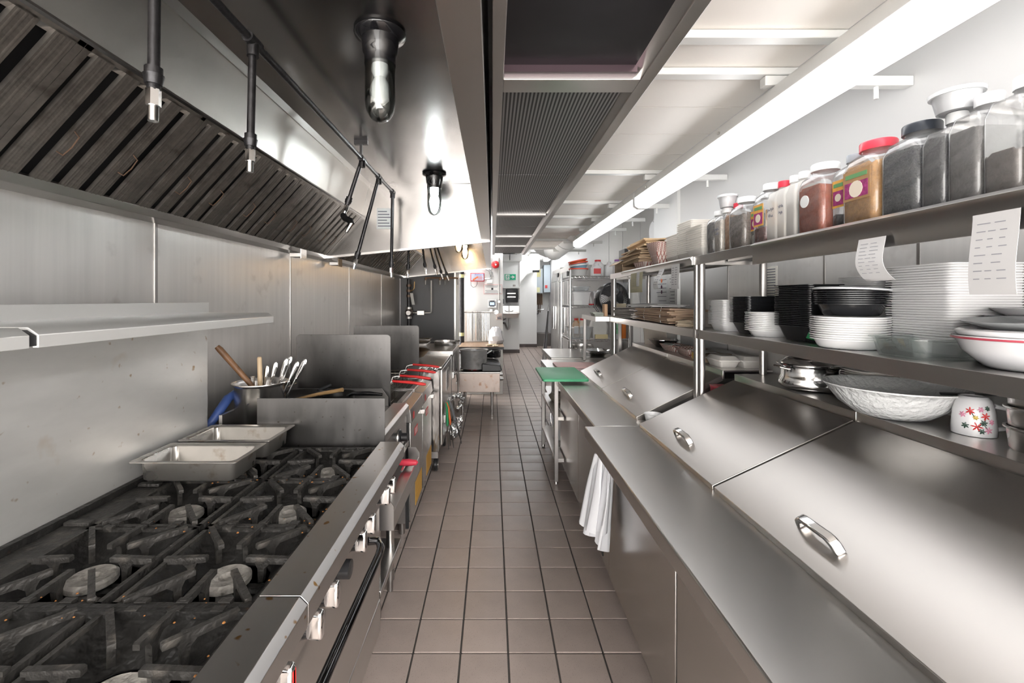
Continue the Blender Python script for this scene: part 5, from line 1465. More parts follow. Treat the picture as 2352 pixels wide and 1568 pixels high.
MB().tube([(-0.50, 8.12, 2.2), (-0.50, 8.12, 2.03), (-0.49, 8.12, 2.0), (-0.395, 8.12, 1.985)], 0.010, 8).build('conduit', STEEL, t)
MB().lathe([(0, -0.03), (0.028, -0.03), (0.028, 0.03), (0, 0.03)], (-0.495, 8.11, 2.0), 14, axis='y').build('junction', STEEL, t)
t = thing('alarm_conduit', 'grey conduit run with boxes below the red bell', 'conduit', (0.02, 8.13, 1.3))
MB().tube([(-0.145, 8.13, 1.92), (-0.04, 8.13, 1.92), (-0.02, 8.13, 1.94), (-0.02, 8.13, 2.15), (-0.02, 8.13, 2.3)], 0.010, 8).build('conduit', STEEL, t)
MB().tube([(-0.21, 8.12, 2.25), (-0.19, 8.11, 2.16), (-0.13, 8.11, 2.09), (-0.06, 8.11, 2.06), (-0.03, 8.11, 1.96)], 0.009, 8).build('flex_conduit', mat('grey_flex', (0.35, 0.35, 0.36), 0.5, 0.5), t)
MB().tube([(-0.17, 8.12, 2.25), (-0.15, 8.11, 2.18), (-0.08, 8.11, 2.11), (0.0, 8.11, 2.03), (0.01, 8.11, 1.95)], 0.009, 8).build('flex_conduit', mat('grey_flex', (0.35, 0.35, 0.36), 0.5, 0.5), t)
MB().box(-0.10, 0.0, 8.08, 8.15, 1.84, 1.90).build('relay_box', WHITEMETAL, t, bevel=0.004)
MB().cyl((0.118, 8.13, 1.28), (0.118, 8.13, 2.3), 0.011, seg=10).build('riser', STEEL_DK, t)
MB().box(0.095, 0.145, 8.09, 8.15, 1.48, 1.53).build('fitting', STEEL_DK, t, bevel=0.004)
t = thing('pull_station', 'square beige pull station under the conduit', 'switch', (0.12, 8.12, 1.2))
MB().box(0.07, 0.175, 8.07, 8.15, 1.18, 1.29).build('box', mat('pink_beige', (0.55, 0.44, 0.40), 0.5), t, bevel=0.006)
MB().tube([(0.09, 8.065, 1.25), (0.12, 8.055, 1.24), (0.155, 8.065, 1.25)], 0.007, 8).build('bar', STEEL, t)
MB().box(0.09, 0.155, 8.064, 8.071, 1.195, 1.225).build('label', INKGREY, t)
t = thing('wall_notice', 'white instruction notice with red border below the control box', 'notice', (-0.02, 8.145, 1.65))
MB().box(-0.155, 0.175, 8.142, 8.150, 1.645, 1.815).build('sheet', REDLBL, t)
MB().box(-0.151, 0.171, 8.1395, 8.1425, 1.649, 1.811).build('paper', PAPER, t)
MB().box(-0.02, 0.015, 8.137, 8.1400, 1.72, 1.755).build('pictogram', INK, t)
for k in range(7):
    if k in (3, 4):
        continue
    MB().box(-0.13 + 0.02 * (k % 2), 0.15 - 0.03 * (k % 3), 8.137, 8.1400, 1.662 + k * 0.021, 1.668 + k * 0.021).build('print_line', INKGREY, t)
t = thing('timer_panel', 'grey control panel with blue screen on the rear wall', 'control panel', (0.0, 8.13, 1.45))
MB().box(-0.08, 0.075, 8.11, 8.15, 1.40, 1.545).build('frame', STEEL_DK, t, bevel=0.003)
MB().box(-0.065, 0.06, 8.105, 8.112, 1.415, 1.53).build('face', mat('slate_face', (0.05, 0.055, 0.065), 0.4), t)
MB().box(-0.045, 0.035, 8.102, 8.106, 1.445, 1.495).build('screen', mat('blue_screen', (0.2, 0.3, 0.5), 0.3, emit=(0.35, 0.5, 0.8, 0.6)), t)
for k in range(4):
    MB().cyl((-0.05 + (k % 2) * 0.095, 8.104, 1.425 + (k // 2) * 0.09), (-0.05 + (k % 2) * 0.095, 8.108, 1.425 + (k // 2) * 0.09), 0.005, seg=8).build('button', STEEL, t)
# red hanging bell box partly behind hood
# exit sign
ex = thing('exit_sign', 'green running man exit sign with arrow on the sink wall', 'sign', (0.5, 12.93, 2.1))
GX_ = mat('exit_green', (0.0, 0.42, 0.22), 0.4)
MB().box(0.35, 0.67, 12.85, 12.87, 2.10, 2.27).build('board', GX_, ex, bevel=0.003)
m = MB()
y_a, y_b = 12.843, 12.851
m.box(0.375, 0.49, y_a + .003, y_b, 2.115, 2.255)
m.build('white_doorway', PAPER, ex)
m = MB()
m.lathe([(0, -0.004), (0.011, -0.004), (0.011, 0), (0, 0)], (0.447, y_a + .002, 2.235), 12, axis='y')
for pts in ([(0.440, 2.222), (0.425, 2.18)], [(0.425, 2.18), (0.452, 2.158), (0.444, 2.125)], [(0.425, 2.18), (0.41, 2.15), (0.385, 2.145)], [(0.437, 2.215), (0.462, 2.20), (0.475, 2.212)], [(0.437, 2.215), (0.412, 2.21), (0.402, 2.188)]):
    m.tube([(a, y_a + .001, b) for a, b in pts], 0.008, 6)
m.build('running_figure', GX_, ex)
MB().prism([(0.52, 2.175), (0.58, 2.175), (0.56, 2.145), (0.585, 2.145), (0.645, 2.185), (0.585, 2.225), (0.56, 2.225), (0.58, 2.195), (0.52, 2.195)], 'y', y_a + .002, y_a + 0.008).build('arrow', PAPER, ex)
# hand sink
t = thing('hand_sink', 'small wall hung steel hand sink with gooseneck tap', 'sink', (0.5, 12.8, 0.9))
m = MB().rloft([(1.02, 0.20, 0.16, 0.04), (1.03, 0.25, 0.19, 0.04), (1.135, 0.265, 0.21, 0.04), (1.15, 0.29, 0.23, 0.03), (1.155, 0.29, 0.23, 0.03), (1.15, 0.25, 0.19, 0.04), (1.04, 0.21, 0.16, 0.04)], (0.49, 12.71, 0), 4)
m.build('basin', STEEL, t, ang=50)
MB().box(0.20, 0.77, 12.92, 12.95, 1.14, 1.36).build('back_splash', STEEL, t)
MB().tube([(0.48, 12.88, 1.16), (0.48, 12.88, 1.40), (0.475, 12.86, 1.45), (0.45, 12.83, 1.475), (0.42, 12.80, 1.46), (0.41, 12.79, 1.43)], 0.011, 10).build('gooseneck', CHROME, t)
for dx in (-0.09, 0.09):
    MB().tube([(0.48, 12.88, 1.20), (0.48 + dx, 12.87, 1.20), (0.48 + dx * 1.3, 12.85, 1.23)], 0.012, 8).build('tap', CHROME, t)
MB().tube([(0.49, 12.72, 1.02), (0.49, 12.72, 0.78), (0.47, 12.72, 0.72), (0.44, 12.72, 0.70), (0.41, 12.75, 0.73), (0.36, 12.85, 0.86), (0.28, 12.93, 0.87)], 0.028, 12).build('trap', STEEL_DK, t)
MB().tube([(0.40, 12.85, 1.05), (0.37, 12.85, 0.98), (0.30, 12.87, 0.95), (0.24, 12.93, 0.85)], 0.009, 8).build('supply_hose', BLACKPIPE, t)
# shelves above sink
t = thing('wall_shelf', 'white shelf below the exit sign on the sink wall', 'shelf', (0.5, 12.9, 1.9))
MB().box(0.20, 0.80, 12.70, 12.95, 1.86, 1.90).build('board', WHITEMETAL, t, bevel=0.003)
for x in (0.77, 0.21):
    MB().box(x, x + 0.02, 12.93, 12.95, 1.55, 2.72).build('slotted_upright', STEEL_DK, t)
t = thing('wall_shelf', 'white shelf with boxes above the exit sign', 'shelf', (0.5, 12.9, 2.66))
MB().box(0.19, 0.80, 12.60, 12.95, 2.62, 2.65).build('board', WHITEMETAL, t, bevel=0.003)
for i, (a, b) in enumerate(((0.21, 0.47), (0.50, 0.83))):
    tag(MB().box(a, b, 12.62, 12.90, 2.65, 2.82).build('carton', PAPER, bevel=0.003), ('white carton on the high shelf, the left one', 'white carton on the high shelf, the right one')[i], 'box', 'white cartons on the high shelf')
t = thing('towel_dispenser', 'black paper towel dispenser above the hand sink', 'dispenser', (0.57, 12.85, 1.45))
MB().rloft([(1.46, 0.17, 0.10, 0.02), (1.62, 0.18, 0.12, 0.03), (1.84, 0.17, 0.11, 0.03)], (0.56, 12.84, 0), 4).build('case', BLACKPL, t, ang=50)
for z in (1.60, 1.70):
    MB().box(0.42, 0.66, 12.712, 12.722, z, z + 0.03).build('window', STEEL, t)
t = thing('soap_dispenser', 'white and grey soap dispenser left of the towel dispenser', 'dispenser', (0.26, 12.9, 1.4))
MB().box(0.20, 0.34, 12.84, 12.95, 1.36, 1.62).build('case', WHITEMETAL, t, bevel=0.01)
MB().box(0.215, 0.325, 12.832, 12.842, 1.42, 1.56).build('window', mat('grey_window', (0.12, 0.13, 0.15), 0.3), t)
tag(MB().box(0.2, 0.32, 12.93, 12.95, 1.66, 1.84).build('hygiene_notice', PAPER), 'small white notice above the soap dispenser', 'notice')
m = MB().box(0.585, 0.66, 12.80, 12.86, 1.90, 1.98)
o = tag(m.build('printed_carton', PAPER, bevel=0.002), 'little printed white carton on the shelf under the exit sign', 'box')
for k in range(3):
    MB().box(0.59 + k * .023, 0.605 + k * .023, 12.797, 12.801, 1.915, 1.965).build('print', (INK, CARD, INK)[k], o)
# passage bulkhead, boiler, mop sink
t = thing('ventilation_chute', 'white sloping boxed chute at the top of the passage', 'duct', (1.0, 13.5, 2.1))
MB().prism([(0.785, 2.85), (1.40, 2.85), (1.40, 2.42), (1.02, 2.30), (0.785, 1.98)], 'y', 13.2, 14.5).build('casing', WHITEMETAL, t)
MB().box(1.18, 1.38, 13.15, 13.2, 2.34, 2.40).build('outlet', BLACKGAP, t)
t = thing('water_heater', 'grey wall water heater with yellow label and pipes below', 'water heater', (1.65, 15.3, 1.7))
MB().box(1.46, 1.70, 15.1, 15.35, 1.75, 2.58).build('case', mat('heater_grey', (0.50, 0.56, 0.60), 0.35), t, bevel=0.01)
MB().box(1.48, 1.62, 15.09, 15.1, 2.30, 2.56).build('yellow_label', mat('pale_yellow', (0.62, 0.58, 0.30), 0.5), t)
MB().box(1.48, 1.60, 15.09, 15.1, 1.78, 1.95).build('white_label', mat('lemon_label', (0.75, 0.74, 0.45), 0.5), t)
for x in (1.52, 1.60, 1.66):
    MB().tube([(x, 15.25, 1.75), (x, 15.25, 1.45), (x - 0.03, 15.28, 1.38), (x - 0.03, 15.33, 1.1 if x > 1.55 else 1.3)], 0.016, 8).build('copper_tube', mat('aged_copper', (0.20, 0.13, 0.10), 0.45, 0.7), t)
MB().tube([(1.57, 15.33, 1.4), (1.57, 15.35, 1.05), (1.50, 15.35, 1.05), (1.50, 15.35, 0.45)], 0.014, 8).build('drain_tube', BLACKPIPE, t)
MB().box(1.45, 1.72, 15.36, 15.39, 1.36, 1.72).build('backing_board', mat('brown_board', (0.30, 0.22, 0.15), 0.6), t)
t = thing('electrical_panel', 'blue grey electrical panel mounted beside the water heater', 'panel', (1.85, 15.2, 1.9))
MB().box(1.72, 1.94, 15.0, 15.39, 1.78, 2.70).build('case', mat('panel_blue_grey', (0.52, 0.60, 0.66), 0.4), t, bevel=0.01)
MB().box(1.76, 1.84, 14.99, 15.0, 1.92, 2.02).build('red_emblem', REDLBL, t)
t = thing('mop_sink', 'dark tiled mop sink on the floor at the passage end', 'sink', (1.6, 15.2, 0))
MB().box(1.46, 1.93, 14.9, 15.39, 0.0, 0.42).build('basin', mat('grey_brown_tile', (0.17, 0.155, 0.145), 0.5), t, bevel=0.01)
MB().tube([(1.52, 15.3, 1.20), (1.62, 15.22, 1.20), (1.74, 15.22, 1.20)], 0.02, 8).tube([(1.63, 15.22, 1.2), (1.63, 15.12, 1.22), (1.63, 15.08, 1.16)], 0.015, 8).build('service_tap', CHROME, t)
t = thing('apron', 'grey apron hanging beside the far fridge', 'apron', (1.1, 8.9, 0.0))
MB().sheet(lambda u, v_: (1.11 - 0.06 * v_ - 0.10 * u * (0.3 + .7 * v_), 8.8 + 0.03 * math.sin(u * 12), 1.32 - v_ * 1.15), 12, 14, (0, 0.006, 0)).build('cloth', mat('grey_cloth', (0.46, 0.46, 0.47), 0.8, var=0.15, vscale=9), t, ang=60)
MB().tube([(1.07, 8.81, 1.32), (1.11, 8.81, 1.45), (1.125, 8.81, 1.32)], 0.006, 6).build('neck_strap', mat('grey_cloth', (0.46, 0.46, 0.47), 0.8), t)
MB().box(1.02, 1.12, 8.70, 8.9, 0.0, 0.17).build('stand_foot', BLACKPL, t)
# big white duct with slots and an elbow
t = thing('air_duct', 'fat white round air duct with slot vents ending in a bent elbow', 'duct', (1.15, 8, 2.4))
MB().cyl((1.18, 6.0, 2.55), (1.18, 8.6, 2.50), 0.20, seg=32).build('main_duct', WHITEMETAL, t, ang=60)
for k in range(6):
    yy = 7.2 + k * 0.2
    MB().box(0.993, 1.02, yy, yy + 0.05, 2.44, 2.50).build('vent_slot', INKGREY, t)
P = [(1.18, 8.6, 2.50), (1.17, 8.72, 2.50), (1.12, 8.83, 2.51), (1.03, 8.88, 2.53), (0.95, 8.88, 2.56), (0.90, 8.88, 2.63), (0.84, 8.88, 2.70), (0.74, 8.88, 2.72), (0.45, 8.88, 2.72)]
MB().tube(P, [0.205, 0.17, 0.15, 0.13, 0.12, 0.12, 0.12, 0.12, 0.12], 24).build('elbow', WHITEMETAL, t, ang=60)
MB().lathe([(0.20, 0.0), (0.21, 0.0), (0.21, 0.03), (0.20, 0.03), (0.20, 0.0)], (1.18, 7.0, 2.53), 32, axis='y').build('joint_band', WHITEMETAL, t)
# posters on the right hand wall beyond the column
def poster(label, y0, y1, z0, z1, x=1.519, mt=PAPER, lines=6, extra=None):
    t = thing('wall_poster', label, 'poster', (x, (y0 + y1) / 2, z0), 'papers on the right wall')
    MB().box(x - 0.002, x, y0, y1, z0, z1).build('sheet', mt, t)
    h = (z1 - z0)
    for k in range(lines):
        z = z1 - h * (k + 1) / (lines + 1)
        MB().box(x - 0.0032, x - 0.002, y0 + (y1 - y0) * .1, y1 - (y1 - y0) * (.15 + .2 * (k % 3) / 2), z - h * .008, z + h * .008).build('print_line', INKGREY, t)
    for (yy, zz, sz, mm) in (extra or []):
        MB().lathe([(0, -0.0045), (sz, -0.0045), (sz, -0.002), (0, -0.002)], (x, yy, zz), 14, axis='x').build('picture', mm, t)
poster('white poster with an orange square and two dark round pictures', 3.88, 4.19, 1.50, 1.76, extra=[(4.02, 1.715, 0.018, ORANGE), (4.02, 1.66, 0.016, mat('plum_ink', (0.12, 0.05, 0.09), 0.6)), (4.02, 1.615, 0.016, mat('plum_ink', (0.12, 0.05, 0.09), 0.6))])
poster('plain white printed sheet beside the orange poster', 3.72, 3.86, 1.45, 1.75, lines=10)
poster('white sheet low on the column below the orange poster', 3.90, 4.16, 1.42, 1.49, lines=4)
poster('tall narrow printed list taped to the steel wall', 2.42, 2.56, 1.45, 1.73, x=1.538, lines=18, mt=mat('cream_paper', (0.80, 0.77, 0.70), 0.8))
poster('blue and white leaflet above the pen cup', 3.30, 3.45, 1.50, 1.58, x=1.545, mt=mat('pale_blue_paper', (0.55, 0.68, 0.80), 0.7), lines=3)
t = thing('flex_duct', 'ribbed flexible grey duct high on the wall behind the column', 'duct', (1.7, 4.5, 2.2))
MB().tube([(1.55 + 0.35 * k / 8, 4.35, 2.21) for k in range(9)], 0.09, 20).build('hose', GREYWALL, t)
for k in range(5):
    MB().lathe([(0.09, -0.006), (0.096, -0.003), (0.096, 0.003), (0.09, 0.006), (0.09, -0.006)], (1.58 + k * 0.07, 4.35, 2.21), 20, axis='x').build('rib', GREYWALL, t)

# ============================================================ THINGS ON THE SHELVES
SHELL = glassmat('clear_jar_shell', (0.96, 0.96, 0.96), 0.08, 0.03, 0.6, 0.10)
CUPSHELL = glassmat('frosted_cup', (0.96, 0.96, 0.96), 0.2, 0.02, 0.3, 0.45)
SHELLM = mat('milky_jar_shell', (0.88, 0.86, 0.82), 0.3, alpha=0.45)
def scrawl(parent, x, y, z, w, n=5, mt=None):
    m = MB()
    for k in range(n):
        a = -w / 2 + w * k / n
        m.tube([(x, y + a, z + random.uniform(-.004, .004)), (x, y + a + w / n * .5, z + random.uniform(.002, .012)), (x, y + a + w / n * .9, z + random.uniform(-.006, .003))], 0.0009, 4)
    return m.build('handwriting', mt or INKGREY, parent)
def jar(label, yf, yn, h, lidm, cont, fill, x0=1.125, wx=0.055, shell=None, lbl=None, lidw=0.62, writing=False, round_lbl=False):
    """square plastic spice jug: yf far side, yn near side, standing on the upper deck"""
    z = 1.781
    hy = (yf - yn) / 2
    cx, cy = x0 + wx, (yf + yn) / 2
    t = thing('spice_jar', label, 'jar', (cx, cy, z), 'spice jars on the upper shelf')
    r = min(hy, wx) * 0.35
    nk = min(hy, wx) * lidw
    MB().rloft([(z, wx * .94, hy * .94, r), (z + 0.008, wx, hy, r), (z + h * .68, wx, hy, r), (z + h * .80, wx * .86, hy * .86, r), (z + h * .865, nk, nk, nk * .95), (z + h * .90, nk, nk, nk * .95)], (cx, cy, 0), 4).build('body', shell or SHELL, t, ang=45)
    if cont:
        zt = z + h * fill
        sh = min(1.0, max(0.0, (0.80 - fill) / 0.12))
        k = 0.965
        secs = [(z + 0.004, wx * .92 * k, hy * .92 * k, r), (z + 0.010, wx * k, hy * k, r)]
        if fill > 0.68:
            secs += [(z + h * .675, wx * k, hy * k, r), (zt, wx * .87 * k, hy * .87 * k, r)]
        else:
            secs += [(zt - 0.004, wx * k, hy * k, r), (zt, wx * .93 * k, hy * .93 * k, r)]
        m = MB().rloft(secs, (cx, cy, 0), 4)
        m.v = [(a, b, c + (random.uniform(-.004, .006) if c > zt - 0.006 else 0)) for a, b, c in m.v]
        m.build('contents', cont, t, ang=45)
    lw = nk * 1.13
    MB().lathe([(0, z + h * .895), (lw, z + h * .895), (lw, z + h * .985), (lw * .95, z + h), (0, z + h)], (cx, cy, 0), 24).build('lid', lidm, t)
    if lbl:
        lb = MB().box(x0 - 0.0016, x0 - 0.0002, yn + hy * .25, yf - hy * .25, z + h * .30, z + h * .66).build('label', lbl[0], t)
        MB().box(x0 - 0.0024, x0 - 0.0014, yn + hy * .35, yf - hy * .35, z + h * .33, z + h * .52).build('label_print', lbl[1], lb)
        MB().lathe([(0, -0.0032), (hy * .38, -0.0032), (hy * .38, -0.002), (0, -0.002)], (x0, cy, z + h * .43), 14, axis='x').build('label_print', lbl[2], lb)
        MB().box(x0 - 0.0024, x0 - 0.0014, yn + hy * .4, yf - hy * .4, z + h * .57, z + h * .62).build('label_print', mat('label_green', (0.15, 0.35, 0.15), 0.6), lb)
        MB().box(x0 + wx * .5, x0 + wx * 1.6, yn - 0.0016, yn - 0.0002, z + h * .30, z + h * .66).build('side_label', lbl[0], t)
    if round_lbl:
        MB().lathe([(0, -0.002), (0.022, -0.002), (0.022, -0.0004), (0, -0.0004)], (x0, yf - hy * .75, z + h * .48), 18, axis='x').build('round_sticker', PAPER, t)
    if writing:
        scrawl(t, x0 - 0.0012, cy, z + h * .52, hy * 1.2, 5)
        scrawl(t, x0 - 0.0012, cy, z + h * .42, hy * 0.9, 4)
    return t
def cont(n, c, v=0.25, s=60, b=0.4):
    return mat('spice_' + n, c, 0.8, var=v, vscale=s, bump=b, bscale=s * 2)
WL, RL, BKL = mat('white_lid', (0.84, 0.84, 0.84), 0.35), mat('red_lid_plastic', (0.70, 0.05, 0.08), 0.35), mat('black_lid', (0.03, 0.035, 0.045), 0.35)
LB = (mat('label_orange', (0.80, 0.42, 0.10), 0.6, var=0.15, vscale=50), mat('label_plum', (0.35, 0.05, 0.18), 0.6, var=0.5, vscale=70), mat('label_cream', (0.85, 0.75, 0.62), 0.6))
jar('jar of dark grey spice with white lid, next to the foam boxes', 2.364, 2.288, 0.225, WL, cont('charcoal', (0.10, 0.085, 0.075), 0.6, 40, 0.9), 0.72)
jar('cream powder jar with handwriting, second in the row from the foam boxes', 2.284, 2.214, 0.225, WL, cont('cream', (0.62, 0.56, 0.48)), 0.72, writing=True)
jar('peach coloured spice jar with red lid, third from the foam boxes', 2.21, 2.15, 0.235, RL, cont('peach', (0.72, 0.40, 0.22)), 0.74, x0=1.14)
jar('grey brown seed jar with flat white lid left of the printed labels', 2.146, 2.01, 0.24, WL, cont('cumin', (0.23, 0.185, 0.15), 0.4, 90, 0.8), 0.66)
jar('half empty jar with fruit label, recessed behind its neighbour', 2.02, 1.95, 0.24, WL, cont('white_powder', (0.80, 0.74, 0.66)), 0.22, x0=1.16, lbl=LB)
jar('jar with orange fruit label and dark red dried chillies', 1.942, 1.85, 0.255, WL, cont('chilli', (0.13, 0.03, 0.02), 0.8, 35, 1.0), 0.27, lbl=LB)
jar('pale jar marked in pen with a red lid', 1.845, 1.78, 0.245, RL, cont('grey_powder', (0.36, 0.32, 0.28)), 0.22, shell=SHELLM, writing=True)
jar('pale milky jar with white lid after the red lidded one', 1.775, 1.725, 0.25, WL, cont('sand', (0.50, 0.44, 0.36)), 0.24, shell=SHELLM, writing=True)
jar('cream topped jar of grey powder left of the red paprika', 1.722, 1.668, 0.25, WL, cont('ash_powder', (0.30, 0.265, 0.235)), 0.5, shell=SHELLM)
jar('big jar of brick red paprika with round white sticker', 1.665, 1.532, 0.25, WL, cont('paprika', (0.42, 0.085, 0.03)), 0.66, wx=0.062, round_lbl=True)
jar('fruit labelled jar with dark lid, recessed between the red and orange jars', 1.53, 1.462, 0.25, mat('grey_lid', (0.35, 0.37, 0.40), 0.35), cont('black_seed', (0.05, 0.05, 0.055)), 0.2, x0=1.155, lbl=LB)
jar('large jar of orange yellow powder with red lid', 1.453, 1.318, 0.255, RL, cont('turmeric', (0.66, 0.34, 0.10)), 0.72, wx=0.068, lbl=(mat('label_brown', (0.42, 0.25, 0.12), 0.6), LB[1], LB[2]))
jar('large jar of dark pepper with a black lid', 1.309, 1.186, 0.255, BKL, cont('pepper', (0.045, 0.048, 0.055), 0.5, 90, 0.9), 0.70, wx=0.07)
jar('dark jar carrying a clear cup on its lid', 1.18, 1.118, 0.245, WL, cont('dark_tea', (0.06, 0.058, 0.062), 0.4, 60, 0.6), 0.74, wx=0.066)
jar('clear jar of grey cumin powder, third from the frame edge', 1.114, 1.038, 0.26, WL, cont('grey_cumin', (0.17, 0.16, 0.15)), 0.66, wx=0.068)
jar('clear jar half full of brown grey spice near the frame edge', 1.034, 0.956, 0.265, WL, cont('brown_grey', (0.20, 0.17, 0.15)), 0.36, wx=0.07)
jar('last spice jar, cut off by the right frame edge', 0.95, 0.87, 0.265, WL, cont('dim_spice', (0.17, 0.15, 0.14)), 0.6, wx=0.07)
def deli(label, x, y, z, r, h, c):
    t = thing('lidded_cup', label, 'cup', (x, y, z), 'clear cups on top of jars')
    MB().lathe([(0, z), (r * .8, z), (r, z + h), (r * .97, z + h), (r * .78, z + 0.002), (0, z + 0.002)], (x, y, 0), 24).build('cup', CUPSHELL, t)
    MB().lathe([(0, z + 0.003), (r * .77, z + 0.003), (r * .86, z + h * .5), (0, z + h * .52)], (x, y, 0), 20).build('contents', c, t)
    MB().lathe([(0, z + h), (r * 1.12, z + h - 0.003), (r * 1.14, z + h + 0.006), (r * 1.0, z + h + 0.009), (0, z + h + 0.006)], (x, y, 0), 24).build('lid', mat('frosted_lid', (0.86, 0.87, 0.88), 0.25, alpha=0.8), t)
deli('clear cup of red brown spice standing on the far jar lids', 1.18, 2.25, 2.008, 0.042, 0.055, cont('rust', (0.33, 0.10, 0.05)))
deli('clear cup with a white rim on the dark jar near the frame edge', 1.19, 1.15, 2.028, 0.048, 0.045, cont('plum_dark', (0.10, 0.06, 0.07)))

# ------------------------------------------------------------ nested containers: one mesh each, stacked singly
def tray_mesh(name, hx, hy, h, mt, taper=0.82, r=0.02, rim=0.010, rounds=None):
    if rounds:
        R = rounds
        m = MB().lathe([(0, 0), (R * taper, 0), (R * (taper + .06), h * .15), (R, h - 0.003), (R + rim, h - 0.003), (R + rim, h), (R - 0.002, h), (R * (taper + .05), h * .17), (R * taper - 0.003, 0.003), (0, 0.003)], (0, 0, 0), 28)
    else:
        m = MB().rloft([(0, hx * taper, hy * taper, r), (h - 0.003, hx, hy, r), (h - 0.003, hx + rim, hy + rim, r), (h, hx + rim, hy + rim, r), (h, hx - 0.002, hy - 0.002, r), (0.003, hx * taper - 0.002, hy * taper - 0.002, r)], (0, 0, 0), 3)
    return m.mesh(name, mt, ang=45)
def stack(name, label, me, x, y, z, n, dz, group, rotz=0.0, jitter=0.0015):
    cat = name.split('_')[-1]
    for k in range(n):
        o = bpy.data.objects.new(name, me)
        COL.objects.link(o)
        o.location = (x + random.uniform(-jitter, jitter), y + random.uniform(-jitter, jitter), z + k * dz)
        o.rotation_euler = (0, 0, rotz + random.uniform(-.01, .01))
        tag(o, label + ', ' + in_stack(k, n), cat, group)
ZL = 1.389
me_wr = tray_mesh('container', 0.085, 0.075, 0.035, WHITEPL, 0.86)
stack('white_container', 'white rectangular container in the stack behind the shelf post', me_wr, 1.235, 2.30, ZL, 19, 0.0068, 'white containers behind the post')
me_b1 = tray_mesh('tub', 0.105, 0.075, 0.055, BLACKTUB, 0.78)
stack('black_container', 'black rectangular tub in the shorter black stack', me_b1, 1.262, 2.10, ZL, 19, 0.0066, 'short stack of black tubs')
me_wo = tray_mesh('bowl', 0.08, 0.06, 0.03, WHITEPL, 0.84, r=0.05)
stack('white_bowl', 'white rounded bowl in the low stack between black stacks', me_wo, 1.205, 1.95, ZL, 11, 0.0075, 'low stack of white bowls')
me_b2 = tray_mesh('tub', 0.10, 0.085, 0.06, BLACKTUB, 0.80)
stack('black_container', 'black rectangular plastic tub in the tall black stack', me_b2, 1.262, 1.75, ZL, 24, 0.0068, 'tall stack of black tubs', rotz=0.12)
tag(MB().prism([(1.60, 1.395), (1.68, 1.405), (1.665, 1.43), (1.62, 1.425)], 'x', 1.1745, 1.177).build('green_slip', GREENGRIP), 'green printed paper slip at the foot of the tall black stack', 'paper')
me_wd = tray_mesh('bowl', 0, 0, 0.032, WHITEPL, 0.82, rounds=0.098)
stack('white_round_bowl', 'white round plastic bowl in the stack under the black bowls', me_wd, 1.185, 1.49, ZL, 11, 0.0072, 'white round bowls')
zt = ZL + 11 * 0.0072 + 0.028
me_bd = tray_mesh('bowl', 0, 0, 0.040, BLACKTUB, 0.80, rounds=0.090)
stack('black_round_bowl', 'black round plastic bowl resting on the white round bowls', me_bd, 1.19, 1.49, zt, 7, 0.0068, 'black round bowls')
tag(MB().lathe([(0, 0), (0.104, -0.001), (0.106, 0.004), (0.09, 0.008), (0, 0.009)], (0, 0, 0), 28).xf(Matrix.Translation((1.19, 1.49, zt + 0.084)) @ Matrix.Rotation(0.05, 4, 'Y')).build('round_lid', mat('frosted_lid2', (0.70, 0.71, 0.73), 0.3)), 'pale round lid on top of the black round bowls', 'lid')
me_wb = tray_mesh('container', 0.105, 0.10, 0.04, WHITEPL, 0.88)
stack('white_lunch_box', 'white square box in the widest stack behind the glass dish', me_wb, 1.365, 1.33, ZL, 31, 0.0074, 'widest white stack')
me_wc = tray_mesh('container', 0.085, 0.075, 0.04, WHITEPL, 0.88)
stack('white_lunch_box', 'white square box in the stack behind the tall black tubs', me_wc, 1.385, 1.60, ZL, 29, 0.0072, 'white stack behind black tubs')
# glass dish, casserole, plates
tag(MB().rloft([(0, .085, .075, .03), (.05, .097, .085, .035), (.052, .105, .092, .035), (.056, .105, .092, .035), (.054, .094, .082, .035), (.006, .080, .070, .03)], (1.205, 1.245, ZL), 6).build('glass_dish', GLASSDISH, ang=50), 'clear glass baking dish between the bowls and the casserole', 'dish')
t = thing('casserole', 'round white casserole dish with thin red line and nested dish', 'casserole', (1.225, 1.035, ZL))
CER = mat('white_ceramic', (0.80, 0.79, 0.80), 0.14, coat=0.4)
cc = (1.235, 1.02, ZL)
MB().lathe([(0, 0), (0.075, 0), (0.085, 0.006), (0.118, 0.040), (0.128, 0.066), (0.135, 0.072), (0.135, 0.076), (0.126, 0.074), (0.112, 0.042), (0.08, 0.012), (0, 0.008)], cc, 40).build('dish', CER, t, ang=50)
MB().lathe([(0.1345, 0.068), (0.1365, 0.069), (0.1365, 0.0725), (0.1345, 0.0735), (0.1345, 0.068)], cc, 40).build('red_line', mat('red_glaze', (0.45, 0.06, 0.09), 0.3), t)
MB().lathe([(0, 0.06), (0.09, 0.066), (0.126, 0.078), (0.130, 0.088), (0.122, 0.092), (0.08, 0.086), (0.0, 0.08)], cc, 40).build('nested_lid', CER, t, ang=50)
tag(MB().lathe([(0, 0), (0.07, 0.0), (0.12, 0.02), (0.122, 0.023), (0.07, 0.006), (0, 0.005)], (0, 0, 0), 32).xf(Matrix.Translation((1.25, 1.03, ZL + 0.092)) @ Matrix.Rotation(-0.06, 4, 'Y')).build('dark_plate', mat('grey_plate', (0.30, 0.31, 0.31), 0.3)), 'grey plate resting tilted on the casserole', 'plate')
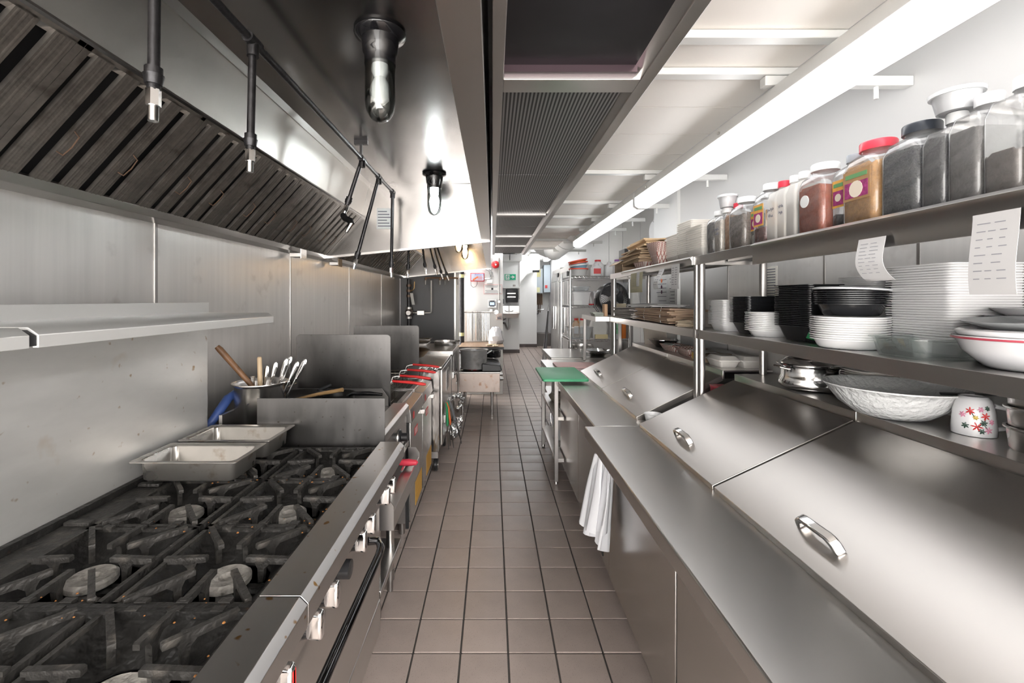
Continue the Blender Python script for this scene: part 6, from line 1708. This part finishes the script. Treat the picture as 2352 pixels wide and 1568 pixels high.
for k, (r, h, z, l) in enumerate(((0.115, 0.085, 0.0, 'deep white bowl at the base of the bowl stack by the frame edge'), (0.125, 0.03, 0.072, 'white plate in the middle of the bowl stack by the frame edge'), (0.118, 0.025, 0.092, 'white plate near the top of the bowl stack'), (0.105, 0.03, 0.106, 'topmost white bowl of the stack by the frame edge'))):
    tag(MB().lathe([(0, 0), (r * .5, 0), (r * .85, h * .6), (r, h), (r + .004, h + .002), (r - .004, h + .002), (r * .8, h * .6), (r * .48, 0.005), (0, 0.005)], (1.41, 1.13, ZL + z), 32).build('serving_bowl', CER, ang=50), l, 'bowl', 'ceramic bowls by the frame edge')

# ------------------------------------------------------------ on the near prep unit's flat top
ZT = 1.1605
t = thing('lidded_handi', 'shiny stainless serving pot with domed lid on the prep top', 'pot', (1.385, 1.95, ZT))
pc = (1.385, 1.95, ZT)
MB().lathe([(0, 0), (0.095, 0), (0.118, 0.012), (0.125, 0.030), (0.112, 0.055), (0.112, 0.098), (0.128, 0.108), (0.128, 0.111), (0.108, 0.108), (0.106, 0.055), (0.115, 0.03), (0, 0.01)], pc, 44).build('body', CHROME, t, ang=50)
l = MB().lathe([(0.116, 0.111), (0.114, 0.116), (0.098, 0.128), (0.096, 0.132), (0.07, 0.143), (0.04, 0.148), (0, 0.149), (0, 0.145), (0.09, 0.128), (0.110, 0.110)], pc, 44).build('lid', CHROME, t, ang=40)
MB().tube([(1.345, 1.95, ZT + 0.145), (1.352, 1.95, ZT + 0.165), (1.385, 1.95, ZT + 0.172), (1.418, 1.95, ZT + 0.165), (1.425, 1.95, ZT + 0.145)], 0.009, 8).build('lid_handle', CHROME, l)
for s in (-1, 1):
    MB().tube([(1.385 + s * .11, 1.92, ZT + .09), (1.385 + s * .145, 1.93, ZT + .10), (1.385 + s * .145, 1.97, ZT + .10), (1.385 + s * .11, 1.98, ZT + .09)], 0.005, 8).build('side_handle', CHROME, t)
PB = mat('pebbled_plastic', (0.90, 0.90, 0.89), 0.16, alpha=0.78, bump=0.8, bscale=55)
bcx, bcy = 1.335, 1.50
tag(MB().lathe([(0, 0.004), (0.07, 0.0), (0.10, 0.008), (0.145, 0.042), (0.172, 0.080), (0.184, 0.100), (0.190, 0.101), (0.190, 0.105), (0.181, 0.104), (0.166, 0.079), (0.140, 0.045), (0.098, 0.013), (0, 0.009)], (bcx, bcy, ZT), 48).build('salad_bowl', PB, ang=60), 'large clear pebbled plastic bowl on the prep top', 'bowl')
t = thing('spatula', 'black spatula handle sticking out of the pebbled bowl', 'spatula', (1.45, 1.42, ZT + .05))
MB().box(-0.012, 0.012, -0.10, 0.06, -0.003, 0.003).xf(Matrix.Translation((1.46, 1.38, ZT + 0.098)) @ Matrix.Rotation(0.9, 4, 'Z') @ Matrix.Rotation(-0.1, 4, 'X')).build('handle', BLACKPL, t, bevel=0.002)
# upturned flowered mug
t = thing('flowered_mug', 'upturned white mug with red flowers on the prep top', 'mug', (1.40, 1.30, ZT))
mx, my = 1.395, 1.30
MB().lathe([(0.045, 0.0), (0.047, 0.001), (0.048, 0.02), (0.044, 0.07), (0.037, 0.100), (0.031, 0.109), (0.028, 0.110), (0.026, 0.106), (0, 0.105), (0, 0.100), (0.034, 0.094), (0.044, 0.02), (0.045, 0.0)], (mx, my, ZT), 36).build('cup', CER, t, ang=50)
MB().tube([(mx + 0.038, my - 0.02, ZT + 0.085), (mx + 0.064, my - 0.03, ZT + 0.078), (mx + 0.076, my - 0.034, ZT + 0.05), (mx + 0.064, my - 0.03, ZT + 0.022), (mx + 0.044, my - 0.02, ZT + 0.018)], [0.007, 0.0065, 0.006, 0.0065, 0.007], 8).build('handle', CER, t, ang=60)
FL = [mat('flower_red', (0.68, 0.06, 0.06), 0.4), mat('flower_pink', (0.72, 0.30, 0.42), 0.4), mat('leaf_dark', (0.05, 0.09, 0.07), 0.4), mat('flower_yellow', (0.75, 0.55, 0.15), 0.4)]
def mugpt(a, z):
    zz = [0.0, 0.02, 0.07, 0.096]
    rr = [0.0475, 0.0482, 0.0445, 0.0382]
    for i in range(3):
        if zz[i] <= z <= zz[i + 1]:
            r = rr[i] + (rr[i + 1] - rr[i]) * (z - zz[i]) / (zz[i + 1] - zz[i])
    return Vector((mx + r * math.cos(a), my + r * math.sin(a), ZT + z))
random.seed(5)
for (a, z, s, c) in ((-2.25, 0.030, 0.013, 0), (-2.55, 0.072, 0.011, 0), (-1.85, 0.060, 0.011, 0), (-2.05, 0.078, 0.008, 1), (-1.75, 0.022, 0.010, 1), (-1.95, 0.042, 0.009, 2), (-2.75, 0.030, 0.009, 2), (-1.55, 0.045, 0.008, 1), (-2.3, 0.055, 0.007, 3), (-1.7, 0.082, 0.007, 2), (-2.05, 0.018, 0.008, 2), (-2.9, 0.06, 0.009, 1)):
    m = MB()
    for k in range(6):
        an = k * PI / 3 + a
        p0 = mugpt(a, z)
        p1 = mugpt(a + math.cos(an) * s / 0.047, max(0.003, min(0.095, z + math.sin(an) * s)))
        m.tube([tuple(p0), tuple(p0.lerp(p1, .6)), tuple(p1)], [0.0012, 0.0022, 0.0008], 5)
    m.build('flower_print' if c != 2 else 'leaf_print', FL[c], t)
m = MB()
for (a0, z0, a1, z1) in ((-2.2, 0.03, -1.9, 0.045), (-1.9, 0.045, -1.85, 0.06), (-2.0, 0.04, -1.75, 0.022), (-2.5, 0.07, -2.3, 0.05)):
    m.tube([tuple(mugpt(a0, z0)), tuple(mugpt((a0 + a1) / 2, (z0 + z1) / 2)), tuple(mugpt(a1, z1))], 0.001, 4)
m.build('stem_print', FL[2], t)
# stacked steel inserts at the frame edge
for k in range(3):
    tag(MB().lathe([(0, 0), (0.062, 0), (0.066, 0.006), (0.070, 0.052), (0.076, 0.056), (0.076, 0.060), (0.070, 0.061), (0.066, 0.056), (0.062, 0.01), (0, 0.006)], (1.405, 1.135, ZT + k * 0.052), 32).build('steel_insert', STEEL, ang=50),
        ('lowest round steel pot insert of the stack at the frame edge', 'middle round steel pot insert of the stack at the frame edge', 'top round steel pot insert of the stack at the frame edge')[k], 'pot', 'steel inserts at the frame edge')
me_wf = tray_mesh('foam_tray', 0.06, 0.06, 0.02, FOAM, 0.9)
stack('foam_tray', 'small white foam tray in the stack behind the serving pot', me_wf, 1.475, 1.76, ZT, 12, 0.0085, 'foam trays behind the serving pot')

# ------------------------------------------------------------ on the far prep unit's flat top
def clamshell(label, x, y, z, w=0.058, d=0.085, rz=0.0):
    t = thing('foam_clamshell', label, 'takeaway box', (x, y, z), 'closed foam boxes on the prep top')
    MB().rloft([(0, w * .78, d * .82, .012), (.034, w, d, .014), (.036, w + .005, d + .005, .014), (.040, w + .005, d + .005, .014)], (x, y, z), 3).build('base', FOAM, t)
    MB().rloft([(.040, w + .005, d + .005, .014), (.044, w + .004, d + .004, .014), (.046, w, d, .014), (.064, w * .78, d * .82, .012), (.066, w * .74, d * .78, .012)], (x, y, z), 3).build('lid', FOAM, t)
clamshell('closed white foam clamshell nearer the shelf post', 1.345, 2.62, ZT)
clamshell('closed white foam clamshell beside the first, nearer the wall', 1.47, 2.60, ZT)
CHECK = stripes('red_check_paper', (0.72, 0.62, 0.56), (0.28, 0.07, 0.05), (1, 1.0, 0.7), 42, 0.86, 0.95, 0.7, axis2=(1, -1.0, -0.7))
def boat(label, x, y, z, hx, hy, h, rz=0.0, grp='red check paper trays'):
    m = MB().rloft([(0, hx * .62, hy * .72, .006), (h, hx, hy, .012), (h, hx - .002, hy - .002, .012), (0.003, hx * .62 - .002, hy * .72 - .002, .006)], (0, 0, 0), 2)
    m.xf(Matrix.Translation((x, y, z)) @ Matrix.Rotation(rz, 4, 'Z'))
    return tag(m.build('paper_food_tray', CHECK, ang=30), label, 'food tray', grp)
boat('red checked paper tray nearer the shelf post on the far prep top', 1.375, 3.08, ZT, 0.085, 0.115, 0.055)
boat('red checked paper tray further back holding a white liner', 1.375, 3.38, ZT, 0.075, 0.11, 0.05, 0.1)
tag(MB().sheet(lambda u, v: (1.31 + u * .13, 3.30 + v * .16, ZT + .045 + .012 * math.sin(u * 5)), 6, 6, (0, 0, .002)).build('paper_liner', PAPER), 'white paper liner sticking out of the further checked tray', 'paper')
tag(MB().lathe([(0, 0), (0.06, 0), (0.12, 0.06), (0.128, 0.061), (0.128, 0.064), (0.118, 0.062), (0.058, 0.004), (0, 0.004)], (1.40, 3.66, ZT), 28).build('steel_bowl', CHROME, ang=50), 'steel mixing bowl behind the checked trays on the far prep top', 'bowl')
t = thing('carton', 'brown and yellow flat carton beside the foam clamshells', 'box', (1.38, 2.85, ZT))
MB().box(1.30, 1.50, 2.75, 2.93, ZT, ZT + 0.05).build('box', CARD, t, bevel=0.002)
MB().box(1.298, 1.3005, 2.76, 2.92, ZT + 0.006, ZT + 0.045).build('yellow_side', mat('mustard_print', (0.62, 0.40, 0.10), 0.6), t)
for k in range(3):
    MB().box(1.2965, 1.2985, 2.80, 2.88, ZT + 0.012 + k * .011, ZT + 0.017 + k * .011).build('print_line', INK, t)
tag(MB().sheet(lambda u, v: (1.30 + u * .2, 2.76 + v * .2, ZT + .053 + .01 * math.sin(u * 6 + v * 3)), 8, 6, (0, 0, .002)).build('crumpled_paper', PAPER), 'crumpled white paper lying on the brown carton', 'paper')
tag(MB().rloft([(0, .11, .14, .02), (.012, .11, .14, .02)], (0, 0, 0), 4).xf(Matrix.Translation((1.435, 3.93, ZT + .105)) @ Matrix.Rotation(1.35, 4, 'X')).build('beige_board', mat('beige_board_mat', (0.55, 0.48, 0.41), 0.5)), 'beige cutting board leaning upright at the far end of the prep top', 'cutting board')
tag(MB().rloft([(0, .03, .034, .012), (.19, .036, .040, .015), (.2, .040, .043, .015)], (1.215, 2.40, 0.889), 4).build('red_tub', mat('pinkish_red', (0.70, 0.12, 0.15), 0.4)), 'small pinkish red tub between the two prep fridges', 'tub')
tag(MB().box(0.80, 1.50, 2.347, 2.445, 0.8455, 0.888).build('gap_filler', STEEL_DK), 'dull steel filler box in the gap between the prep fridges', 'filler')

# ------------------------------------------------------------ far over-shelf, lower deck
def leafpile(name, label, x, y, z, hx, hy, n, dz, mt, cat, grp=None, rz=0, wav=0.006):
    for k in range(n):
        r_ = rz + random.uniform(-.07, .07)
        ph = random.uniform(0, 6)
        dx, dy = random.uniform(-.012, .012), random.uniform(-.015, .015)
        def fn(u, v, k=k, ph=ph):
            a, b = (u - .5) * 2 * hx, (v - .5) * 2 * hy
            return (a, b, k * dz + wav * math.sin(u * 4 + ph) * math.sin(v * 3 + ph) * (.3 + .7 * k / max(1, n)))
        m = MB().sheet(fn, 5, 6, (0, 0, dz * 0.85)).xf(Matrix.Translation((x + dx, y + dy, z)) @ Matrix.Rotation(r_, 4, 'Z'))
        tag(m.build(name, mt, ang=60), label + ', ' + in_stack(k, n), cat, grp)
leafpile('paper_bag', 'flat brown paper bag in the long stack, far lower deck', 1.255, 3.15, ZL + .005, 0.13, 0.33, 11, 0.0085, mat('bag_brown', (0.52, 0.37, 0.26), 0.75, var=0.12, vscale=12, rand=0.15), 'paper bag', 'brown bags on the far lower deck', wav=0.004)
for yy in (2.98, 3.30):
    tag(MB().tube([(1.118, yy, ZL + .005), (1.115, yy + .01, ZL + .05), (1.13, yy + .02, ZL + .107)], 0.002, 5).build('tie_string', PAPER), ('white string round the brown bags, nearer the post' if yy < 3.1 else 'white string round the brown bags, further from the post'), 'string')
leafpile('newspaper', 'grey folded paper in the pile at the lower deck end', 1.24, 3.78, ZL + .005, 0.14, 0.27, 9, 0.0095, KRAFTGREY, 'paper', 'grey papers on the far lower deck', wav=0.008)
leafpile('newspaper', 'grey folded paper on top of the brown bags', 1.27, 3.52, ZL + .105, 0.12, 0.30, 3, 0.006, PAPER, 'paper', 'white topped papers on the far lower deck')
leafpile('notepad', 'beige note card in the small stack beside the post', 1.14, 2.60, ZL + .001, 0.035, 0.06, 6, 0.006, mat('note_card', (0.60, 0.50, 0.37), 0.7, rand=0.15), 'card', 'note cards beside the post', rz=0.3)
t = thing('pen_cup', 'square beige box holding a black pen beside the shelf post', 'pen holder', (1.22, 2.58, ZL))
MB().rloft([(0, .045, .045, .004), (.085, .047, .047, .004), (.085, .044, .044, .004), (.004, .042, .042, .004)], (1.235, 2.60, ZL + .001), 2).build('box', mat('beige_card', (0.55, 0.50, 0.45), 0.7), t)
MB().tube([(1.23, 2.61, ZL + .01), (1.20, 2.60, ZL + .12)], 0.006, 8).tube([(1.25, 2.59, ZL + .01), (1.26, 2.60, ZL + .125)], 0.005, 8).build('pens', BLACKPL, t)
leafpile('green_packet', 'crumpled grey green packet on the end shelf by the fan', 1.03, 4.35, ZL, 0.06, 0.10, 3, 0.011, mat('grey_green', (0.45, 0.47, 0.41), 0.6, var=0.2), 'packet', 'packets on the end shelf')
tag(MB().box(1.17, 1.27, 4.25, 4.29, ZL + .001, ZL + .12).build('beige_carton', mat('cream_carton', (0.70, 0.61, 0.45), 0.7), bevel=0.002), 'cream carton standing before the fan', 'box')
tag(MB().box(1.055, 1.085, 4.22, 4.30, ZL + .001, ZL + .115).build('orange_carton', mat('peach_carton', (0.70, 0.44, 0.27), 0.7), bevel=0.002), 'peach coloured cardboard flap beside the fan', 'box')

# ------------------------------------------------------------ far over-shelf, upper deck
ZU = 1.781
me_fc = tray_mesh('foam_box', 0.078, 0.10, 0.05, FOAM, 0.80, r=0.015, rim=0.005)
stack('foam_box', 'foam box in the short front stack next to the dark jar', me_fc, 1.205, 2.51, ZU, 11, 0.0125, 'front stack of foam boxes')
stack('foam_box', 'foam box in the tallest stack behind the front one', me_fc, 1.245, 2.735, ZU, 16, 0.0125, 'tallest stack of foam boxes')
stack('foam_box', 'foam box in the rear stack beside the paper trays', me_fc, 1.26, 2.96, ZU, 12, 0.0125, 'rear stack of foam boxes')
random.seed(21)
m0 = MB().rloft([(0, .035, .045, .004), (.10, .062, .075, .006), (.10, .060, .073, .006), (.003, .033, .043, .004)], (0, 0, 0), 2)
me_bt = m0.mesh('paper_tray', CHECK, ang=30)
for k in range(6):
    o = bpy.data.objects.new('paper_food_tray', me_bt)
    COL.objects.link(o)
    o.location = (1.175, 3.12 + 0.006 * k, ZU + 0.001 + 0.013 * k)
    o.rotation_euler = (0, 0, 0.05 * k)
    tag(o, 'red checked paper tray nested beside the rear foam stack, ' + in_stack(k, 6), 'food tray', 'nested paper trays on the upper deck')
boat('red checked paper tray lying on its side in the cardboard pile', 1.16, 3.42, ZU, 0.05, 0.09, 0.05, 0.2)
leafpile('folded_cardboard', 'folded brown cardboard box blank in the untidy upper pile', 1.22, 3.62, ZU + .05, 0.11, 0.24, 9, 0.012, mat('kraft_blank', (0.50, 0.36, 0.23), 0.75, var=0.15, rand=0.2), 'cardboard', 'folded cardboard on the upper deck', wav=0.016)
leafpile('folded_cardboard', 'golden folded paper bag on top of the cardboard pile', 1.20, 3.50, ZU + .165, 0.085, 0.20, 4, 0.014, mat('golden_kraft', (0.66, 0.47, 0.28), 0.75, rand=0.15), 'cardboard', 'paper bags on top of the cardboard pile', wav=0.01)
def openbox(label, x, y, z, w, d, h, mt, name='open_box'):
    m = MB().box(x - w, x + w, y - d, y + d, z, z + .004)
    m.box(x - w, x - w + .004, y - d, y + d, z, z + h).box(x + w - .004, x + w, y - d, y + d, z, z + h).box(x - w, x + w, y - d, y - d + .004, z, z + h).box(x - w, x + w, y + d - .004, y + d, z, z + h)
    n = len(m.v)
    m.prism([(x - w - .05, z + h - .03), (x - w, z + h), (x - w, z + h - .004), (x - w - .05, z + h - .034)], 'y', y - d, y + d)
    return tag(m.build(name, mt), label, 'box', 'cardboard boxes on the upper deck')
openbox('open brown cardboard box at the far end of the upper deck', 1.20, 3.98, ZU, 0.085, 0.11, 0.10, CARD)
tag(MB().box(1.15, 1.25, 3.90, 4.08, ZU + .102, ZU + .21).build('black_carton', BLACKPL, bevel=0.003), 'black printed carton on the open cardboard box', 'box')
tag(MB().box(1.17, 1.30, 3.72, 3.86, ZU + .16, ZU + .23).build('white_carton', PAPER, bevel=0.003), 'white carton behind the cardboard pile', 'box')

# ------------------------------------------------------------ order slips hanging from the ticket rails
def slip(label, y0, y1, z1, z0, x, curl=0.02, lines=7, mt=RECEIPT, twist=0.0, bold=False):
    t = thing('order_slip', label, 'receipt', (x, (y0 + y1) / 2, z0), 'order slips on the ticket rails')
    def P(u, v):
        return Vector((x - curl * math.sin(v * 2.6) * (v + .2), y0 + (y1 - y0) * u + twist * v * v, z1 + (z0 - z1) * v))
    MB().sheet(lambda u, v: tuple(P(u, v)), 4, 16, (0.0008, 0, 0)).build('paper', mt, t, ang=70)
    for k in range(lines):
        v = 0.12 + 0.78 * k / lines
        u0 = 0.12
        nw = random.choice((2, 3)) if not bold else 2
        m = MB()
        for q in range(nw):
            a, b = u0 + q * .76 / nw, u0 + q * .76 / nw + .76 / nw * random.uniform(.45, .8)
            m.sheet(lambda u, vv, a=a, b=b, v=v: tuple(P(1 - (a + (b - a) * u), v + vv * (.011 if not bold else .02)) + Vector((-.0008, 0, 0))), 2, 1, (0.0004, 0, 0))
        m.build('print_line', INKGREY if bold else INKFADE, t)
slip('large pale order slip hanging at the right frame edge', 0.905, 0.995, 1.735, 1.56, 1.066, 0.012, 8)
slip('long curling order slip on the near ticket rail', 1.215, 1.305, 1.722, 1.60, 1.066, 0.03, 9, twist=-0.05)
slip('yellowish order slip at the far end of the ticket rail', 3.18, 3.45, 1.745, 1.60, 1.066, 0.006, 8, mat('yellow_slip', (0.52, 0.48, 0.33), 0.75, var=0.1))
slip('small striped order slip beside the yellowish one', 3.24, 3.30, 1.748, 1.645, 1.062, 0.004, 9)
slip('curled blank backed order slip in the middle of the far rail', 2.78, 2.86, 1.74, 1.615, 1.066, 0.04, 6, twist=0.03, bold=True)
slip('order slip with thick black writing next to the shelf post', 2.555, 2.67, 1.752, 1.61, 1.066, 0.004, 8, bold=True)
